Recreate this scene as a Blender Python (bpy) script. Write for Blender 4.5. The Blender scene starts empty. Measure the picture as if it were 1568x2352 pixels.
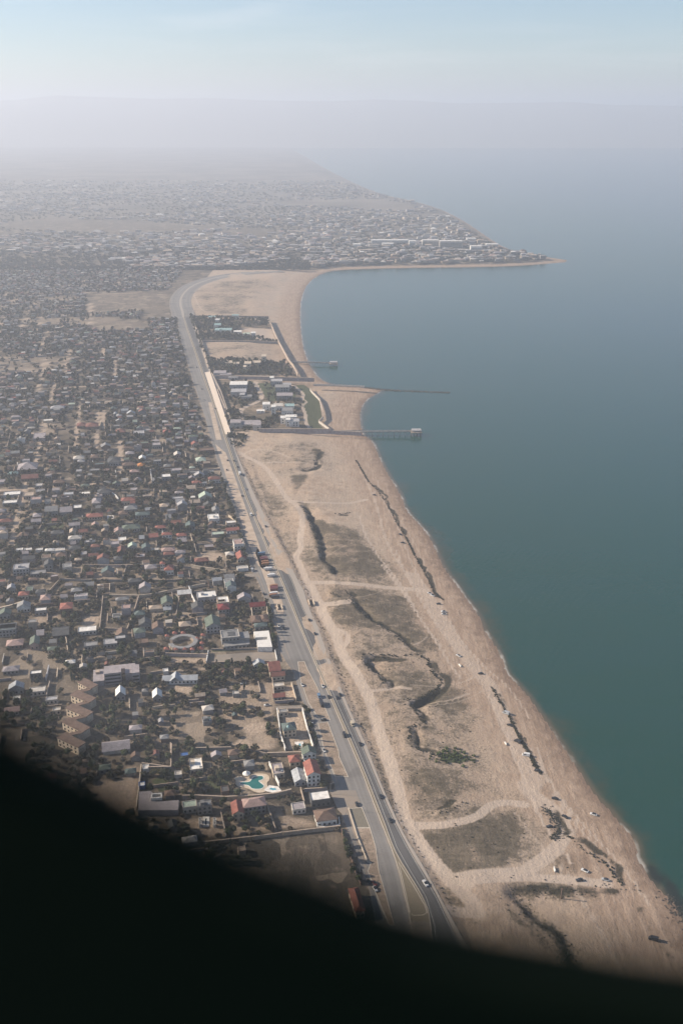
import bpy, math, random
import numpy as np
from math import sin, cos, pi, radians, tan, atan, sqrt
random.seed(7); rng = np.random.default_rng(11)
sc = bpy.context.scene
COL = sc.collection
# ------------------------------------------------------------------ camera
CAMH = 400.0                      # metres above the coastal plain
LENS = 35.0
FD = 2352.0 / 36.0 * LENS         # focal length in units of the 1568 x 2352 survey frame
CX, CY = 784.0, 1176.0
PITCH = atan((1176 - 262) / FD)
SP, CP = sin(PITCH), cos(PITCH)
SEA = -8.0                        # sea level
DUNE = -1.3                       # dune strip beside the raised highway

cam = bpy.data.cameras.new("camera"); camo = bpy.data.objects.new("camera", cam); COL.objects.link(camo)
camo.location = (0, 0, CAMH); camo.rotation_euler = (pi / 2 - PITCH, 0, 0)
cam.sensor_fit = 'VERTICAL'; cam.sensor_height = 36; cam.sensor_width = 24; cam.lens = LENS
cam.clip_start = 0.02; cam.clip_end = 200000
cam.dof.use_dof = True; cam.dof.focus_distance = 900; cam.dof.aperture_fstop = 1.6
sc.camera = camo

# survey sheets: origin and scale of the enlargements the plan was measured on
ZF = {'A': (0, 300, 1568/2731), 'B': (0, 1000, 1568/1366), 'C': (600, 1000, 1568/1366), 'D': (0, 1900, 1.568),
      'E': (800, 1700, 1568/1100), 'F': (0, 2500, 1.96), 'G': (600, 2400, 1568/900), 'H': (500, 2800, 1568/900),
      'I': (1200, 2400, 1.568), 'J': (1300, 3000, 1.96), 'K': (1900, 3100, 1568/831), 'L': (1000, 3300, 1568/900),
      'M': (1000, 2100, 3.92), 'N': (800, 1450, 1.568), 'O': (700, 1050, 2.24), 'P': (0, 1600, 2.24),
      'Q': (400, 1700, 1568/600), 'R': (0, 2400, 1568/600), 'S': (1250, 700, 1568/1150), 'U': (900, 1100, 3.92),
      'X': (0, 0, 1568/2731)}
def uv(z, x, y):
    ox, oy, s = ZF[z]; return ((ox + x / s) * 1568 / 2731, (oy + y / s) * 1568 / 2731)
def ground(u, v, z=0.0):
    """point of the plan at height z seen in direction (u, v)"""
    x = (u - CX) / FD; y = -(v - CY) / FD
    dy = CP + y * SP; dz = -SP + y * CP
    t = (z - CAMH) / dz
    return (x * t, dy * t)
def T(z, pts, h=0.0):
    return [ground(*uv(z, *p), h) for p in pts]
def proj(x, y, z=0.0):
    f = y * CP - (z - CAMH) * SP
    up = y * SP + (z - CAMH) * CP
    return CX + FD * x / f, CY - FD * up / f
def ppm(x, y, z=0.0):
    return FD / (y * CP - (z - CAMH) * SP)
def dep(v):
    return PITCH + atan((v - CY) / FD)

# ------------------------------------------------------------------ materials
def lin(c): 
    return tuple(((x/255) / 12.92 if x/255 <= .04045 else ((x/255 + .055) / 1.055) ** 2.4) for x in c)
class NT:
    def __init__(s, name):
        s.m = bpy.data.materials.new(name); s.m.use_nodes = True; s.t = s.m.node_tree; s.t.nodes.clear()
        s.out = s.n('ShaderNodeOutputMaterial')
    def n(s, typ, **k):
        nd = s.t.nodes.new(typ)
        for a, b in k.items(): setattr(nd, a, b)
        return nd
    def l(s, a, b): s.t.links.new(a, b)
    def put(s, sock, v):
        if hasattr(v, 'is_output'): s.l(v, sock)
        elif isinstance(v, (tuple, list)) and len(v) == 3 and sock.type == 'RGBA': sock.default_value = (*v, 1)
        else: sock.default_value = v
    def noise(s, co, scale, detail=5, rough=.6, dist=0.0):
        nd = s.n('ShaderNodeTexNoise'); nd.inputs['Scale'].default_value = scale; nd.inputs['Detail'].default_value = detail
        nd.inputs['Roughness'].default_value = rough; nd.inputs['Distortion'].default_value = dist
        if co is not None: s.l(co, nd.inputs['Vector'])
        return nd.outputs['Fac']
    def mix(s, f, a, b, blend='MIX'):
        nd = s.n('ShaderNodeMix', data_type='RGBA', blend_type=blend)
        s.put(nd.inputs[0], f); s.put(nd.inputs[6], a); s.put(nd.inputs[7], b); return nd.outputs[2]
    def math(s, op, a, b=0.0, clamp=False):
        nd = s.n('ShaderNodeMath', operation=op); nd.use_clamp = clamp
        s.put(nd.inputs[0], a); s.put(nd.inputs[1], b); return nd.outputs[0]
    def ss(s, v, lo, hi, a=0.0, b=1.0):
        nd = s.n('ShaderNodeMapRange', interpolation_type='SMOOTHSTEP')
        s.put(nd.inputs[0], v); nd.inputs[1].default_value = lo; nd.inputs[2].default_value = hi
        nd.inputs[3].default_value = a; nd.inputs[4].default_value = b; return nd.outputs[0]
    def attr(s, name):
        nd = s.n('ShaderNodeAttribute'); nd.attribute_name = name; return nd
    def coord(s, which='Object', scale=None, rot=None):
        o = s.n('ShaderNodeTexCoord').outputs[which]
        if scale or rot:
            mp = s.n('ShaderNodeMapping'); s.l(o, mp.inputs[0])
            if scale: mp.inputs['Scale'].default_value = scale
            if rot: mp.inputs['Rotation'].default_value = rot
            o = mp.outputs[0]
        return o
    def bsdf(s, col, rough=.85, spec=.2, bump=None, bstr=.3, bdist=.3, metal=0.0):
        b = s.n('ShaderNodeBsdfPrincipled')
        s.put(b.inputs['Base Color'], col); s.put(b.inputs['Roughness'], rough); b.inputs['Specular IOR Level'].default_value = spec
        b.inputs['Metallic'].default_value = metal
        if bump is not None:
            bp = s.n('ShaderNodeBump'); bp.inputs['Strength'].default_value = bstr; bp.inputs['Distance'].default_value = bdist
            s.l(bump, bp.inputs['Height']); s.l(bp.outputs[0], b.inputs['Normal'])
        s.l(b.outputs[0], s.out.inputs['Surface']); return b
_mats = {}
PAL = {'white': (.66, .63, .58), 'offwhite': (.46, .42, .37), 'cream': (.50, .41, .31), 'pale grey': (.33, .32, .32), 'mauve grey': (.30, .265, .265),
       'grey': (.22, .215, .21), 'dark grey': (.085, .085, .085), 'red': (.27, .105, .08), 'brick red': (.19, .085, .065), 'brown': (.15, .10, .075),
       'pink': (.34, .235, .205), 'teal': (.095, .125, .12), 'green': (.115, .14, .11), 'pale green': (.36, .42, .34), 'tan': (.38, .30, .23),
       'blue': (.05, .12, .30), 'turquoise': (.25, .36, .35), 'orange': (.45, .18, .05), 'black': (.015, .015, .017), 'silver': (.35, .36, .37), 'maroon': (.16, .03, .03)}
def paint(col, rough=.8, var=.35, scale=.35, kind='plain', spec=.2):
    """weathered paint, plaster or sheet in the colour named"""
    key = (col, rough, kind, scale)
    if key in _mats: return _mats[key]
    N = NT('weathered ' + col + ' ' + kind)
    c = PAL[col]; co = N.coord('Object')
    geo = N.n('ShaderNodeNewGeometry').outputs['Position']
    a = N.noise(geo, scale, 5, .65); b = N.noise(geo, scale * 6, 3)
    f = N.math('ADD', N.math('MULTIPLY', a, .7), N.math('MULTIPLY', b, .3))
    dark = tuple(x * (1 - var) for x in c); lite = tuple(min(.85, x * (1 + var * .6)) for x in c)
    col_ = N.mix(N.ss(f, .3, .7), dark, lite)
    bump = None
    if kind == 'tile':
        w = N.n('ShaderNodeTexWave'); w.inputs['Scale'].default_value = .9; w.inputs['Distortion'].default_value = .6; N.l(co, w.inputs['Vector'])
        col_ = N.mix(N.math('MULTIPLY', w.outputs['Fac'], .22), col_, tuple(x * .55 for x in c)); bump = w.outputs['Fac']
    N.bsdf(col_, rough, spec, bump, .3, .1)
    _mats[key] = N.m; return N.m
def plain(name, c, rough=.8, spec=.2, metal=0.0):
    if name in _mats: return _mats[name]
    N = NT(name); geo = N.n('ShaderNodeNewGeometry').outputs['Position']
    N.bsdf(N.mix(N.noise(geo, .8), tuple(x * .75 for x in c), tuple(x * 1.2 for x in c)), rough, spec, metal=metal); _mats[name] = N.m; return N.m

# ------------------------------------------------------------------ mesh helpers
class MB:
    def __init__(s): s.v = []; s.f = []; s.mi = []
    def add(s, vs, fs, m=0):
        b = len(s.v); s.v += [tuple(p) for p in vs]; s.f += [tuple(i + b for i in f) for f in fs]; s.mi += [m] * len(fs); return s
    def box(s, cx, cy, z0, w, d, h, rot=0.0, m=0, bottom=False):
        c, t = cos(rot), sin(rot); pts = []
        for z in (z0, z0 + h):
            for (x, y) in ((-w/2, -d/2), (w/2, -d/2), (w/2, d/2), (-w/2, d/2)): pts.append((cx + x*c - y*t, cy + x*t + y*c, z))
        fs = [(4, 5, 6, 7), (0, 1, 5, 4), (1, 2, 6, 5), (2, 3, 7, 6), (3, 0, 4, 7)]
        if bottom: fs.append((3, 2, 1, 0))
        return s.add(pts, fs, m)
    def prism(s, poly, z0, z1, m=0):
        n = len(poly); a = sum(poly[i][0]*poly[(i+1) % n][1] - poly[(i+1) % n][0]*poly[i][1] for i in range(n))
        if a < 0: poly = poly[::-1]
        vs = [(x, y, z0) for x, y in poly] + [(x, y, z1) for x, y in poly]
        return s.add(vs, [tuple(range(n, 2*n))] + [(i, (i+1) % n, n + (i+1) % n, n + i) for i in range(n)], m)
    def ribbon(s, path, width, z0, z1, m=0, closed=False, side=0.0):
        """wall-like prism that follows a path, mitred at its bends"""
        L, R = offset(path, width/2 + side, closed), offset(path, -width/2 + side, closed); n = len(path); vs = []
        z0s = z0 if isinstance(z0, (list, tuple)) else [z0]*n; z1s = z1 if isinstance(z1, (list, tuple)) else [z1]*n
        for i in range(n): vs += [(*L[i], z0s[i]), (*R[i], z0s[i]), (*R[i], z1s[i]), (*L[i], z1s[i])]
        fs = []
        for i in range(n if closed else n - 1):
            a, b = 4*i, 4*((i+1) % n)
            fs += [(a+3, a+2, b+2, b+3), (a+1, b+1, b+2, a+2), (b, a, a+3, b+3)]
        if not closed: fs += [(0, 1, 2, 3), (4*n-4, 4*n-1, 4*n-2, 4*n-3)]
        return s.add(vs, fs, m)
    def tube(s, p, q, r0, r1=None, n=6, m=0):
        r1 = r0 if r1 is None else r1
        P, Q = np.array(p, float), np.array(q, float); d = Q - P; d /= max(np.linalg.norm(d), 1e-9)
        a = np.cross(d, (0, 0, 1) if abs(d[2]) < .9 else (1, 0, 0)); a /= np.linalg.norm(a); b = np.cross(d, a)
        vs = [tuple(P + r0*(cos(2*pi*i/n)*a + sin(2*pi*i/n)*b)) for i in range(n)] + [tuple(Q + r1*(cos(2*pi*i/n)*a + sin(2*pi*i/n)*b)) for i in range(n)]
        return s.add(vs, [(i, n+i, n+(i+1) % n, (i+1) % n) for i in range(n)] + [tuple(range(n, 2*n))], m)
    def data(s, name, mats):
        me = bpy.data.meshes.new(name); me.from_pydata(s.v, [], s.f)
        for m in (mats if isinstance(mats, (list, tuple)) else [mats]): me.materials.append(m)
        if any(s.mi): me.polygons.foreach_set('material_index', s.mi)
        me.update(); return me
    def build(s, name, mats, parent=None): return link(name, s.data(name, mats), parent)
def link(name, me, parent=None):
    o = bpy.data.objects.new(name, me); COL.objects.link(o)
    if parent is not None: o.parent = parent
    return o
def offset(path, d, closed=False):
    n = len(path); out = []
    for i in range(n):
        a = path[(i-1) % n] if (closed or i > 0) else None; c = path[(i+1) % n] if (closed or i < n-1) else None; b = path[i]
        def nrm(p, q):
            dx, dy = q[0]-p[0], q[1]-p[1]; L = sqrt(dx*dx+dy*dy) or 1e-9; return (-dy/L, dx/L)
        if a is None: nx, ny = nrm(b, c); k = 1
        elif c is None: nx, ny = nrm(a, b); k = 1
        else:
            n1, n2 = nrm(a, b), nrm(b, c); nx, ny = n1[0]+n2[0], n1[1]+n2[1]; L = sqrt(nx*nx+ny*ny) or 1e-9; nx /= L; ny /= L
            k = 1 / max(.35, nx*n1[0] + ny*n1[1])
        out.append((b[0] + nx*d*k, b[1] + ny*d*k))
    return out
def np_mesh(name, V, F, mat, attrs=None, smooth=False, parent=None):
    me = bpy.data.meshes.new(name); V = np.asarray(V, np.float32); F = np.asarray(F, np.int32); k = F.shape[1]
    me.vertices.add(len(V)); me.vertices.foreach_set('co', V.ravel())
    me.loops.add(F.size); me.loops.foreach_set('vertex_index', F.ravel())
    me.polygons.add(len(F)); me.polygons.foreach_set('loop_start', np.arange(0, F.size, k, dtype=np.int32)); 
    me.polygons.foreach_set('loop_total', np.full(len(F), k, np.int32))
    if smooth: me.polygons.foreach_set('use_smooth', np.ones(len(F), bool))
    for n, (dom, a) in (attrs or {}).items():
        a = np.asarray(a, np.float32)
        at = me.attributes.new(n, 'FLOAT' if a.ndim == 1 else 'FLOAT_COLOR', dom)
        if a.ndim == 1: at.data.foreach_set('value', a)
        else: at.data.foreach_set('color', np.c_[a, np.ones(len(a))].astype(np.float32).ravel())
    me.materials.append(mat); me.update(calc_edges=True); me.validate()
    return link(name, me, parent)
def resample(path, step):
    out = [path[0]]
    for a, b in zip(path, path[1:]):
        L = sqrt((b[0]-a[0])**2 + (b[1]-a[1])**2); n = max(1, int(L/step))
        out += [(a[0]+(b[0]-a[0])*i/n, a[1]+(b[1]-a[1])*i/n) for i in range(1, n+1)]
    return out
def smooth(path, it=2):
    p = list(path)
    for _ in range(it):
        q = [p[0]]
        for a, b in zip(p, p[1:]): q += [(a[0]*.75+b[0]*.25, a[1]*.75+b[1]*.25), (a[0]*.25+b[0]*.75, a[1]*.25+b[1]*.75)]
        p = q + [p[-1]]
    return p
def pdist(X, Y, path, signed=False):
    """distance of points to a polyline, with the side (+ left of its direction) and the run along it"""
    best = np.full(X.shape, 1e18); sg = np.ones(X.shape); run = np.zeros(X.shape); acc = 0.0
    for (ax, ay), (bx, by) in zip(path, path[1:]):
        dx, dy = bx-ax, by-ay; L2 = dx*dx+dy*dy or 1e-9
        t = np.clip(((X-ax)*dx + (Y-ay)*dy)/L2, 0, 1); ex, ey = X-ax-t*dx, Y-ay-t*dy; d = ex*ex+ey*ey
        k = d < best; best = np.where(k, d, best); sg = np.where(k, np.sign(dx*(Y-ay)-dy*(X-ax)), sg); run = np.where(k, acc + t*sqrt(L2), run); acc += sqrt(L2)
    return np.sqrt(best), sg, run, acc
def inpoly(X, Y, poly):
    c = np.zeros(X.shape, bool); n = len(poly)
    for i in range(n):
        (x1, y1), (x2, y2) = poly[i], poly[i-1]
        if y1 == y2: continue
        k = ((y1 > Y) != (y2 > Y)) & (X < (x2-x1)*(Y-y1)/(y2-y1) + x1); c ^= k
    return c
def sstep(a, b, x): t = np.clip((x-a)/(b-a), 0, 1); return t*t*(3-2*t)
def vnoise(X, Y, s, seed=0):
    """value noise for terrain"""
    def h(i, j): 
        n = (i*374761393 + j*668265263 + seed*974711) & 0x7fffffff; n = ((n ^ (n >> 13))*1274126177) & 0x7fffffff; return ((n ^ (n >> 16)) & 0xffff)/65535.0
    x, y = np.asarray(X)/s, np.asarray(Y)/s; i, j = np.floor(x).astype(np.int64), np.floor(y).astype(np.int64); fx, fy = x-i, y-j; fx = fx*fx*(3-2*fx); fy = fy*fy*(3-2*fy)
    return (h(i, j)*(1-fx)+h(i+1, j)*fx)*(1-fy) + (h(i, j+1)*(1-fx)+h(i+1, j+1)*fx)*fy

# ------------------------------------------------------------------ things and labels
def tag(o, label=None, cat=None, group=None, kind=None):
    if label: o['label'] = label
    if cat: o['category'] = cat
    if group: o['group'] = group
    if kind or (cat and not o.get('kind')): o['kind'] = kind or 'thing'
    return o
def empty(name, x, y, z=0.0, rot=0.0, s=1.0):
    o = bpy.data.objects.new(name, None); COL.objects.link(o); o.location = (x, y, z); o.rotation_euler = (0, 0, rot); o.scale = (s, s, s); o.empty_display_size = 1; return o
MARKS = {}           # landmark phrase -> place
PENDING = []         # things that get their label once every landmark stands: (object, look, x, y, preferred landmarks)
def mark(phrase, x, y): MARKS[phrase] = (x, y)
ORD = 'first second third fourth fifth sixth seventh eighth ninth tenth eleventh twelfth thirteenth fourteenth fifteenth sixteenth seventeenth eighteenth nineteenth'.split()
TENS = {2: 'twent', 3: 'thirt', 4: 'fort', 5: 'fift', 6: 'sixt'}
def ordinal(i):
    n = i + 1
    if n < 20: return ORD[n-1]
    t, u = divmod(n, 10); return TENS[t] + ('ieth' if u == 0 else 'y-' + ORD[u-1])
def settle_labels():
    buckets = {}; mk = [(k, *v, *proj(*v)) for k, v in MARKS.items()]
    for o, look, x, y, only in PENDING:
        u, v = proj(x, y); c = [m for m in mk if not only or m[0] in only]
        m = min(c, key=lambda m: (m[3]-u)**2 + (2*(m[4]-v))**2)
        du, dv = u-m[3], v-m[4]
        w = ('left of' if du < 0 else 'right of') if abs(du) > 1.5*abs(dv) else ('behind' if dv < 0 else 'in front of')
        buckets.setdefault((look, w, m[0]), []).append((du*du + 4*dv*dv, o))
    for (look, w, m), L in buckets.items():
        L.sort(key=lambda e: e[0])
        for i, (_, o) in enumerate(L):
            o['label'] = f'{look}, {w} {m}' if len(L) == 1 else f'{look}, {ordinal(i)} one {w} {m}'
HAZE_D, HAZE_COL, HAZE_G = .00015, (.675, .735, .84, 1), .25
SUN_E, SKY_S, EXPO = 5.0, .07, 1.0
# ------------------------------------------------------------------ plan: shoreline, road edges, tracks, patches
shore = T('K', [(1640, 1330), (1568, 1130), (1500, 990), (1420, 905), (1340, 830), (1280, 740), (1215, 640), (1205, 530), (1160, 450), (1090, 380), (1020, 290), (950, 220), (860, 110), (800, 10)], SEA) \
  + T('I', [(1490, 700), (1415, 595), (1340, 515), (1280, 450), (1265, 380), (1215, 280), (1145, 190), (1130, 130), (1080, 50)], SEA) \
  + T('E', [(1520, 1000), (1450, 905), (1380, 810), (1350, 740), (1310, 650), (1250, 570), (1170, 490), (1150, 420), (1110, 350), (1060, 270), (1020, 190), (985, 100), (940, 65)], SEA) \
  + T('C', [(972, 845), (965, 800), (960, 740), (985, 690), (1040, 658), (1062, 645), (1030, 638), (900, 626), (800, 612), (745, 560), (708, 480), (692, 400), (686, 300), (692, 220), (722, 150), (790, 105), (860, 92)], SEA) \
  + T('X', [(860, 617), (960, 615), (1060, 614), (1160, 612), (1230, 608), (1318, 600), (1250, 590), (1180, 578), (1140, 560), (1100, 532), (1060, 505), (1010, 480), (950, 462), (880, 448), (820, 425), (760, 395), (700, 360), (640, 325)], SEA)
x0, y0 = shore[0]; shore = [(x0 + 260, 60)] + [(x0 + 110, 220)] + shore
xe, ye = shore[-1]; shore += [(xe - 600, ye + 3000), (xe - 2500, ye + 6000), (xe - 6000, ye + 9000), (-60000, ye + 12000)]
shore = smooth(shore, 1)
land_poly = shore + [(-90000, 90000), (-90000, -500), (shore[0][0], -500)]

def ext(p):                                    # carry a road edge on towards the camera
    (ax, ay), (bx, by) = p[-2], p[-1]; k = (by - 250) / (ay - by); return p + [(bx + (bx-ax)*k, 250.0)]
E_Sl = ext(T('C', [(130, 290), (150, 380), (175, 480), (200, 590), (225, 680), (250, 740), (275, 830), (300, 930), (325, 1020), (350, 1100)]) + T('E', [(175, 450), (200, 540), (225, 610), (245, 680), (270, 760), (300, 840), (330, 890), (360, 970), (400, 1080)]) + T('M', [(384, 1568), (430, 1700), (450, 1960)])
  + T('G', [(960, 450), (1000, 500), (1040, 650), (1090, 770), (1130, 850), (1190, 1045)]) + T('H', [(1400, 450), (1450, 560), (1480, 650), (1520, 830)]) + T('J', [(176, 621), (190, 660), (250, 850), (320, 1020), (380, 1160), (440, 1330)]))
E_R2r = ext(T('C', [(150, 290), (165, 350), (200, 450), (250, 600), (310, 760), (355, 900), (400, 1030), (440, 1140)]) + T('E', [(350, 625), (440, 840), (520, 1030)]) + T('M', [(768, 1568), (850, 1760), (930, 1960)])
  + T('G', [(1190, 530), (1290, 760), (1412, 1045)]) + T('J', [(300, 200), (370, 390), (440, 570), (505, 730), (555, 870), (590, 990), (620, 1130), (655, 1270), (672, 1372)]))
E_R1l = ext(T('C', [(153, 290), (170, 350), (207, 450), (257, 600), (318, 760), (363, 900), (408, 1030), (448, 1140)]) + T('E', [(358, 625), (449, 840), (530, 1030)]) + T('M', [(792, 1568), (872, 1760), (955, 1960)])
  + T('G', [(1203, 530), (1305, 760), (1430, 1045)]) + T('J', [(320, 200), (390, 380), (460, 560), (520, 730), (570, 840), (640, 950), (740, 1110), (800, 1230), (815, 1290), (825, 1372)]))
E_R1r = ext(T('C', [(182, 290), (200, 350), (228, 430), (285, 600), (340, 760), (375, 880), (415, 1000), (465, 1140)]) + T('E', [(350, 538), (380, 605), (445, 740), (525, 880), (565, 990), (600, 1070), (640, 1140)]) + T('M', [(1045, 1760), (1120, 1960)])
  + T('G', [(1270, 520), (1350, 720), (1480, 1010)]) + T('J', [(362, 130), (442, 320), (522, 510), (592, 650), (700, 850), (800, 1010), (870, 1130), (920, 1240), (985, 1372)]))
E_SH = ext(T('C', [(190, 290), (212, 350), (240, 430), (262, 500), (300, 600), (352, 760), (378, 850), (392, 920), (430, 1010), (478, 1120)]) + T('E', [(370, 520), (420, 610), (455, 680), (490, 740), (525, 815), (562, 895), (590, 940), (608, 1000), (640, 1090)]) + T('M', [(1055, 1568), (1120, 1760), (1190, 1960)])
  + T('G', [(1300, 540), (1380, 740), (1440, 870), (1520, 1045)]) + T('J', [(392, 150), (470, 340), (550, 520), (632, 690), (750, 880), (860, 1080), (950, 1245), (1020, 1372)]))
def edge_x(E):
    a = np.array(sorted(((y, x) for x, y in E))); return lambda y: np.interp(y, a[:, 0], a[:, 1])
XSl, XR2r, XR1l, XR1r, XSH = map(edge_x, (E_Sl, E_R2r, E_R1l, E_R1r, E_SH))
ROAD_TOP = min(E[0][1] for E in (E_Sl, E_R2r, E_R1l, E_R1r, E_SH)) - 5
curve = smooth(T('C', [(153, 310), (152, 290), (140, 255), (140, 225), (158, 195), (190, 167), (240, 145), (330, 120), (450, 106), (600, 95)]), 2)

tracks = [  # (width, strength, path)
  (8, 1., T('J', [(1100, 1060), (1000, 1030), (880, 910), (770, 770), (670, 620), (610, 520), (590, 420), (570, 300), (510, 130), (460, 0)], DUNE) + T('I', [(590, 1090), (540, 950), (490, 820), (455, 660), (410, 570), (340, 450), (285, 380), (250, 310), (232, 230), (190, 170), (130, 60)], DUNE)
      + T('E', [(700, 1060), (660, 980), (630, 920)], DUNE)),
  (6, .9, T('E', [(605, 885), (570, 800), (540, 750), (580, 710), (567, 640), (592, 550), (555, 460), (500, 430), (450, 350), (410, 280), (340, 215), (290, 195), (240, 170), (228, 158)], DUNE)),
  (6, .9, T('J', [(650, 590), (760, 595), (900, 590), (1000, 575), (1100, 548), (1200, 505), (1250, 450), (1310, 400), (1420, 370), (1568, 390)], DUNE)),
  (11, .9, T('J', [(1000, 1030), (1200, 990), (1400, 965), (1560, 945)], DUNE)), (7, .8, T('K', [(0, 790), (150, 745), (400, 738), (700, 752), (1000, 765)], DUNE)),
  (9, .8, T('K', [(380, 700), (500, 610), (610, 520), (680, 420), (685, 350), (650, 270), (560, 185), (430, 90)], DUNE)),
  (7, .9, T('E', [(560, 898), (700, 900), (850, 902), (1000, 908), (1150, 912), (1290, 915)], DUNE)),
  (5, .7, T('E', [(500, 430), (600, 442), (700, 440), (850, 432), (950, 405)], DUNE)), (4, .6, T('E', [(340, 215), (430, 212), (520, 215), (620, 215)], DUNE)),
  (4, .6, T('E', [(240, 170), (300, 140), (400, 140), (520, 190)], DUNE)), (5, .7, T('I', [(200, 180), (280, 200), (312, 250), (260, 310)], DUNE)), (5, .6, T('I', [(450, 570), (520, 560), (600, 535), (690, 548)], DUNE)),
  (14, .55, T('E', [(1200, 830), (1290, 930)], DUNE) + T('I', [(890, 120), (990, 260), (1100, 400), (1180, 480), (1240, 600), (1300, 740), (1400, 930), (1500, 1120)], DUNE) + T('K', [(360, 30), (500, 170)], DUNE)),
  (9, .8, T('J', [(1000, 1030), (1080, 1120), (1160, 1200), (1190, 1280)], DUNE)), (7, .9, T('J', [(960, 1262), (1060, 1272), (1180, 1282)], DUNE)),
  (5, .7, T('E', [(600, 920), (640, 1010), (690, 1020), (760, 1015), (860, 1005)], DUNE)), (5, .7, T('I', [(90, 20), (200, 40), (330, 20)], DUNE)),
  (4, .7, T('O', [(940, 100), (800, 95), (600, 110), (400, 150), (250, 205), (160, 270), (190, 340), (220, 400), (260, 435), (400, 450)], 0)), (3, .5, T('O', [(260, 270), (400, 235), (480, 245), (560, 290), (700, 255), (790, 220)], 0)),
  (5, .8, T('G', [(0, 495), (100, 490), (180, 478)])), (7, .85, T('H', [(640, 262), (540, 258), (440, 245), (425, 200), (470, 150), (470, 90), (380, 85), (300, 82)])), (5, .8, T('H', [(425, 205), (330, 200), (290, 200)])), (6, .8, T('G', [(880, 745), (760, 760), (640, 700), (480, 685)])),
  (5, .8, T('H', [(880, 40), (960, 60), (1000, 50)])), (5, .8, T('F', [(1060, 365), (1200, 365), (1370, 350)])),
  (5, .5, T('P', [(600, 780), (605, 640), (600, 560), (595, 470), (600, 400), (600, 300)])), (5, .9, T('P', [(650, 270), (640, 210), (625, 150)])), (3, .9, T('P', [(290, 1000), (320, 1030), (400, 1030), (500, 1050)])),
  (3, .9, T('P', [(1000, 840), (1040, 870), (1060, 900)])), (4, .8, T('B', [(375, 660), (370, 570), (375, 500)])),
]
paths_lawn = [smooth(T('N', p, DUNE), 2) for p in ([(530, 130), (590, 132), (625, 160), (655, 195), (640, 225), (675, 240), (640, 265), (670, 320), (660, 365), (690, 398)], [(345, 120), (365, 170), (395, 215), (370, 240), (300, 270), (245, 300), (260, 355)], [(480, 250), (520, 270), (600, 265), (640, 265)])]
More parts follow.
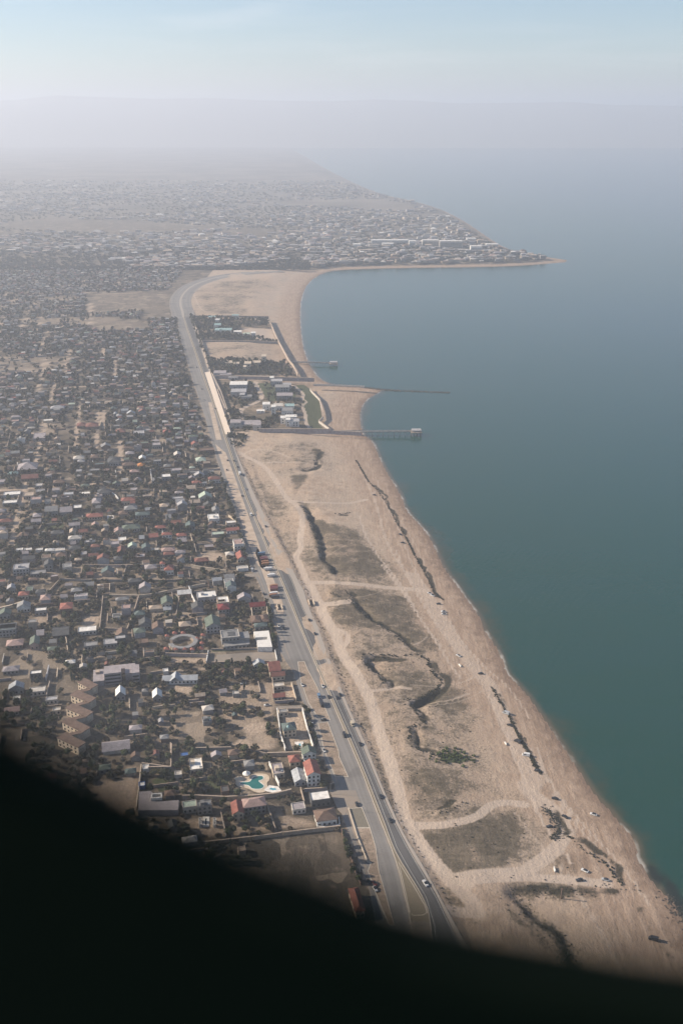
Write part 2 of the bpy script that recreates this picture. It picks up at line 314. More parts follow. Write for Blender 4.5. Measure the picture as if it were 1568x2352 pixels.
veg = [  # (strength, feather, polygon)
  (1.3, 7, T('E', [(590, 470), (640, 530), (690, 535), (740, 570), (690, 650), (700, 740), (760, 800), (775, 870), (740, 850), (680, 760), (640, 660), (620, 560)], DUNE)), (1.2, 8, T('E', [(640, 120), (700, 130), (690, 200), (650, 190)], DUNE)), (1.1, 6, T('E', [(520, 290), (620, 280), (600, 330), (540, 400)], DUNE)),
  (.85, 6, T('N', [(80, 105), (400, 112), (715, 118), (690, 170), (745, 235), (768, 330), (800, 418), (600, 434), (370, 434), (190, 372)], DUNE)),
  (1.0, 9, T('J', [(700, 640), (950, 590), (1230, 500), (1400, 440), (1568, 480), (1560, 700), (1450, 880), (1300, 950), (1010, 1030), (880, 900), (780, 740)], DUNE)),
  (.9, 12, T('J', [(570, 40), (900, 120), (1100, 180), (1350, 250), (1200, 320), (1000, 400), (700, 490), (650, 470), (620, 250)], DUNE)),
  (.7, 8, T('J', [(650, 520), (1000, 460), (1230, 380), (1200, 480), (900, 570), (660, 580)], DUNE)),
  (.85, 12, T('E', [(640, 540), (760, 560), (900, 600), (1000, 700), (1150, 820), (1000, 880), (780, 870), (700, 760), (640, 640)], DUNE)),
  (.9, 10, T('E', [(720, 920), (1000, 920), (1200, 960), (1280, 1060), (1250, 1140), (900, 1140), (720, 1050)], DUNE)),
  (.85, 8, T('I', [(170, 70), (350, 40), (470, 130), (560, 180), (300, 190), (210, 160)], DUNE)), (.85, 10, T('I', [(470, 130), (780, 100), (880, 200), (900, 300), (760, 330), (640, 240)], DUNE)),
  (.75, 10, T('I', [(430, 380), (700, 340), (830, 440), (880, 470), (700, 600), (600, 540), (500, 480)], DUNE)), (.9, 10, T('I', [(930, 480), (1050, 540), (1090, 640), (960, 720), (800, 660), (700, 640)], DUNE)),
  (.7, 14, T('I', [(500, 600), (640, 640), (740, 700), (800, 790), (1100, 700), (1150, 800), (980, 850), (900, 960), (720, 930), (560, 900), (520, 760)], DUNE)),
  (.9, 6, T('K', [(570, 590), (700, 530), (880, 550), (960, 610), (820, 680), (700, 720), (620, 700)], DUNE)), (.8, 4, T('K', [(150, 830), (250, 775), (600, 770), (1100, 770), (1090, 800), (900, 840), (600, 850), (250, 860)], DUNE)),
  (.45, 16, T('E', [(420, 110), (640, 100), (690, 130), (640, 240), (560, 260), (440, 270), (330, 190)], DUNE)), (.5, 12, T('E', [(230, 180), (320, 220), (480, 440), (580, 600), (570, 800), (540, 880), (470, 720), (330, 430)], DUNE)),
  (.6, 10, T('E', [(560, 740), (640, 660), (700, 760), (760, 870), (620, 880), (590, 800)], DUNE)), (.7, 8, T('I', [(150, 200), (230, 300), (330, 460), (430, 640), (500, 860), (560, 1050), (600, 1250), (560, 1250), (400, 800), (260, 480)], DUNE)),
  (.8, 8, T('J', [(350, 60), (440, 50), (540, 300), (590, 560), (640, 660), (620, 680), (520, 480)], DUNE)), (.85, 5, T('J', [(880, 1080), (960, 1080), (1120, 1170), (1170, 1260), (960, 1240)], DUNE)),
  (.9, 5, T('K', [(140, 850), (190, 900), (300, 1000), (600, 1230), (600, 1330), (450, 1250), (250, 1080)], DUNE)), (.8, 7, T('J', [(1000, 1290), (1100, 1300), (1200, 1372), (1010, 1372)], DUNE)),
  (.55, 30, T('O', [(180, 260), (420, 170), (800, 130), (900, 200), (700, 280), (650, 380), (780, 470), (180, 470)], 0)),
  (.9, 8, T('N', [(170, 300), (240, 290), (260, 340), (380, 360), (480, 330), (500, 380), (400, 420), (200, 440), (150, 330)], DUNE)), (.9, 10, T('N', [(130, 170), (190, 130), (330, 120), (390, 220), (250, 290), (190, 270)], DUNE)),
  (.6, 8, T('N', [(170, 455), (290, 460), (280, 520), (210, 548)], DUNE)), (.95, 8, T('O', [(150, 495), (840, 520), (850, 578), (600, 590), (500, 650), (910, 695), (915, 715), (240, 705)], DUNE)), (.9, 8, T('O', [(290, 880), (1000, 880), (1090, 1008), (320, 1008)], DUNE)),
  (.4, 8, T('O', [(250, 715), (920, 725), (990, 860), (290, 870)], DUNE)),
]
lawn = [T('N', [(600, 130), (650, 122), (700, 160), (750, 240), (765, 330), (745, 370), (792, 415), (690, 415), (665, 320), (640, 265), (660, 200)], DUNE), T('N', [(195, 130), (330, 120), (340, 150), (200, 160)], DUNE), T('N', [(360, 130), (530, 120), (600, 180), (600, 240), (430, 240)], DUNE),
        T('H', [(190, 560), (280, 500), (360, 500), (350, 640), (240, 640)]), T('H', [(520, 540), (740, 520), (760, 640), (540, 655)]), T('P', [(380, 1050), (500, 1050), (500, 1120), (380, 1120)]), T('I', [(870, 960), (990, 940), (1055, 985), (1000, 1010), (900, 1010)], DUNE),
        T('D', [(265, 295), (400, 290), (400, 340), (280, 345)]), T('H', [(1145, 475), (1235, 465), (1235, 510), (1150, 520)]), T('G', [(430, 345), (700, 335), (830, 330), (840, 345), (430, 362)])]
bare = [(s, T(*a)) for s, a in [
  (.5, ('D', [(540, 590), (780, 590), (762, 660), (512, 655)])), (.25, ('D', [(400, 665), (530, 690), (480, 740), (300, 762)])), (.3, ('D', [(680, 770), (840, 775), (800, 965), (640, 970)])), (.85, ('D', [(530, 885), (630, 885), (600, 960), (500, 960)])), (.7, ('D', [(325, 880), (385, 870), (385, 920), (325, 925)])),
  (.5, ('D', [(1150, 870), (1285, 870), (1270, 980), (1120, 980)])), (.9, ('D', [(1240, 490), (1400, 490), (1400, 550), (1230, 530)])), (.6, ('D', [(595, 395), (800, 400), (740, 430), (600, 445)])), (.6, ('D', [(975, 95), (1090, 100), (1090, 135), (975, 135)])), (.55, ('D', [(770, 105), (960, 110), (960, 145), (880, 140)])),
  (.75, ('D', [(1300, 400), (1370, 380), (1360, 425), (1290, 425)])), (.55, ('D', [(990, 220), (1170, 240), (1160, 290), (1000, 300)])), (.55, ('D', [(1180, 230), (1300, 240), (1300, 290), (1180, 290)])), (.45, ('D', [(205, 130), (470, 130), (480, 190), (210, 195)])), (.5, ('D', [(30, 220), (100, 220), (100, 280), (30, 285)])), (.5, ('D', [(120, 220), (200, 220), (200, 280), (120, 285)])),
  (.6, ('D', [(850, 600), (1010, 600), (1000, 650), (830, 645)])), (.7, ('D', [(210, 885), (300, 885), (290, 935), (205, 930)])), (.5, ('D', [(870, 810), (925, 780), (920, 860), (850, 850)])), (.6, ('D', [(680, 985), (840, 985), (840, 1040), (690, 1010)])), (.6, ('D', [(1150, 760), (1215, 770), (1215, 810), (1160, 800)])),
  (.9, ('G', [(140, 405), (390, 402), (390, 440), (130, 435)])), (.5, ('G', [(290, 85), (390, 90), (380, 205), (215, 222), (200, 95)])), (.95, ('G', [(935, 600), (1000, 590), (1020, 700), (940, 690)])), (.95, ('G', [(140, 590), (290, 590), (300, 660), (240, 655), (160, 625)])), (.8, ('G', [(330, 470), (410, 470), (400, 490), (330, 490)])), (.8, ('G', [(560, 600), (700, 590), (690, 630), (570, 630)])),
  (.6, ('G', [(480, 640), (880, 560), (880, 740), (870, 800), (700, 900), (900, 960), (880, 1045), (600, 1045), (660, 930), (480, 800)])), (.4, ('G', [(0, 780), (250, 770), (460, 800), (470, 960), (250, 960), (0, 1000)])), (.9, ('H', [(820, 170), (990, 150), (1000, 210), (900, 250), (830, 230)])), (.8, ('H', [(740, 320), (800, 260), (900, 300), (1080, 320), (1000, 350), (880, 350)])),
  (.8, ('H', [(1090, 80), (1230, 80), (1300, 330), (1130, 350)])), (.65, ('H', [(1040, 715), (1110, 800), (1330, 850), (1330, 895), (1080, 895), (1090, 820)])), (.6, ('H', [(750, 800), (1030, 820), (1040, 910), (760, 945)])), (.8, ('H', [(400, 830), (690, 810), (700, 950), (500, 945)])), (.9, ('H', [(0, 460), (100, 465), (85, 640), (0, 640)])),
  (.8, ('F', [(750, 1215), (1090, 1210), (1080, 1460), (950, 1500), (840, 1420), (700, 1300)])), (.6, ('F', [(1180, 1080), (1400, 1120), (1440, 1330), (1230, 1330), (1190, 1200)])), (.5, ('F', [(760, 230), (920, 240), (900, 300), (770, 290)])), (.5, ('F', [(620, 130), (720, 130), (690, 200), (640, 200)])),
  (.08, ('L', [(0, 140), (610, 60), (640, 70), (690, 250), (740, 440), (740, 500), (0, 520)])), (.35, ('L', [(500, 80), (610, 60), (640, 100), (600, 140), (520, 120)])),
  (.5, ('Q', [(590, 690), (780, 690), (780, 740), (600, 745)])), (.6, ('Q', [(1080, 1080), (1320, 1080), (1320, 1130), (1120, 1130)])), (.6, ('Q', [(220, 600), (530, 580), (540, 610), (330, 625)])), (.5, ('Q', [(910, 540), (1110, 540), (1110, 590), (910, 590)])), (.5, ('Q', [(780, 560), (900, 545), (890, 600), (780, 600)])),
  (.5, ('Q', [(600, 140), (780, 145), (790, 200), (600, 190)])), (.5, ('P', [(110, 315), (205, 315), (190, 410), (100, 410)])), (.45, ('P', [(300, 210), (610, 200), (620, 260), (310, 265)])), (.45, ('P', [(220, 420), (570, 400), (570, 480), (230, 490)])), (.45, ('P', [(380, 580), (570, 560), (570, 680), (370, 690)])), (.6, ('P', [(370, 700), (470, 710), (460, 770), (370, 760)])),
  (.30, ('B', [(400, 200), (790, 185), (800, 280), (400, 290)])), (.36, ('B', [(420, 315), (670, 320), (680, 365), (430, 370)])), (.30, ('B', [(0, 200), (330, 210), (330, 300), (0, 300)])), (.4, ('B', [(60, 860), (105, 855), (95, 905), (50, 905)])),
  (.22, ('A', [(0, 340), (120, 330), (300, 335), (520, 350), (400, 362), (150, 360), (0, 352)])), (.2, ('A', [(600, 290), (860, 285), (980, 300), (900, 310), (650, 298)]))]]
sand_yard = [T('O', [(600, 592), (860, 582), (908, 690), (720, 682), (700, 630)], DUNE)]
# scarps: (height of the drop, falls on which side of the path, fall-off, path)
scarps = [(5, 'R', 14, T('I', [(320, 10), (370, 40), (385, 75), (430, 100), (470, 128), (520, 158), (590, 195), (650, 240), (700, 280), (760, 325)][::-1], DUNE)),
  (4, 'R', 14, T('I', [(395, 357), (440, 352), (480, 352), (560, 352), (640, 352), (700, 335)], DUNE)), (4, 'L', 14, T('I', [(408, 362), (425, 395), (445, 425), (475, 455), (515, 488)], DUNE)),
  (6, 'R', 16, T('I', [(650, 632), (700, 628), (770, 610), (830, 570), (880, 530), (905, 480), (875, 450), (845, 425), (820, 380), (815, 345)], DUNE)),
  (4, 'L', 10, T('I', [(660, 640), (710, 655), (742, 690), (765, 730), (795, 760)], DUNE)), (3.5, 'L', 10, T('I', [(725, 795), (700, 820), (712, 850), (700, 890), (740, 930), (800, 945), (900, 962)], DUNE)),
  (5, 'R', 14, T('E', [(560, 252), (640, 248), (672, 232), (655, 200), (690, 150), (660, 128), (630, 150)], DUNE)), (5, 'R', 14, T('E', [(770, 850), (752, 810), (735, 795), (700, 770), (690, 730), (690, 690), (660, 625), (645, 580), (610, 500), (585, 460)], DUNE)),
  (4, 'R', 10, T('E', [(770, 505), (810, 500), (865, 490)], DUNE)), (4, 'R', 8, T('E', [(745, 970), (775, 990)], DUNE)),
  (2.2, 'R', 22, T('I', [(1520, 1080), (1500, 1035), (1440, 925), (1390, 850), (1350, 770), (1320, 700), (1290, 650), (1250, 590), (1205, 510)], DUNE)),
  (2.6, 'R', 22, T('E', [(1385, 968), (1330, 920), (1300, 850), (1270, 790), (1225, 715)], DUNE)), (2.6, 'R', 22, T('E', [(1170, 612), (1120, 530), (1080, 450), (1050, 390), (1020, 355), (970, 310)], DUNE)),
  (4.5, 'R', 18, T('K', [(1165, 785), (1090, 720), (1060, 650), (1000, 600), (920, 550), (850, 500), (780, 450), (710, 395)], DUNE)),
  (3.5, 'R', 12, T('K', [(600, 455), (660, 400), (668, 340), (620, 270), (560, 205)], DUNE)), (2.5, 'L', 12, T('J', [(830, 490), (920, 460), (1000, 420), (1080, 385)], DUNE)), (3.5, 'L', 10, T('I', [(515, 488), (560, 505), (540, 530), (500, 540)], DUNE)), (3.5, 'R', 10, T('I', [(820, 350), (790, 335), (760, 326)], DUNE)), (3.0, 'L', 9, T('I', [(795, 760), (760, 790), (725, 800)], DUNE)), (.9, 'R', 4, T('E', [(490, 715), (430, 570), (385, 440), (345, 330), (300, 215)], DUNE)), (1.0, 'R', 8, T('N', [(880, 400), (850, 300), (870, 230), (860, 170)], DUNE)), (1.0, 'R', 8, T('N', [(920, 400), (905, 330), (915, 270), (980, 220)], DUNE)), (4, 'R', 12, T('E', [(1000, 1110), (930, 1062), (900, 1040), (865, 965), (830, 940)], DUNE)),
  (2.0, 'R', 20, T('K', [(1568, 1420), (1450, 1300), (1330, 1120), (1260, 1000), (1200, 860)], DUNE))]
bank = smooth(T('K', [(1700, 850), (1175, 800), (1100, 776), (1000, 772), (800, 775), (600, 772), (400, 772), (250, 785), (150, 835), (185, 905), (250, 965), (300, 1025), (330, 1075), (420, 1120), (500, 1180), (590, 1235), (640, 1400)], DUNE), 1)
berm = [T('E', [(960, 300), (1020, 357), (1080, 450), (1120, 530), (1172, 612)], DUNE), T('E', [(1222, 712), (1268, 790), (1300, 850), (1330, 920), (1385, 968)], DUNE), T('I', [(1205, 512), (1250, 590), (1280, 640), (1320, 700), (1350, 770), (1375, 820)], DUNE), T('I', [(1435, 920), (1470, 985), (1510, 1050)], DUNE), T('E', [(1172, 612), (1200, 665), (1222, 712)], DUNE), T('E', [(890, 180), (925, 240), (960, 300)], DUNE), T('I', [(1375, 820), (1405, 870), (1435, 920)], DUNE)]

# ------------------------------------------------------------------ the ground sheet
def axis(segs, lo_end, hi_end, growth):
    a = []
    for s, e, st in segs: a += list(np.arange(s, e, st))
    a.append(segs[-1][1]); st = segs[0][2]; x = a[0]; pre = []
    while x > lo_end: st *= growth; x -= st; pre.append(x)
    st = segs[-1][2]; x = a[-1]; post = []
    while x < hi_end: st *= growth; x += st; post.append(x)
    return np.array(pre[::-1] + a + post)
gx = axis([(-420, -120, 4.), (-120, 500, 2.3)], -60000, 60000, 1.05)
gy = axis([(300, 1100, 2.3), (1100, 1700, 3.), (1700, 3000, 4.5)], -300, 70000, 1.035)
GX, GY = np.meshgrid(gx, gy); shp = GX.shape; PX, PY = GX.ravel(), GY.ravel()
def near(path, pad):
    xs, ys = [p[0] for p in path], [p[1] for p in path]
    return np.nonzero((PX > min(xs)-pad) & (PX < max(xs)+pad) & (PY > min(ys)-pad) & (PY < max(ys)+pad))[0]
ds, _, _, _ = pdist(PX, PY, shore); island = inpoly(PX, PY, land_poly); sd = np.where(island, ds, -ds)
xsh = XSH(PY); east = sstep(.5, 4.0, PX - xsh) * (1 - sstep(2050, 2350, PY))
Z = DUNE * east
west = (PX < XSl(PY)) & (PY > 250)
rough = sstep(8, 40, PX - xsh) * (PY < 3200)
Z += rough * ((vnoise(PX, PY, 70, 1)-.5)*1.6 + (vnoise(PX, PY, 22, 2)-.5)*.9 + (vnoise(PX, PY, 8, 3)-.5)*.5)
A = {k: np.zeros(PX.size) for k in ('veg', 'path', 'lawn', 'bare', 'town', 'wet', 'tufts_shade')}
for p, am in ((T('E', [(720, 920), (1000, 920), (1200, 960), (1280, 1060), (1250, 1140), (900, 1140), (720, 1050)], DUNE), 3.2), (T('I', [(800, 600), (930, 500), (1050, 560), (1060, 660), (900, 720), (760, 660)], DUNE), 2.6), (T('I', [(700, 760), (1100, 760), (1130, 880), (900, 900), (720, 860)], DUNE), 1.8), (T('J', [(560, 40), (1400, 200), (1200, 400), (700, 480)], DUNE), 1.2)):
    i = near(p, 10); d, _, _, _ = pdist(PX[i], PY[i], p + [p[0]]); k = sstep(-6, 10, np.where(inpoly(PX[i], PY[i], p), d, -d)); Z[i] += am*k*(np.maximum(vnoise(PX[i], PY[i], 11, 81)*.6 + vnoise(PX[i], PY[i], 5.5, 82)*.4, .45)-.45)*1.6
for H, side, fall, p in scarps:
    p = smooth(p, 1); i = near(p, 60); d, sg, run, tot = pdist(PX[i], PY[i], p)
    s = d * (sg if side == 'R' else -sg)                    # + is the high side
    s = s + (vnoise(PX[i], PY[i], 7, 5)-.5)*5
    end = np.clip(np.minimum(run, tot-run)/12 + .25, 0, 1) * (.75 + .5*vnoise(PX[i], PY[i], 18, 9))
    jump = sstep(-1.6, 1.6, s)
    Z[i] += 1.35*H*end*(jump*np.exp(-np.maximum(s, 0)/fall)*.42 - (1-jump)*np.exp(-np.maximum(-s, 0)/(fall*.8))*.58)
    A['tufts_shade'][i] = np.maximum(A['tufts_shade'][i], min(1, max(0, (H-1.2)/1.3))*end*np.exp(-((s+2)/(1.5+H*.42))**2))  # dark growth and the shade under the drop painted as one band
i = near(bank, 160); d, sg, run, tot = pdist(PX[i], PY[i], bank); s = d*sg + (vnoise(PX[i], PY[i], 8, 5)-.5)*4.5 - 2
A['tufts_shade'][i] = np.maximum(A['tufts_shade'][i], .74*np.exp(-((s-4)/4.5)**2)*sstep(34, 50, run)*sstep(12, 50, PX[i]-xsh[i]))  # bank face darkened for growth and for slope shade
Z[i] -= 4.6*sstep(-1, 7, s)*(1-sstep(90, 200, s))*sstep(34, 50, run)*sstep(12, 50, PX[i]-xsh[i])
A['veg'][i] = np.maximum(A['veg'][i], .9*np.exp(-((s-4)/6)**2)*sstep(34, 50, run)*sstep(12, 50, PX[i]-xsh[i]))
beachz = SEA + .2 + np.where(sd < 60, sd*.05, 3 + (sd-60)*.09)
Z = np.where(sd < 140, np.minimum(Z, np.where(sd > 0, beachz, SEA + sd*.06)), Z); Z = np.maximum(Z, SEA-14)
for st, fe, poly in veg:
    i = near(poly, fe*2); d, _, _, _ = pdist(PX[i], PY[i], poly + [poly[0]]); s = np.where(inpoly(PX[i], PY[i], poly), d, -d)
    A['veg'][i] = np.maximum(A['veg'][i], st*sstep(-fe, fe, s))
_r = random.Random(8); base_t = smooth(T('E', [(905, 120), (960, 330), (1060, 560), (1160, 740), (1270, 900)], DUNE) + T('I', [(890, 120), (990, 260), (1100, 400), (1190, 480), (1260, 600), (1320, 740), (1420, 930), (1520, 1120)], DUNE) + T('K', [(700, 330), (900, 560), (1080, 840), (1250, 1150), (1420, 1500)], DUNE), 1)
for k in range(16):                          # thin vehicle tracks wandering over the sand
    i0 = _r.randrange(0, len(base_t)-6); seg = base_t[i0:i0+_r.randrange(5, 14)]; ph = _r.uniform(0, 6); o_ = _r.uniform(-26, 16)
    if len(seg) > 2: tracks.append((2.6, _r.uniform(.45, .8), [(x + o_ + 5*sin(y*.02+ph), y) for x, y in seg]))
for k in range(14):
    x, y = T('E', [(_r.uniform(600, 1150), _r.uniform(300, 1050))], DUNE)[0] if k < 8 else T('I', [(_r.uniform(450, 1050), _r.uniform(150, 1100))], DUNE)[0]; a = _r.uniform(0, 3.1); L = _r.uniform(25, 70)
    tracks.append((2.4, _r.uniform(.35, .6), [(x + cos(a+.5*t)*L*t, y + sin(a+.5*t)*L*t) for t in np.linspace(-.5, .6, 5)]))
interior = T('J', [(620, 560), (560, 100)], DUNE) + T('I', [(560, 1000), (480, 780), (330, 480), (230, 250), (120, 60)], DUNE) + T('E', [(640, 930), (570, 740), (600, 560), (540, 440), (640, 440), (780, 600), (950, 640), (1080, 760), (1180, 880), (1230, 1000)], DUNE) + T('I', [(860, 150), (980, 330), (1080, 560), (1130, 800), (1200, 1000), (1290, 1150)], DUNE) + T('K', [(440, 60), (520, 190), (600, 440), (400, 640), (0, 740)], DUNE)
i = near(interior, 30); d, _, _, _ = pdist(PX[i], PY[i], interior + [interior[0]]); A['veg'][i] = np.maximum(A['veg'][i], .5*sstep(-14, 14, np.where(inpoly(PX[i], PY[i], interior), d, -d)))
for w, st, p in tracks:
    p = smooth(p, 2); i = near(p, w*3); d, _, _, _ = pdist(PX[i], PY[i], p)
    A['path'][i] = np.maximum(A['path'][i], st*(1-sstep(w*.32, w*.75, d)))
    Z[i] += 0
for p in paths_lawn:
    i = near(p, 12); d, _, _, _ = pdist(PX[i], PY[i], p); A['path'][i] = np.maximum(A['path'][i], 1-sstep(2.2, 4.5, d))
for p in lawn:
    i = near(p, 8); d, _, _, _ = pdist(PX[i], PY[i], p + [p[0]]); A['lawn'][i] = np.maximum(A['lawn'][i], sstep(-2, 2, np.where(inpoly(PX[i], PY[i], p), d, -d)))
for st, p in bare:
    fe = 2.5 if p[0][1] < 2000 else 30; i = near(p, fe*3); d, _, _, _ = pdist(PX[i], PY[i], p + [p[0]]); A['bare'][i] = np.maximum(A['bare'][i], st*sstep(-fe, fe, np.where(inpoly(PX[i], PY[i], p), d, -d)))
for p in sand_yard:
    i = near(p, 8); A['path'][i] = np.maximum(A['path'][i], inpoly(PX[i], PY[i], p)*.9)
far_town = (PY > 2830) & island; bay_open = inpoly(PX, PY, curve + T('C', [(760, 95), (690, 200), (680, 320), (200, 320)]))
A['town'] = np.where((west | far_town) & island & ~bay_open, 1.0, 0.0) * np.where(PY > 3230, sstep(2, 12, sd), sstep(20, 60, sd))
A['wet'] = sd
ny, nx = shp; q = np.arange(ny*nx).reshape(shp)
Fq = np.stack([q[:-1, :-1], q[:-1, 1:], q[1:, 1:], q[1:, :-1]], -1).reshape(-1, 4)
A['bare'] = np.maximum(A['bare'], .42*A['town']*sstep(.68, .78, vnoise(PX, PY, 130, 44))*(PY < 2850)*(PY > 860))
A['tone'] = (vnoise(PX, PY, 900, 21)*.5 + vnoise(PX, PY, 350, 22)*.5)
def gheight(x, y):
    j = int(np.clip(np.searchsorted(gx, x)-1, 0, nx-2)); k = int(np.clip(np.searchsorted(gy, y)-1, 0, ny-2)); Zg = Z.reshape(shp)
    fx = (x-gx[j])/(gx[j+1]-gx[j]); fy = (y-gy[k])/(gy[k+1]-gy[k])
    return float((Zg[k, j]*(1-fx)+Zg[k, j+1]*fx)*(1-fy) + (Zg[k+1, j]*(1-fx)+Zg[k+1, j+1]*fx)*fy)

N = NT('sand, scrub and soil'); co = N.coord('Object')
n_big = N.noise(co, .018, 8, .62); n_mid = N.noise(co, .11, 7, .65); n_fine = N.noise(co, .6, 6, .7)
rut = N.noise(N.coord('Object', scale=(.30, .035, 1), rot=(0, 0, -.35)), 1.0, 5, .6); lay = N.noise(N.coord('Object', scale=(.02, .16, 1), rot=(0, 0, .25)), 1.0, 6, .65)
sand = N.mix(N.ss(n_mid, .3, .72), (.30, .220, .158), (.45, .34, .25)); sand = N.mix(N.ss(n_big, .35, .7), sand, (.40, .315, .24))
sand = N.mix(N.ss(n_big, .5, .68, 0, .45), sand, N.mix(n_fine, (.20, .155, .115), (.31, .235, .175)))
sand = N.mix(N.ss(n_fine, .5, .8, 0, .35), sand, (.22, .165, .12))
sand = N.mix(N.ss(rut, .58, .72, 0, .4), sand, (.24, .18, .135))
vegc = N.mix(N.ss(n_fine, .3, .7), (.050, .042, .027), (.125, .10, .07)); vegc = N.mix(N.ss(lay, .45, .7, 0, .55), vegc, (.20, .16, .115))
v = N.math('ADD', N.attr('veg').outputs['Fac'], N.math('ADD', N.math('MULTIPLY', N.math('SUBTRACT', n_mid, .5), 2.0), N.math('ADD', N.math('MULTIPLY', N.math('SUBTRACT', n_big, .52), 1.7), N.math('MULTIPLY', N.math('SUBTRACT', n_fine, .5), 1.7))))
c = N.mix(N.ss(v, .12, .95, 0, .97), sand, vegc)
wet = N.attr('wet').outputs['Fac']; wetn = N.math('ADD', wet, N.math('MULTIPLY', N.math('SUBTRACT', n_mid, .5), 34))
c = N.mix(N.ss(wetn, 30, 62, .8, 0), c, N.mix(N.ss(rut, .4, .65), (.265, .185, .13), (.37, .27, .197)))
c = N.mix(N.ss(wetn, 0, 15, .75, 0), c, (.17, .115, .08))
c = N.mix(N.ss(N.math('ADD', N.attr('path').outputs['Fac'], N.math('MULTIPLY', N.math('SUBTRACT', n_fine, .5), .5)), .25, .7, 0, .9), c, N.mix(n_mid, (.38, .30, .235), (.50, .40, .315)))
tuft_shade = N.math('ADD', N.attr('tufts_shade').outputs['Fac'], N.math('MULTIPLY', N.math('SUBTRACT', n_mid, .5), 1.2))
c = N.mix(N.ss(tuft_shade, .40, .80, 0, .92), c, (.034, .031, .021))
plot = N.n('ShaderNodeTexVoronoi', distance='MANHATTAN'); plot.inputs['Scale'].default_value = .06; N.l(N.coord('Object', rot=(0, 0, -.22), scale=(1, .8, 1)), plot.inputs['Vector'])
sepc = N.n('ShaderNodeSeparateColor'); N.l(plot.outputs['Color'], sepc.inputs[0])
tc = N.mix(sepc.outputs[0], (.058, .048, .036), (.15, .12, .09)); tc = N.mix(N.ss(sepc.outputs[1], .84, .90, 0, .6), tc, (.30, .24, .18))
tc = N.mix(N.ss(n_mid, .54, .74, 0, .75), tc, (.28, .22, .165)); tc = N.mix(N.ss(n_fine, .5, .7, 0, .8), tc, (.035, .036, .024))
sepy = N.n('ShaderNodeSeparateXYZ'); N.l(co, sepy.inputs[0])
tc = N.mix(N.ss(sepy.outputs[1], 3300, 5200), tc, N.mix(N.ss(N.noise(co, .003, 6), .35, .65), (.10, .092, .082), (.20, .175, .15)))  # far land paled and evened out, haze put into its colour
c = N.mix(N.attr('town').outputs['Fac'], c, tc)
c = N.mix(N.ss(N.math('ADD', N.attr('bare').outputs['Fac'], N.math('MULTIPLY', N.math('SUBTRACT', n_mid, .5), .5)), .1, .95), c, N.mix(N.ss(n_fine, .35, .65), (.27, .205, .15), (.45, .35, .265)))
c = N.mix(N.ss(N.attr('lawn').outputs['Fac'], .3, .7), c, N.mix(n_mid, (.05, .062, .03), (.085, .09, .048)))
c = N.mix(N.ss(N.attr('path').outputs['Fac'], .93, .99, 0, .8), c, (.45, .36, .28))
bmp = N.math('ADD', N.math('MULTIPLY', n_mid, 1.4), N.math('ADD', N.math('MULTIPLY', n_fine, .8), N.math('MULTIPLY', rut, .5)))
N.bsdf(c, .95, .1, bmp, .55, 1.4)
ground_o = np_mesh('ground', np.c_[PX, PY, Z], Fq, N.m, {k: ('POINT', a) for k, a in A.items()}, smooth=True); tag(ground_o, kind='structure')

# ------------------------------------------------------------------ sea
sx = axis([(-450, 700, 7.)], -60000, 75000, 1.05); sy = axis([(120, 2800, 9.)], -400, 80000, 1.04)
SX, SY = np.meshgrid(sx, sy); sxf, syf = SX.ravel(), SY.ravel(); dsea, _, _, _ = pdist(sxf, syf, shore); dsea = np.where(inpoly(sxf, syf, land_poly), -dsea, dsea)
weed_poly = T('K', [(1225, 620), (1300, 640), (1400, 700), (1568, 880), (1760, 1100), (1700, 1300), (1560, 1110), (1430, 900), (1320, 800), (1260, 720)], SEA)
dw, _, _, _ = pdist(sxf, syf, weed_poly + [weed_poly[0]]); weed = sstep(-6, 8, np.where(inpoly(sxf, syf, weed_poly), dw, -dw))
ny2, nx2 = SX.shape; q = np.arange(ny2*nx2).reshape(SX.shape); F2 = np.stack([q[:-1, :-1], q[:-1, 1:], q[1:, 1:], q[1:, :-1]], -1).reshape(-1, 4)
keep = (dsea.reshape(SX.shape)[:-1, :-1] > -60).ravel(); F2 = F2[keep]
used = np.unique(F2); remap = np.full(sxf.size, -1); remap[used] = np.arange(used.size)
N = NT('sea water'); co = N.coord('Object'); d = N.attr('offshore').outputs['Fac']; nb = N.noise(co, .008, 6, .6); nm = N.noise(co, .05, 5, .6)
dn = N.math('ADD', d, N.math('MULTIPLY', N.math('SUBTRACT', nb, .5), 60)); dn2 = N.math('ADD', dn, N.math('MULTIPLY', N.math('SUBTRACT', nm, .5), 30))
c = N.mix(N.ss(dn2, -3, 18), (.036, .044, .026), (.004, .042, .032)); c = N.mix(N.ss(dn, 60, 330), c, (.001, .043, .036)); c = N.mix(N.ss(dn, 250, 1300), c, (.002, .045, .068)); c = N.mix(N.ss(N.noise(N.coord('Object', scale=(.004, .02, 1), rot=(0, 0, .4)), 1.0, 6, .6), .4, .7, 0, .3), c, (.006, .045, .048))  # blue farther out stands in for sky reflection and haze
c = N.mix(N.ss(d, .5, 7, .7, 0), c, (.12, .09, .06))
c = N.mix(N.ss(N.math('ADD', N.attr('weed').outputs['Fac'], N.math('MULTIPLY', N.math('SUBTRACT', nm, .5), .9)), .35, .8, 0, .9), c, (.010, .016, .014))
foam = N.math('MULTIPLY', N.ss(N.math('ADD', d, N.math('MULTIPLY', N.math('SUBTRACT', nm, .5), 5)), .8, 3.4, 1, 0), N.ss(N.noise(co, .03, 3), .46, .58))
c = N.mix(N.math('MULTIPLY', foam, .42), c, (.62, .58, .52))
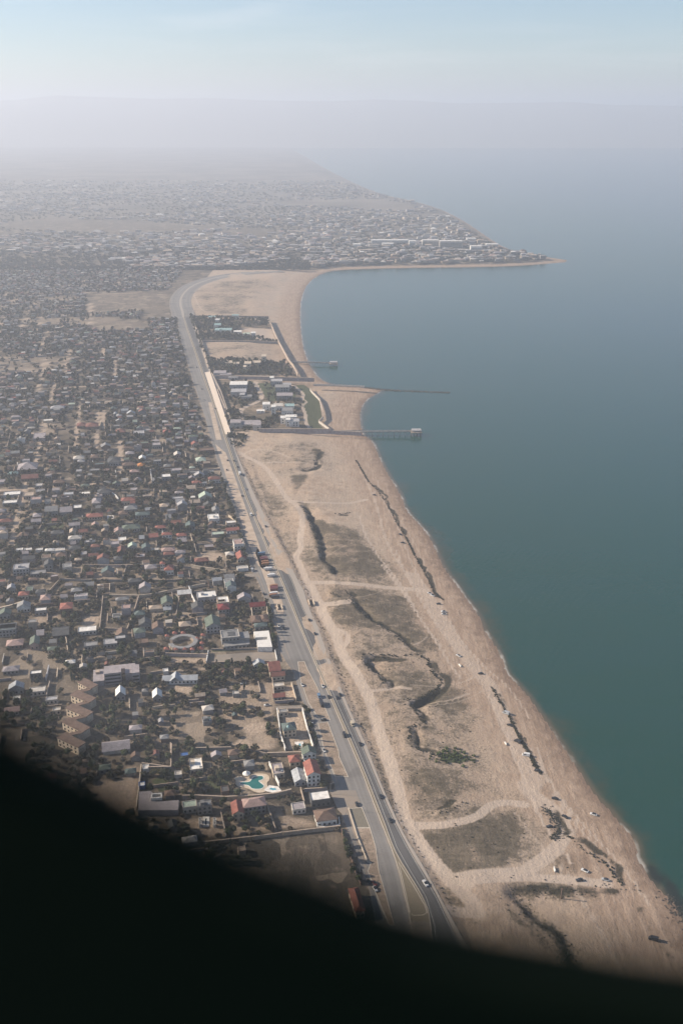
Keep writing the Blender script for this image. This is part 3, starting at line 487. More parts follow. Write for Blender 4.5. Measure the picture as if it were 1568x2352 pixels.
wv = N.n('ShaderNodeTexWave'); wv.inputs['Scale'].default_value = .05; wv.inputs['Distortion'].default_value = 5; wv.inputs['Detail'].default_value = 3; N.l(N.coord('Object', rot=(0, 0, .5)), wv.inputs['Vector'])
bs = N.bsdf(c, .2, .35, N.math('ADD', N.math('MULTIPLY', N.noise(co, .25, 4), .6), N.math('MULTIPLY', wv.outputs['Fac'], .15)), .35, .6); bs.inputs['IOR'].default_value = 1.33
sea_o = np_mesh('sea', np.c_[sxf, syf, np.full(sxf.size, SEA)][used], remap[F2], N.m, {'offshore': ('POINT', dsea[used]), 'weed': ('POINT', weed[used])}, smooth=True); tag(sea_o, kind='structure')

# ------------------------------------------------------------------ roads
def asphalt(name, a, b, streak=.35):
    N = NT(name); co = N.coord('Object'); t = N.attr('across').outputs['Fac']
    comb = N.n('ShaderNodeCombineXYZ'); N.l(t, comb.inputs[0]); N.l(N.math('MULTIPLY', N.attr('along').outputs['Fac'], .004), comb.inputs[1])
    mp = N.n('ShaderNodeMapping'); N.l(comb.outputs[0], mp.inputs[0]); mp.inputs['Scale'].default_value = (9, 1, 1)
    n1 = N.noise(co, .05, 6, .6); n2 = N.noise(mp.outputs[0], 1.0, 3, .5); n3 = N.noise(co, 1.2, 4)
    c = N.mix(N.ss(N.math('ADD', N.math('MULTIPLY', n1, .55), N.math('MULTIPLY', n3, .45)), .3, .7), a, b); c = N.mix(N.ss(n2, .4, .65, 0, streak), c, tuple(x*1.55 for x in b))
    edge = N.math('ADD', N.math('ABSOLUTE', N.math('SUBTRACT', t, .5)), N.math('MULTIPLY', N.math('SUBTRACT', N.noise(co, .09, 5), .5), .28)); c = N.mix(N.ss(edge, .40, .54, 0, .6), c, (.30, .235, .175)); c = N.mix(N.ss(N.noise(co, .02, 3), .55, .62, 0, .35), c, tuple(x*.6 for x in a))
    N.bsdf(c, .9, .15, n3, .2, .05); return N.m
def strip(name, fl, fr, y0, y1, z, mat, step=8., nacross=6, drop=None):
    ys = np.arange(y0, y1, step); ys = np.r_[ys, y1]; V, al, ac = [], [], []
    for y in ys:
        a, b = float(fl(y)), float(fr(y))
        for k in range(nacross+1): V.append((a+(b-a)*k/nacross, y, z)); al.append(y); ac.append(k/nacross)
    n = nacross+1; F = [(i*n+k, i*n+k+1, (i+1)*n+k+1, (i+1)*n+k) for i in range(len(ys)-1) for k in range(nacross)]
    return tag(np_mesh(name, V, F, mat, {'along': ('POINT', al), 'across': ('POINT', ac)}), kind='structure')
dark_asph = asphalt('worn dark asphalt', (.075, .072, .070), (.105, .10, .098)); pale_asph = asphalt('faded pale asphalt', (.145, .134, .124), (.20, .186, .170), .3)
concrete = plain('dusty concrete', (.33, .285, .24)); kerbm = plain('pale kerb stone', (.48, .42, .34)); vergem = None
N = NT('dry verge soil'); co = N.coord('Object'); n1 = N.noise(co, .12, 6, .65); n2 = N.noise(co, .9, 5, .7)
N.bsdf(N.mix(N.ss(n2, .42, .68, 0, .7), N.mix(N.ss(n1, .3, .7), (.22, .165, .125), (.36, .275, .21)), (.105, .095, .062)), .95, .1); vergem = N.m
N = NT('bare pale verge'); co = N.coord('Object'); N.bsdf(N.mix(N.ss(N.noise(co, .1, 6, .65), .3, .7), (.34, .265, .20), (.47, .375, .29)), .95, .1); verge_pale = N.m
YN, YF = 250., ROAD_TOP
strip('road', XR1l, XR1r, YN, YF, .08, dark_asph, nacross=10)
strip('road', lambda y: XR2r(y)-(19 if y < 2000 else 15), XR2r, YN, YF, .09, pale_asph, nacross=10)
strip('service_road', XSl, lambda y: XR2r(y)-(19 if y < 2000 else 15), YN, YF, .07, pale_asph, nacross=10)
strip('pavement', XR1r, lambda y: XSH(y), YN, YF, .16, concrete, nacross=3)
strip('central_reservation', lambda y: XR2r(y)+.3, lambda y: XR1l(y)-.3, YN, YF, .20, plain('dry grass and soil', (.20, .165, .115)), nacross=3)
def curved_strip(name, path, width, z, mat, side=0.0):
    L, R = offset(path, width/2+side), offset(path, -width/2+side); V, al, ac = [], [], []; run = 0
    for i, (l, r) in enumerate(zip(L, R)):
        if i: run += sqrt((path[i][0]-path[i-1][0])**2+(path[i][1]-path[i-1][1])**2)
        for k in range(5): V.append((l[0]+(r[0]-l[0])*k/4, l[1]+(r[1]-l[1])*k/4, z)); al.append(run); ac.append(k/4)
    F = [(i*5+k, (i+1)*5+k, (i+1)*5+k+1, i*5+k+1)[::-1] for i in range(len(path)-1) for k in range(4)]
    return tag(np_mesh(name, V, F, mat, {'along': ('POINT', al), 'across': ('POINT', ac)}), kind='structure')
curved_strip('road', curve, 50, .12, pale_asph); curved_strip('central_reservation', curve, 5, .30, concrete)
b = MB()
for E, off in ((XR2r, .0), (XR1l, .0)): b.ribbon([(float(E(y))+off, y) for y in np.arange(YN, YF, 9.)], .35, .05, .27)
tag(b.build('kerb', kerbm), kind='structure')
def pad(name, poly, z0, z1, mat):
    return tag(MB().prism(poly, z0, z1).build(name, mat), kind='structure')
def island(poly, mat=None, kerb=True, z=.17):
    pad('verge', poly, .0, z, mat or vergem)
    if kerb: tag(MB().ribbon(poly, .4, .0, z+.08, closed=True).build('kerb', kerbm), kind='structure')
island(T('E', [(88, 110), (132, 240), (184, 400), (218, 490), (256, 620), (330, 800), (384, 840), (336, 680), (264, 480), (200, 300), (148, 160)]), verge_pale, kerb=False)
island(T('C', [(268, 700), (304, 872), (330, 872), (284, 700)]), verge_pale, kerb=False)
island(T('M', [(210, 790), (250, 890), (300, 1060), (370, 1210), (420, 1340), (440, 1425), (515, 1420), (535, 1310), (490, 1150), (430, 1010), (360, 830), (300, 720), (250, 700)]), verge_pale, kerb=False)
island(T('M', [(85, 440), (210, 790), (250, 700), (300, 720), (210, 520), (120, 360)]), verge_pale, kerb=False)
island(T('G', [(1030, 433), (1075, 430), (1100, 490), (1165, 610), (1215, 740), (1255, 838), (1170, 818), (1105, 720), (1050, 560)]))
island(T('G', [(1172, 862), (1238, 852), (1275, 950), (1312, 1050)]) + T('H', [(1492, 400), (1555, 538), (1465, 535), (1420, 430), (1385, 340)]) + T('G', [(1205, 1010)]))
island(T('J', [(184, 462), (288, 455), (350, 610), (245, 612)]), plain('grey paving', (.17, .15, .115)))
island(T('J', [(246, 616), (351, 614), (395, 760), (420, 950), (470, 1120), (540, 1372), (500, 1372), (420, 1180), (335, 950), (360, 885), (330, 880)]))
island(T('J', [(575, 880), (610, 935), (700, 1080), (780, 1220), (798, 1275), (770, 1296), (690, 1300), (662, 1270), (630, 1120), (598, 980)]), plain('dusty paving slabs', (.24, .20, .165)))
pad('junction', [(float(XR2r(y)), y) for y in np.arange(250, T('J', [(660, 1300)])[0][1], 6)] + [(float(XR1l(y)), y) for y in np.arange(250, T('J', [(660, 1300)])[0][1], 6)][::-1], .0, .24, pale_asph)
car_park = pad('car_park', T('G', [(470, 382), (860, 357), (882, 430), (435, 446)]), .0, .1, pale_asph)
pad('side_street', T('G', [(872, 742), (1060, 735), (1090, 775), (880, 765)]), .0, .11, pale_asph)
pad('side_street', T('E', [(200, 850), (330, 848), (340, 866), (200, 866)]), .0, .11, pale_asph)
pad('forecourt', T('J', [(30, 312), (240, 318), (290, 452), (184, 458), (150, 520), (100, 470)]), .0, .12, pale_asph)
b = MB().ribbon(smooth(T('E', [(182, 145), (195, 130), (260, 110), (285, 88), (300, 66)], DUNE), 2), 9, -4, -2.1); tag(b.build('access_road', pale_asph), kind='structure')
b = MB()                                                    # the pale sloping retaining strip beside the highway at the resort
P = T('C', [(252, 562), (345, 848)]); Q = T('C', [(277, 566), (373, 852)], -1.5)
b.add([(*P[0], .1), (*P[1], .1), (*Q[1], 1.6), (*Q[0], 1.6), (*Q[0], -4), (*Q[1], -4)], [(0, 1, 2, 3), (3, 2, 5, 4)]); tag(b.build('embankment', plain('bright concrete', (.55, .46, .37))), kind='structure')
for E, o in ((XR1l, 2.0), (XR1r, -1.0)):                    # painted edge lines
    strip('road_marking', lambda y: E(y)+o-.12 if o > 0 else E(y)+o-.12, lambda y: E(y)+o+.12, YN, YF, .12, plain('worn road paint', (.42, .41, .38)), step=20., nacross=1)
# ------------------------------------------------------------------ occupancy of the town plan (2 m cells)
OX0, OY0, OS = -1400., 380., 2.0
OCC = np.zeros((1600, 1000), bool)          # [iy, ix]
def occ_poly(poly, pad=0.0):
    xs, ys = [p[0] for p in poly], [p[1] for p in poly]
    i0, i1 = int((min(xs)-pad-OX0)/OS), int((max(xs)+pad-OX0)/OS)+1; j0, j1 = int((min(ys)-pad-OY0)/OS), int((max(ys)+pad-OY0)/OS)+1
    i0, j0 = max(i0, 0), max(j0, 0); i1, j1 = min(i1, OCC.shape[1]-1), min(j1, OCC.shape[0]-1)
    if i1 <= i0 or j1 <= j0: return
    X, Y = np.meshgrid(OX0 + (np.arange(i0, i1)+.5)*OS, OY0 + (np.arange(j0, j1)+.5)*OS); k = inpoly(X, Y, poly)
    if pad: d, _, _, _ = pdist(X, Y, poly + [poly[0]]); k |= d < pad
    OCC[j0:j1, i0:i1] |= k
def occ_at(x, y, r=0.0):
    i0, i1 = int((x-r-OX0)/OS), int((x+r-OX0)/OS)+1; j0, j1 = int((y-r-OY0)/OS), int((y+r-OY0)/OS)+1
    if i0 < 0 or j0 < 0 or i1 >= OCC.shape[1] or j1 >= OCC.shape[0]: return True
    return bool(OCC[j0:j1, i0:i1].any())
def rect_poly(x, y, w, d, r): 
    c, s = cos(r), sin(r); return [(x+a*c-b*s, y+a*s+b*c) for a, b in ((-w/2, -d/2), (w/2, -d/2), (w/2, d/2), (-w/2, d/2))]
ys_ = np.arange(250, ROAD_TOP, 10.)
occ_poly([(float(XSl(y))-7, y) for y in ys_] + [(float(XSH(y))+4, y) for y in ys_][::-1])
occ_poly([(x-30, y) for x, y in curve] + [(x+60, y-10) for x, y in curve][::-1])
for s_, p in bare[:-2]:
    if s_ >= .65 or (p[0][1] > 1900 and random.random() < .55): occ_poly(p)
for p in (T('G', [(440, 375), (880, 350), (890, 435), (420, 450)]), T('H', [(760, 520), (1020, 515), (1020, 660), (760, 650)]), T('G', [(870, 720), (1100, 720), (1100, 780), (870, 780)])): occ_poly(p)
occ_poly(T('L', [(0, 130), (640, 60), (760, 440), (760, 600), (0, 560)]))
for w_, s_, p in tracks[18:]: 
    for (x, y) in resample(p, 3): occ_poly(rect_poly(x, y, w_*.9, w_*.9, 0))

LANES = []
_r = random.Random(3)
for k in range(60):                          # dirt lanes between the plots
    a0, b0 = -25 - 26*(k % 22) + _r.uniform(-8, 8), _r.uniform(480, 2600); L = _r.uniform(60, 240); c_, s_ = cos(.21), sin(.21)
    pts = [(c_*a0 - s_*(b0+t), s_*a0 + c_*(b0+t)) for t in np.linspace(0, L, 6)]
    if all(x < float(XSl(min(y, ROAD_TOP)))-14 for x, y in pts): LANES.append(pts)
for k in range(26):
    b0 = 800 + 1900*_r.random(); a0 = _r.uniform(-700, -60); L = _r.uniform(50, 150); c_, s_ = cos(.21), sin(.21); pts = [(c_*(a0+t) - s_*b0, s_*(a0+t) + c_*b0) for t in np.linspace(0, L, 6)]
    if all(x < float(XSl(min(y, ROAD_TOP)))-10 for x, y in pts): LANES.append(pts)
at_ = ground_o.data.attributes['bare'].data; bv = np.zeros(len(at_), np.float32); at_.foreach_get('value', bv)
for p in LANES:
    i = near(p, 8); d, _, _, _ = pdist(PX[i], PY[i], p); bv[i] = np.maximum(bv[i], 1.0*(1-sstep(1.6, 4.5, d)))
    for (x, y) in resample(p, 3): occ_poly(rect_poly(x, y, 4.5, 4.5, 0))
at_.foreach_set('value', bv)
GRID = .21                                    # the streets run square to the highway
glass = plain('dark window glass', (.02, .024, .028), .25, .5)
# ------------------------------------------------------------------ house maker
def roof_mesh(kind, w, d, h, pitch=.5, over=.55):
    b = MB(); W, D = w/2+over, d/2+over
    if kind == 'flat':
        b.box(0, 0, h, w-.62, d-.62, .12)
    elif kind == 'hip':
        k = min(W, D); r = k*pitch; L = W-k if W > D else 0; M = D-k if D > W else 0
        e = [(-W, -D), (W, -D), (W, D), (-W, D)]; vs = [(*p, h) for p in e] + [(*p, h+.25) for p in e] + ([(-L, -M, h+.25+r), (L, M, h+.25+r)])
        b.add(vs, [(0, 1, 5, 4), (1, 2, 6, 5), (2, 3, 7, 6), (3, 0, 4, 7), (3, 2, 1, 0)] + ([(4, 5, 9, 8), (5, 6, 9), (6, 7, 8, 9), (7, 4, 8)] if W > D else [(4, 5, 8), (5, 6, 9, 8), (6, 7, 9), (7, 4, 8, 9)]))
    else:
        turn = kind == 'gable_deep'
        if turn: W, D = D, W
        r = D*pitch*1.1; vs = [(-W, -D, h), (W, -D, h), (W, 0, h+r), (-W, 0, h+r), (-W, D, h), (W, D, h)]; vs += [(x, y, z+.25) for x, y, z in vs]
        if turn: vs = [(-y, x, z) for x, y, z in vs]
        b.add(vs, [(6, 7, 8, 9), (9, 8, 11, 10), (1, 0, 3, 2), (2, 3, 4, 5), (0, 1, 7, 6), (5, 4, 10, 11), (0, 6, 9, 3), (3, 9, 10, 4), (1, 2, 8, 7), (2, 5, 11, 8)])
    return b
def wall_mesh(kind, w, d, h, pitch=.5):
    b = MB()
    if kind == 'flat': b.ribbon([(-w/2+.15, -d/2+.15), (w/2-.15, -d/2+.15), (w/2-.15, d/2-.15), (-w/2+.15, d/2-.15)], .3, -.3, h+.55, closed=True)
    else:
        b.box(0, 0, -.3, w, d, h+.3)
        if kind.startswith('gable'):
            W, D = (w/2, d/2) if kind == 'gable' else (d/2, w/2); r = D*pitch*1.1*.94
            for s in (-1, 1):
                tri = [(s*(W-.1), -D+.2, h), (s*(W-.1), D-.2, h), (s*(W-.1), 0, h+r)]
                if kind == 'gable_deep': tri = [(-y, x, z) for x, y, z in tri]
                b.add(tri, [(0, 1, 2) if s > 0 else (2, 1, 0)])
    return b
WIN = MB().box(0, 0, 0, 1.3, .16, 1.5, bottom=True).data('window', glass)
DOOR = MB().box(0, 0, 0, 1.2, .16, 2.2, bottom=True).data('door', plain('brown door', (.06, .04, .03)))
HOUSES = []
def house(name, look, x, y, w, d, kind, roofc, wallc, st=1, rot=GRID, windows=0, cat='house', z=0.0, group='houses of the seaside suburb', label=None, pitch=.5, hut=False, only=None, h=None):
    h = h or (2.9*st + .4); root = empty(name, x, y, z, rot); tag(root, label, cat, group)
    link('wall', wall_mesh(kind, w, d, h, pitch).data('wall', paint(wallc)), root)
    rf = link('roof', roof_mesh(kind, w, d, h, pitch).data('roof', paint(roofc, .75, .35, .35, 'plain' if kind == 'flat' else 'tile')), root)
    if hut:
        MB().box(w*random.uniform(-.25, .1), d*random.uniform(-.1, .25), h+.12, 2.6, 3, 2.1).build('roof_hut', paint(wallc), rf); MB().box(w*.3, -d*.3, h+.12, 1.0, 1.4, .8).build('roof_tank', paint('silver'), rf)
    if windows:
        n = max(2, min(6, int(w/2.6)))
        for s in range(int(st)):
            for i in range(n):
                o = link('window', WIN, root); o.location = (-w/2 + w*(i+.5)/n, -d/2-.02, .95 + 2.9*s)
            for i in range(2):
                o = link('window', WIN, root); o.location = (w/2+.02, -d/2 + d*(i+.5)/2, .95 + 2.9*s); o.rotation_euler = (0, 0, pi/2)
                o = link('window', WIN, root); o.location = (-w/2-.02, -d/2 + d*(i+.5)/2, .95 + 2.9*s); o.rotation_euler = (0, 0, pi/2)
    if label is None: PENDING.append((root, look, x, y, only))
    HOUSES.append((x, y)); occ_poly(rect_poly(x, y, w, d, rot), 1.5); return root
KIND_LOOK = {'flat': 'flat', 'hip': 'hipped', 'gable': 'gabled', 'gable_deep': 'gabled'}
def traced(z, x0, x1, yt, yb, kind, roofc, wallc, st=1, label=None, name='house', cat='house', rot=GRID, hut=False, hz=0.0, pitch=.5, size=None, m=None):
    u, v = uv(z, (x0+x1)/2, yb); gx_, gy_ = ground(u, v, hz); s = ppm(gx_, gy_, hz)*ZF[z][2]**-1 * 0; k = ppm(gx_, gy_, hz); sc_ = ZF[z][2]*2731/1568
    w = (x1-x0)/(sc_*k); H = (yb-yt)/(sc_*k); a = dep(v); h = 2.9*st + .4
    w_ = max(4, w/ (cos(rot)+.25*abs(sin(rot)))); rise = 0 if kind == 'flat' else .35*w_*pitch*.5
    d = (H - (h + (.5 if kind == 'flat' else rise))*cos(a))/sin(a) if size is None else size
    if size is None: d = min(max(d, w_*.6, 4.5), max(w_*1.7, 8))
    cx, cy = gx_ - sin(rot)*d/2, gy_ + cos(rot)*d/2
    st_ = {1: 'single-storey', 2: 'two-storey', 3: 'three-storey'}.get(int(st), 'low')
    look = f'{wallc} house, {roofc} {KIND_LOOK[kind]} roof' if roofc != wallc else f'{KIND_LOOK[kind]}-roofed {wallc} house'
    r = house(name, look, cx, cy, w_, d, kind, roofc, wallc, st, rot, windows=1 if gy_ < 1250 else 0, cat=cat, z=hz, label=label, hut=hut, pitch=pitch)
    if m: mark(m, cx, cy)
    return r
F_, H_, G_, GD = 'flat', 'hip', 'gable', 'gable_deep'
for a in [
 # by the pool garden
 ('H', 455, 548, 405, 515, F_, 'white', 'cream', 1, 'white flat-roofed villa with an open roof court in the pool garden', 'villa', 'villa', GRID, True, 0, .5, None, 'the roof court villa'),
 ('H', 405, 505, 703, 790, F_, 'pale green', 'offwhite', 1.4, 'pale green flat-roofed house beside the long mauve grey L-shaped building', 'house', 'house', GRID, False, 0, .5, None, 'the pale green flat roof'),
 ('H', 508, 610, 700, 800, F_, 'grey', 'grey', 2, 'grey two-storey flat house beside the pale green roof', 'house', 'house', GRID, True),
 ('H', 755, 830, 715, 850, GD, 'red', 'cream', 2, 'red-roofed house with a bright cream side wall below the long garden wall', 'house', 'house', GRID, False, 0, .5, None, 'the cream-sided red house'),
 ('H', 828, 985, 700, 800, H_, 'pink', 'grey', 2, 'broad grey house under a faded pink hipped roof below the long garden wall', 'house', 'house'),
 ('H', 1168, 1262, 715, 795, F_, 'mauve grey', 'offwhite', 1, 'low house with mauve grey flat roof between dry yards below the long wall', 'house', 'house'),
 ('H', 1298, 1436, 636, 745, F_, 'white', 'dark grey', 1.6, 'large plain white flat roof edged in black beside the service road', 'house', 'house', GRID, False, 0, .5, None, 'the large white roof'),
 ('H', 1335, 1480, 758, 880, H_, 'brown', 'white', 1.4, 'white corner house with brown hipped roof at the last cross wall', 'house', 'house', GRID, False, 0, .5, None, 'the brown-roofed corner house'),
 ('H', 1270, 1362, 430, 605, GD, 'red', 'white', 3, 'tall white three-storey house with a red gabled roof by the service road', 'house', 'house', GRID, False, 0, .5, None, 'the tall red-roofed house'),
 ('H', 1183, 1262, 488, 600, GD, 'silver', 'pale grey', 1, 'low shed with a grey sheet metal roof beside the tall red-roofed house', 'shed', 'shed'),
 ('H', 1150, 1222, 383, 462, H_, 'red', 'cream', 1, 'small cream house with a red hipped roof on a lawn', 'house', 'house', GRID, False, 0, .6),
 ('H', 1240, 1332, 335, 432, GD, 'green', 'white', 2, 'white two-storey house with a green gabled roof by the service road', 'house', 'house', GRID, False, 0, .5, None, 'the green gabled house'),
 ('H', 1105, 1195, 155, 262, H_, 'teal', 'cream', 2, 'cream villa with a dark teal hipped roof and pale cupola between bright walls', 'villa', 'villa', GRID, False, 0, .6, None, 'the teal-roofed villa'),
 ('H', 1033, 1115, 438, 545, F_, 'mauve grey', 'cream', 1, 'pale mauve flat-roofed house beside the pool terrace', 'house', 'house', GRID, True),
 ('H', 130, 170, 464, 505, F_, 'white', 'white', .7, 'small white box-like hut against the back garden wall', 'hut', 'hut'),
 ('H', 102, 142, 588, 625, F_, 'white', 'blue', .7, 'small hut with white roof and blue side by the boundary wall', 'hut', 'hut'),
 ('H', 388, 446, 362, 412, F_, 'blue', 'dark grey', .6, 'dark blue flat canopy in the trees behind the white villa', 'canopy', 'canopy'),
 ('H', 348, 400, 502, 545, F_, 'offwhite', 'offwhite', .6, 'low pale kiosk beside the villa path', 'kiosk', 'kiosk'),
 ('H', 540, 605, 440, 500, F_, 'black', 'dark grey', .5, 'low dark flat outbuilding on the shaded side of the white villa', 'outbuilding', 'outbuilding'),
 ('L', 735, 800, 462, 650, H_, 'red', 'cream', 1.5, 'long cream house with a red roof beside the service road at the field corner', 'house', 'house', GRID, False, 0, .6, 17, 'the red roof at the field corner'),
 # strip between the ring building and the highway
 ('G', 395, 495, 118, 232, GD, 'green', 'pale grey', 2, 'grey-green gabled two-storey house behind the grey mansion', 'house', 'house', GRID, False, 0, .5, None, 'the grey-green gabled house'),
 ('G', 480, 556, 22, 112, H_, 'maroon', 'grey', 2, 'grey two-storey house with a dark maroon hipped roof', 'house', 'house'),
 ('G', 470, 530, 0, 60, F_, 'pink', 'cream', 2, 'pinkish flat-roofed block behind the maroon-roofed house', 'house', 'house'),
 ('G', 700, 806, 34, 70, G_, 'maroon', 'cream', 1, 'low house with a dark maroon gabled roof across the top of the courtyard', 'house', 'house'),
 ('G', 712, 770, 70, 190, H_, 'brown', 'brown', 1.5, 'brown-roofed house on the inner side of the walled courtyard', 'house', 'house', GRID, False, 0, .4),
 ('G', 768, 830, 90, 176, H_, 'brown', 'cream', 1, 'low brown-roofed wing on the road side of the walled courtyard', 'house', 'house', GRID, False, 0, .4),
 ('G', 733, 818, 174, 214, H_, 'teal', 'grey', 1.2, 'small house with a teal hipped roof behind the white U-shaped roofs', 'house', 'house', GRID, False, 0, .5, None, 'the small teal hipped roof'),
 ('G', 725, 800, 438, 482, GD, 'silver', 'white', 1.2, 'white house with a silver gabled roof at the car park edge', 'house', 'house'),
 ('G', 835, 912, 428, 545, G_, 'red', 'cream', 2, 'cream house with a big bright red roof by the car park', 'house', 'house', GRID, False, 0, .6, None, 'the big bright red roof'),
 ('G', 850, 942, 520, 562, G_, 'brick red', 'cream', 1.2, 'low cream wing with a brick red roof in front of the big red roof', 'house', 'house'),
 ('G', 860, 940, 575, 630, F_, 'offwhite', 'cream', 1, 'flat pale annex between the red roofs beside the sandy yard', 'house', 'house'),
 ('G', 862, 942, 655, 705, G_, 'red', 'grey', 1, 'long low grey house with a red roof beside the sandy yard', 'house', 'house', GRID, False, 0, .6),
 ('G', 900, 965, 775, 812, F_, 'grey', 'cream', 1, 'small flat grey house inside the bright walls of the teal-roofed villa', 'house', 'house'),
 ('G', 25, 85, 632, 712, GD, 'white', 'grey', 1.2, 'shed with a bright white sloping roof among dark trees', 'shed', 'shed', GRID, False, 0, .8, None, 'the bright sloping shed roof'),
 ('G', 580, 625, 655, 680, F_, 'offwhite', 'grey', .8, 'small pale shed in the allotments with a flat roof', 'shed', 'shed'),
 ('G', 490, 535, 640, 668, G_, 'mauve grey', 'grey', .8, 'small mauve-roofed shed in the allotments', 'shed', 'shed'),
 ('G', 95, 130, 500, 522, F_, 'white', 'white', .8, 'small white flat-roofed hut beside the schoolhouse', 'hut', 'hut'),
 # around the zigzag block
 ('F', 245, 335, 376, 440, F_, 'white', 'dark grey', 2, 'dark two-storey house with a bright white flat roof and high yard wall', 'house', 'house', GRID, False, 0, .5, None, 'the dark white-topped house'),
 ('F', 235, 360, 520, 556, F_, 'offwhite', 'offwhite', 1, 'long pale flat roof in front of the dark white-topped house', 'house', 'house'),
 ('F', 80, 190, 460, 545, GD, 'silver', 'grey', 1.6, 'blue-grey gabled house at the edge of the dark trees', 'house', 'house'),
 ('F', 915, 985, 498, 590, GD, 'white', 'grey', 1.2, 'steep white-roofed shed beside the zigzag block', 'shed', 'shed', GRID, False, 0, .9),
 ('F', 815, 925, 104, 180, F_, 'pale grey', 'grey', 1, 'pale grey flat-roofed low wing of a long plot', 'house', 'house'),
 ('F', 905, 990, 78, 150, F_, 'pale grey', 'dark grey', 1.5, 'pale grey flat roof raised above a dark wall', 'house', 'house', GRID, False, 0, .5, None, 'the raised pale grey roof'),
 ('F', 615, 760, 20, 80, F_, 'white', 'offwhite', 1, 'long white flat-roofed building above a dark yard', 'house', 'house', GRID, False, 0, .5, None, 'the long white flat roof'),
 ('F', 58, 182, 108, 190, H_, 'pink', 'brown', 1, 'broad house with a pinkish brown hipped roof', 'house', 'house', GRID, False, 0, .4, None, 'the pinkish hipped roof'),
 ('F', 242, 310, 80, 195, GD, 'green', 'pink', 1.5, 'pink-walled house with a dull green gabled roof', 'house', 'house'),
 ('F', 418, 542, 14, 110, G_, 'dark grey', 'dark grey', 1, 'large dark grey roof beside a blue awning', 'house', 'house', GRID, False, 0, .3, None, 'the large dark grey roof'),
 ('F', 0, 132, 0, 82, F_, 'teal', 'grey', 2, 'grey-teal flat block with a parapet at the edge of the view', 'house', 'house'),
 ('F', 108, 165, 574, 615, F_, 'white', 'offwhite', 1, 'small white flat roof beside the dark trees at the shadow edge', 'house', 'house'),
 ('F', 365, 455, 574, 622, F_, 'pale grey', 'offwhite', 1, 'pale flat-roofed cottage behind the zigzag block', 'house', 'house'),
 ('F', 415, 480, 660, 705, F_, 'offwhite', 'cream', 1, 'cream flat cottage close behind the zigzag block', 'house', 'house'),
 ('F', 45, 155, 668, 712, G_, 'pink', 'grey', 1, 'long pinkish gabled roof at the shadow edge', 'house', 'house'),
 ('F', 520, 590, 290, 325, H_, 'white', 'grey', .8, 'small white hipped roof alone in the dark orchard', 'house', 'house'),
 ('F', 665, 770, 130, 195, F_, 'grey', 'grey', 1, 'grey flat house with a curved pale wall', 'house', 'house'),
 ('F', 380, 465, 185, 225, H_, 'green', 'cream', 1, 'small dull green hipped roof in the orchard', 'house', 'house'),
 ('F', 30, 150, 330, 390, H_, 'mauve grey', 'grey', 1, 'broad mauve hipped roof beside the dark white-topped house', 'house', 'house'),
 ('F', 990, 1068, 1125, 1190, H_, 'teal', 'grey', .8, 'low teal-roofed hut by the rough sandy lot', 'hut', 'hut'),
 ('F', 780, 870, 1115, 1165, H_, 'green', 'grey', 1, 'dull green roof beside the rough sandy lot', 'house', 'house'),
 ('F', 810, 1020, 950, 1010, G_, 'mauve grey', 'offwhite', .8, 'long low mauve-roofed shed in the allotments', 'shed', 'shed'),
 # mid suburb
 ('D', 1012, 1040, 546, 615, H_, 'red', 'white', 3, 'slim white tower house with a red cap beside a walled field', 'house', 'house', GRID, False, 0, .6, None, 'the white tower house'),
 ('D', 1036, 1092, 562, 628, H_, 'red', 'white', 1.6, 'white house with a red hipped roof joined to the slim tower', 'house', 'house', GRID, False, 0, .6),
 ('D', 88, 186, 553, 630, F_, 'pale grey', 'pale grey', 2, 'lavender grey flat-roofed two-storey block', 'house', 'house', GRID, True, 0, .5, None, 'the lavender grey block'),
 ('D', 195, 290, 600, 642, F_, 'grey', 'grey', 1, 'grey flat-roofed hall beside the lavender grey block', 'house', 'house'),
 ('D', 283, 335, 538, 606, GD, 'dark grey', 'grey', 2, 'tall narrow grey gabled house behind a walled field', 'house', 'house'),
 ('D', 434, 514, 378, 425, H_, 'offwhite', 'white', 1.3, 'white house with a pale hipped roof in front of dark trees', 'house', 'house', GRID, False, 0, .5, None, 'the pale hipped white house'),
 ('D', 104, 148, 459, 488, F_, 'white', 'white', .8), ('D', 155, 203, 457, 488, F_, 'white', 'white', .8), ('D', 228, 272, 466, 488, F_, 'white', 'white', .8), ('D', 288, 340, 462, 492, H_, 'white', 'white', .8, 'rounded white roof in the row of white huts', 'hut', 'hut', GRID, False, 0, .5, None, 'the row of white huts'), ('D', 340, 410, 464, 492, F_, 'offwhite', 'white', .8),
 ('D', 1170, 1226, 298, 360, GD, 'teal', 'grey', 2), ('D', 1110, 1172, 362, 402, H_, 'red', 'white', 1, 'white cottage with a bright red hipped roof in a walled yard', 'house', 'house', GRID, False, 0, .5, None, 'the red-roofed cottage'), ('D', 1022, 1080, 358, 412, H_, 'red', 'white', 2), ('D', 978, 1040, 316, 352, H_, 'red', 'grey', 1),
 ('D', 1240, 1362, 728, 800, F_, 'white', 'pale grey', 1.6, 'white flat-roofed complex with several roof levels by a long wall', 'house', 'house', GRID, True, 0, .5, None, 'the white multi-level complex'),
 ('D', 1370, 1442, 760, 842, F_, 'white', 'cream', 2), ('D', 1118, 1202, 718, 765, G_, 'white', 'pink', .8), ('D', 1018, 1086, 768, 850, GD, 'green', 'cream', 2, 'cream house with twin green gables', 'house', 'house', GRID, False, 0, .5, None, 'the twin green gables'), ('D', 940, 1022, 815, 858, H_, 'tan', 'cream', .8), ('D', 1030, 1075, 825, 865, G_, 'silver', 'grey', .8),
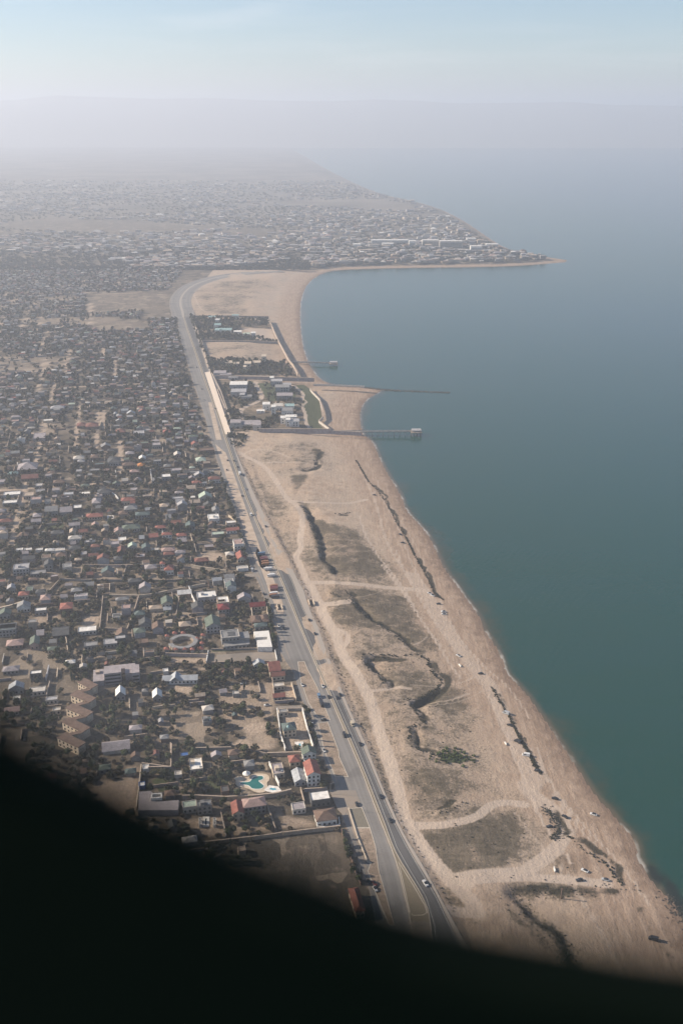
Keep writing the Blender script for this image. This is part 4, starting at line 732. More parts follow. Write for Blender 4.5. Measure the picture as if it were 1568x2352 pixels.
 ('D', 878, 950, 905, 972, GD, 'dark grey', 'grey', 1.5), ('D', 385, 458, 798, 890, H_, 'red', 'brown', 2.5, 'brown brick three-storey house with a red roof beside a tan yard', 'house', 'house', GRID, False, 0, .4, None, 'the brown brick house'), ('D', 224, 296, 832, 882, F_, 'white', 'grey', 1.4), ('D', 122, 182, 728, 782, H_, 'red', 'cream', 1.3), ('D', 114, 192, 800, 862, GD, 'grey', 'white', 1.5),
 ('D', 0, 105, 928, 1015, F_, 'teal', 'grey', 2), ('D', 0, 70, 845, 905, GD, 'green', 'grey', 1.3), ('D', 335, 432, 955, 1005, G_, 'dark grey', 'grey', 1), ('D', 325, 402, 345, 395, H_, 'dark grey', 'grey', 1.4), ('D', 440, 505, 305, 352, G_, 'mauve grey', 'grey', 2), ('D', 500, 552, 340, 378, G_, 'brick red', 'cream', 1),
 ('D', 770, 880, 316, 358, H_, 'green', 'pale grey', 1), ('D', 722, 772, 335, 385, GD, 'pink', 'cream', 1.5), ('D', 745, 795, 388, 428, F_, 'white', 'white', .8), ('D', 740, 785, 448, 505, GD, 'brick red', 'brown', 1), ('D', 808, 860, 430, 475, GD, 'pale green', 'offwhite', 1.2), ('D', 895, 945, 435, 490, GD, 'teal', 'grey', 1.5),
 ('D', 1018, 1100, 452, 500, H_, 'pink', 'grey', 1.2), ('D', 1030, 1095, 480, 520, H_, 'brick red', 'grey', 1), ('D', 1100, 1165, 470, 505, H_, 'mauve grey', 'white', .8), ('D', 1225, 1310, 528, 562, H_, 'brick red', 'brown', 1), ('D', 950, 1000, 455, 490, F_, 'offwhite', 'grey', .8),
 ('D', 1310, 1380, 243, 305, F_, 'white', 'white', 1.6, 'white modern house of stacked flat roofs near the highway', 'house', 'house', GRID, True, 0, .5, None, 'the white stacked modern house'), ('D', 1420, 1484, 292, 330, F_, 'white', 'cream', 1.6, 'white flat-roofed roadside house behind the red-roofed shop', 'house', 'house'), ('D', 1422, 1502, 330, 368, G_, 'red', 'white', 1, 'white roadside shop with a low red roof', 'shop', 'shop', GRID, False, 0, .4, None, 'the red-roofed roadside shop'),
 ('D', 1470, 1532, 400, 480, F_, 'pink', 'white', 2.5, 'tall narrow white roadside building with pink roof terrace', 'house', 'house', GRID, False, 0, .5, None, 'the tall roadside building'), ('D', 1490, 1546, 482, 552, GD, 'red', 'cream', 1.2, 'long bright red roof of a roadside hall', 'house', 'house', GRID, False, 0, .6, None, 'the long red roadside roof'),
 ('D', 1415, 1475, 620, 690, G_, 'grey', 'grey', 1), ('D', 1410, 1470, 650, 705, F_, 'grey', 'white', 1.5), ('D', 1330, 1410, 368, 390, F_, 'pale green', 'grey', .8), ('D', 1420, 1470, 480, 525, H_, 'offwhite', 'offwhite', 1), ('D', 1490, 1560, 580, 605, F_, 'offwhite', 'white', .8),
 ('D', 110, 145, 640, 672, G_, 'brown', 'cream', 1), ('D', 185, 240, 645, 680, H_, 'brown', 'brown', 1), ('D', 810, 890, 650, 700, H_, 'dark grey', 'dark grey', 1.5), ('D', 475, 515, 520, 560, H_, 'tan', 'brown', 1.3), ('D', 560, 620, 500, 525, G_, 'brick red', 'brown', .8), ('D', 52, 100, 690, 745, GD, 'pale grey', 'grey', 1.5),
 ('D', 530, 590, 670, 712, G_, 'grey', 'grey', .8), ('D', 0, 80, 300, 312, H_, 'brick red', 'cream', .9), ('D', 10, 50, 290, 312, H_, 'pink', 'grey', .9), ('D', 580, 620, 300, 335, GD, 'pink', 'cream', 1),
 # upper suburb
 ('Q', 1140, 1266, 540, 610, H_, 'brick red', 'white', 1.5, 'white two-storey house with brick red hipped roof near the highway', 'house', 'house', GRID, False, 0, .5, None, 'the brick red highway house'), ('Q', 968, 1062, 592, 640, H_, 'red', 'cream', 1.2), ('Q', 1040, 1172, 715, 795, GD, 'pale green', 'offwhite', 1.2), ('Q', 912, 1002, 632, 702, G_, 'tan', 'pale grey', 1.2), ('Q', 758, 875, 744, 802, F_, 'pale grey', 'grey', 1), ('Q', 790, 872, 690, 742, H_, 'mauve grey', 'grey', 1),
 ('Q', 650, 745, 510, 585, F_, 'white', 'grey', 1.5, 'white and grey modern house in a green walled compound', 'house', 'house', GRID, False, 0, .5, None, 'the green walled compound'), ('Q', 545, 640, 545, 612, F_, 'grey', 'pale grey', 1), ('Q', 750, 862, 448, 518, F_, 'mauve grey', 'grey', 1.5, 'grey flat parking deck beside the green walled compound', 'building', 'building'), ('Q', 1050, 1202, 245, 305, F_, 'brown', 'brown', 1.5), ('Q', 565, 646, 358, 430, F_, 'grey', 'grey', 2),
 ('Q', 92, 215, 340, 402, H_, 'dark grey', 'pale grey', 1.3), ('Q', 240, 372, 398, 455, H_, 'brown', 'brown', 1.2), ('Q', 400, 472, 398, 462, H_, 'orange', 'brown', 1.2, 'house with a bright orange-red pyramid roof', 'house', 'house', GRID, False, 0, .6, None, 'the orange pyramid roof'), ('Q', 320, 410, 465, 530, H_, 'pink', 'brown', 1.4), ('Q', 230, 372, 755, 838, H_, 'red', 'cream', 1.6, 'large cream house with a red hipped roof beside a curved white drive', 'house', 'house', GRID, False, 0, .5, None, 'the curved white drive'),
 ('Q', 380, 525, 902, 1000, H_, 'teal', 'grey', 2, 'large grey mansion with a teal tiled roof and arcaded front', 'mansion', 'mansion', GRID, False, 0, .4, None, 'the teal-roofed arcaded mansion'), ('Q', 262, 392, 838, 930, H_, 'grey', 'grey', 1.6), ('Q', 665, 742, 48, 102, H_, 'red', 'brown', 1), ('Q', 775, 848, 34, 68, H_, 'pale green', 'grey', 1), ('Q', 172, 265, 42, 102, H_, 'brick red', 'brown', 1), ('Q', 960, 1030, 178, 232, GD, 'red', 'cream', 1),
 ('Q', 415, 480, 325, 388, GD, 'white', 'grey', 1.2), ('Q', 275, 362, 274, 330, H_, 'mauve grey', 'grey', 1), ('Q', 355, 470, 55, 130, F_, 'pale grey', 'pale grey', 1.6), ('Q', 550, 640, 180, 250, F_, 'mauve grey', 'grey', 1.5), ('Q', 780, 850, 285, 345, GD, 'offwhite', 'pink', 1), ('Q', 1010, 1110, 335, 405, H_, 'pale green', 'offwhite', 1), ('Q', 1180, 1250, 860, 935, GD, 'grey', 'offwhite', 1.2), ('Q', 935, 1050, 780, 840, G_, 'tan', 'grey', .8),
 ('Q', 0, 80, 665, 730, H_, 'dark grey', 'grey', 1.2), ('Q', 140, 215, 600, 650, GD, 'green', 'grey', 1), ('Q', 80, 130, 900, 935, GD, 'brick red', 'cream', .8), ('Q', 1110, 1200, 655, 690, F_, 'offwhite', 'tan', .8), ('Q', 1070, 1120, 600, 640, F_, 'white', 'offwhite', 1.2),
 ('P', 458, 578, 48, 100, H_, 'pale grey', 'grey', 1.2), ('P', 388, 476, 172, 204, F_, 'white', 'cream', .8), ('P', 694, 772, 202, 255, H_, 'brick red', 'brown', 1), ('P', 774, 884, 202, 264, H_, 'brick red', 'brown', 1.2, 'long brick red hipped roof beside a bright lane', 'house', 'house', GRID, False, 0, .4, None, 'the long brick red hipped roof'), ('P', 300, 408, 292, 370, F_, 'mauve grey', 'mauve grey', 1.2), ('P', 664, 756, 498, 560, H_, 'offwhite', 'pale grey', 1.4, 'pale house with an off-white hipped roof beside the long lane', 'house', 'house', GRID, False, 0, .5, None, 'the off-white hipped roof'),
 ('P', 820, 892, 488, 548, H_, 'brown', 'brown', 1.3), ('P', 78, 164, 648, 684, H_, 'turquoise', 'grey', .8, 'low house with a turquoise roof at the edge of the view', 'house', 'house', GRID, False, 0, .5, None, 'the turquoise roof'), ('P', 165, 335, 555, 655, H_, 'mauve grey', 'brown', 1.4), ('P', 200, 345, 672, 728, G_, 'brick red', 'brown', 1), ('P', 485, 590, 712, 775, H_, 'brown', 'brown', 1.4), ('P', 732, 804, 752, 800, H_, 'green', 'grey', 1), ('P', 880, 990, 796, 866, H_, 'dark grey', 'grey', 1.3, 'broad house with a dark grey hipped roof behind the curved drive', 'house', 'house'),
 ('P', 714, 812, 828, 868, F_, 'white', 'cream', 1), ('P', 832, 905, 870, 960, H_, 'mauve grey', 'grey', 1.4), ('P', 35, 185, 818, 872, F_, 'white', 'pale grey', .8, 'long white-roofed row house behind another of the same', 'house', 'house', GRID, False, 0, .5, None, 'the white row houses'), ('P', 30, 158, 895, 955, F_, 'white', 'pale grey', 1.2, 'long white-roofed row house in front of its twin', 'house', 'house'), ('P', 215, 305, 822, 890, F_, 'tan', 'tan', 1.2), ('P', 660, 738, 935, 1005, F_, 'white', 'dark grey', 1.4, 'dark house with a bright white flat roof in the upper suburb', 'house', 'house'),
 ('P', 412, 522, 952, 1042, G_, 'grey', 'grey', 1.8), ('P', 548, 648, 958, 1048, G_, 'mauve grey', 'grey', 1.8), ('P', 778, 924, 1016, 1075, H_, 'red', 'cream', 1, 'broad low house with a streaked red hipped roof', 'house', 'house', GRID, False, 0, .4, None, 'the broad streaked red roof'), ('P', 325, 385, 745, 800, F_, 'offwhite', 'pale grey', 1.2), ('P', 970, 1085, 520, 590, H_, 'dark grey', 'pale grey', 1.2),
]: traced(*a)

# ------------------------------------------------------------------ buildings of their own shape
def custom(name, label, cat, at, m=None, rot=0.0, z=0.0):
    r = empty(name, *at, z, rot); tag(r, label, cat)
    if m: mark(m, *at)
    return r
def rel(pts, at): return [(x-at[0], y-at[1]) for x, y in pts]
# zigzag block
zz = T('F', [(645, 492), (745, 545), (588, 590), (735, 650), (552, 695), (710, 762), (525, 805), (685, 885), (488, 930), (650, 1005)])
at = zz[4]; r = custom('apartment_building', 'long zigzag block with tan roofs and cream facades among dark trees', 'building', at, 'the zigzag block'); p = rel(zz, at)
wm_ = MB(); rm_ = MB()
for k in range(9):
    seg = p[k:k+2]; a_, c_ = np.array(seg[0]), np.array(seg[1]); u_ = (c_-a_)/np.linalg.norm(c_-a_)
    if k % 2 == 0: wm_.ribbon([tuple(a_), tuple(c_)], 6.4, -.3, 6.2); rm_.ribbon([tuple(a_-u_*.4), tuple(c_+u_*.4)], 7.2, 6.2, 6.75)
    else: wm_.ribbon([tuple(a_+u_*2), tuple(c_-u_*2)], 3.0, -.3, 5.6); rm_.ribbon([tuple(a_+u_*2), tuple(c_-u_*2)], 3.6, 5.6, 6.0)
wm_.build('wall', paint('cream'), r); rm_.build('roof', paint('brown', .8, .4, .3), r)
for (ax, ay), (bx, by) in zip(p[0::2], p[1::2]):
    L = sqrt((bx-ax)**2+(by-ay)**2); dx, dy = (bx-ax)/L, (by-ay)/L
    for s in (.8, 3.7):
        for k in range(5):
            t = L*(k+.6)/5.4; o = link('window', WIN, r); o.location = (ax+dx*t+dy*3.22, ay+dy*t-dx*3.22, s+.2); o.rotation_euler = (0, 0, math.atan2(dy, dx))
occ_poly([(x, y) for x, y in offset(zz, 8)] + [(x, y) for x, y in offset(zz, -8)][::-1])
# ring building with huts
c0 = ground(*uv('G', 232, 312)); at = c0; mark('the ring-shaped building', *c0)
r = custom('ring_building', 'ring-shaped building with a grey roof and pale arcade round an open court', 'building', at)
arc = [(10.2*cos(a), 10.2*sin(a)) for a in np.linspace(radians(200), radians(525), 40)]
MB().ribbon(arc, 2.6, -.2, 3.0).build('wall', paint('tan'), r); MB().ribbon(arc, 3.6, 3.0, 3.35).build('roof', paint('grey'), r)
for k in range(22):
    a = radians(205 + k*14.5); MB().box(11.8*cos(a), 11.8*sin(a), 0, .3, .3, 3.0, a).build('pillar', paint('offwhite'), r)
occ_poly(rect_poly(*c0, 28, 28, 0))
for (hx, hy, w_) in [(175, 248, 24), (235, 248, 24), (118, 358, 26), (184, 362, 20), (244, 360, 20), (298, 362, 22), (356, 356, 30), (330, 288, 26), (372, 262, 22), (122, 268, 20), (366, 318, 22)]:
    x, y = ground(*uv('G', hx, hy)); house('summer_hut', 'small open hut with an orange-red roof', x, y, w_/8., w_/8.5, H_, 'red', 'offwhite', .7, GRID, cat='hut', group='huts round the ring-shaped building', pitch=.7, only=('the ring-shaped building',))
# L-shaped building at the pool garden
Lp = T('H', [(92, 770), (100, 640), (178, 636), (212, 662), (196, 705), (268, 708), (378, 700), (372, 770)], 4)
at = Lp[0]; p = rel(Lp, at); r = custom('long_building', 'L-shaped building with a broad mauve grey flat roof at the garden corner', 'building', at, 'the L-shaped mauve roof')
MB().prism(p, -.3, 4.0).build('wall', paint('mauve grey'), r); pr = MB().prism([(x*.985+.2, y*.985+.15) for x, y in p], 3.5, 4.25).build('roof', paint('mauve grey', .85, .2, .2), r)
hx, hy = rel(T('H', [(225, 690)], 4), at)[0]; MB().ribbon([(hx-3, hy-2), (hx+3, hy-1.2), (hx+2.4, hy+2.6), (hx-3.4, hy+2)], .8, 4.25, 6.4, closed=True).build('roof_hut', paint('white'), pr); occ_poly(Lp, 2)
# grey mansion
Gm = [(510, 345), (705, 345)]; a_, b_ = T('G', Gm); at = ((a_[0]+b_[0])/2, a_[1]); w_ = b_[0]-a_[0]; mark('the grey mansion', at[0], at[1]+6)
r = custom('mansion', 'big grey mansion with a flat grey roof, dark skylight and pale coping', 'mansion', at, None, GRID)
MB().box(-w_*.18, 12, -.3, w_*.64, 12, 8).box(w_*.32, 11, -.3, w_*.34, 10.5, 6.4).box(0, 3, -.3, w_*.9, 5.2, 3.6).build('wall', paint('grey'), r)
rf = MB().box(-w_*.18, 12, 7.7, w_*.66, 12.6, .5).box(w_*.335, 11, 6.1, w_*.33, 11, .5).box(0, 3, 3.3, w_*.93, 5.5, .4).build('roof', paint('grey', .7), r)
MB().box(-w_*.14, 12, 8.2, w_*.25, 6.5, .35).build('skylight', paint('dark grey', .5), rf); MB().ribbon([(-w_*.5, 5.9), (w_*.13, 5.9), (w_*.13, 18.1), (-w_*.5, 18.1)], .5, 8.2, 8.8, closed=True).build('parapet', paint('offwhite'), rf)
for k in range(7):
    o = link('window', WIN, r); o.location = (-w_*.45 + w_*.9*k/6.4, .36, .9)
    if k < 5: o = link('window', WIN, r); o.location = (-w_*.45+k*w_*.13, 5.96, 5.2)
occ_poly(rect_poly(at[0]-2, at[1]+9, w_+4, 24, GRID), 1)
# white U-shaped roofs
Up = T('G', [(722, 222), (828, 214), (852, 328), (750, 330), (744, 282), (820, 276), (816, 258), (738, 262)], 4.2); at = Up[0]; p = rel(Up, at); mark('the white U-shaped roofs', *Up[4])
r = custom('villa', 'white U-shaped flat-roofed villa with a narrow dark slot beside the highway trees', 'villa', at); MB().prism(p, -.3, 4.1).build('wall', paint('white'), r); MB().prism([(x*1.0, y*1.0) for x, y in p], 4.1, 4.35).build('roof', paint('white', .6, .15), r); occ_poly(Up, 2)
# terraced office complex
q = T('F', [(755, 440), (955, 490), (1095, 470)]); at = T('F', [(920, 470)])[0]; mark('the stepped tan complex', *at); r = custom('office_building', 'stepped three-part complex with tan flat roofs and banded windows', 'building', at, None, GRID)
for dx, dy, w_, d_, h_ in ((-13.2, 9, 8, 17, 4.5), (-2.6, 7, 12.4, 11, 9.5), (9.0, 9.5, 5, 9, 6.0), (14.2, 7, 5.6, 12, 8.0), (4, 19, 20, 6, 4.2)):
    MB().box(dx, dy, -.3, w_, d_, h_+.3).build('wall', paint('mauve grey'), r); MB().box(dx, dy, h_, w_+.3, d_+.3, .3).build('roof', paint('mauve grey', .85, .3), r)
for s in range(3):
    MB().box(-2.6, 1.45, 1.2+2.9*s, 11.6, .12, 1.3, bottom=True).build('window_band', glass, r)
for s in range(2): MB().box(14.2, .95, 1.5+3*s, 4.8, .12, 1.3, bottom=True).build('window_band', glass, r)
MB().box(-14, 13, 4.8, 3, 4, 1.6).build('roof_hut', paint('tan'), r); occ_poly(rect_poly(at[0]-1, at[1]+9, 38, 24, GRID), 1)
# schoolhouse
a_, b_ = T('G', [(92, 588), (330, 585)]); at = ((a_[0]+b_[0])/2, a_[1]); w_ = b_[0]-a_[0]; mark('the long silver-roofed schoolhouse', *at); r = custom('schoolhouse', 'long low building with a silver gabled roof and one cross gable facing a sandy yard', 'building', at, None, .06)
MB().box(0, 3.6, -.3, w_, 7, 3.6).build('wall', paint('white'), r); 
bm = roof_mesh('gable', w_, 7, 3.3, .45); bm.v = [(x, y+3.6, z) for x, y, z in bm.v]; bm.build('roof', paint('silver', .6, .3, .3, 'tile'), r)
bm = roof_mesh('gable_deep', 7, 8.4, 3.5, .75); bm.v = [(x-w_*.13, y+3.2, z) for x, y, z in bm.v]; bm.build('cross_gable', paint('silver', .6, .3, .3, 'tile'), r)
for k in range(9): o = link('window', WIN, r); o.location = (-w_*.45+w_*.9*k/8, .05, 1.0)
occ_poly(rect_poly(at[0], at[1]+3.6, w_+3, 11, .06))
# cupola for the teal villa
cx, cy = ground(*uv('H', 1137, 205), 7); MB().tube((cx, cy, 8.4), (cx, cy, 9.4), 1.0, 1.0, 8).tube((cx, cy, 9.4), (cx, cy, 10.6), 1.2, .05, 8).build('cupola', paint('turquoise'), None)
cu = bpy.data.objects['cupola']; tv = [o for o in bpy.data.objects if o.get('label', '').startswith('cream villa with a dark teal')][0]; bpy.context.view_layer.update(); cu.parent = tv; cu.matrix_parent_inverse = tv.matrix_world.inverted()
# swimming pools
pool = smooth(T('H', [(800, 590), (806, 574), (868, 574), (880, 556), (898, 536), (930, 531), (964, 532), (968, 552), (950, 562), (930, 566), (950, 582), (974, 602), (956, 622), (915, 626), (880, 620), (866, 602), (846, 596)] + [(800, 590)]), 1)
deck = smooth(T('H', [(760, 545), (800, 530), (850, 545), (880, 520), (930, 512), (1000, 520), (1012, 560), (985, 575), (1000, 620), (970, 646), (920, 650), (850, 612), (770, 604), (760, 545)]), 2)
r = custom('swimming_pool', 'curving teal swimming pool with a pale stone terrace in a villa garden', 'swimming pool', deck[0], None); mark('the curving swimming pool', *ground(*uv('H', 880, 590)))
MB().prism(rel(deck, deck[0]), 0, .22).build('terrace', paint('cream', .9, .2), r)
N = NT('pool water'); N.bsdf(N.mix(N.noise(N.coord('Object'), .3), (.010, .095, .085), (.02, .16, .14)), .08, .5); MB().prism(rel(pool, deck[0]), .1, .3).build('water', N.m, r); MB().ribbon(rel(pool, deck[0])[:-1], .5, .1, .36, closed=True).build('coping', paint('white'), r)
cx, cy = ground(*uv('H', 848, 535)); r = empty('pavilion', cx, cy, .2); tag(r, 'white tent pavilion with a pointed top at the pool edge', 'pavilion')
for k in range(6): MB().tube((2*cos(k*pi/3), 2*sin(k*pi/3), 0), (2*cos(k*pi/3), 2*sin(k*pi/3), 2.4), .1, .1, 5).build('post', paint('white'), r)
MB().tube((0, 0, 2.4), (0, 0, 3.0), 2.7, 1.6, 12).tube((0, 0, 3.0), (0, 0, 4.4), 1.6, .1, 12).build('canopy', paint('white', .7, .1), r)
for z_, pts, lab in (('H', [(1195, 300), (1232, 298), (1240, 325), (1205, 330)], 'small bright blue pool in the yard of the teal-roofed villa'), ('D', [(680, 258), (708, 258), (708, 272), (682, 272)], 'tiny turquoise pool in a white terrace of the upper suburb'), ('H', [(985, 628), (1010, 605), (1060, 612), (1075, 632), (1030, 640)], 'small pale fountain basin beside the pool terrace')):
    p = T(z_, pts); r = empty('garden_pool', *p[0]); tag(r, lab, 'pool'); MB().ribbon(rel(p, p[0]), 2.2, 0, .25, closed=True).build('terrace', paint('white'), r); MB().prism(rel(p, p[0]), .02, .15).build('water', plain('bright pool water', (.08, .30, .38), .1, .5), r); occ_poly(p, 2)
# rubble-like sunshade rows in the yard below the green roof
for k, (hx, hy) in enumerate([(527, 838), (527, 868), (627, 838), (627, 868)]):
    x, y = ground(*uv('H', hx, hy+15)); house('pergola', 'white pergola by the narrow pool', x, y, 1.8, 2.6, F_, 'offwhite', 'white', .6, GRID, cat='pergola', group='pergolas in the yard below the pale green roof', only=('the pale green flat roof',))
p = T('H', [(552, 822), (580, 822), (578, 878), (550, 880)]); r = empty('garden_pool', *p[0]); tag(r, 'narrow dark pool between white slabs below the pale green roof', 'pool'); MB().ribbon(rel(p, p[0]), 1.6, 0, .3, closed=True).build('terrace', paint('white'), r); MB().prism(rel(p, p[0]), .02, .15).build('water', plain('dark pool water', (.01, .03, .04), .1, .5), r); occ_poly(p, 3)

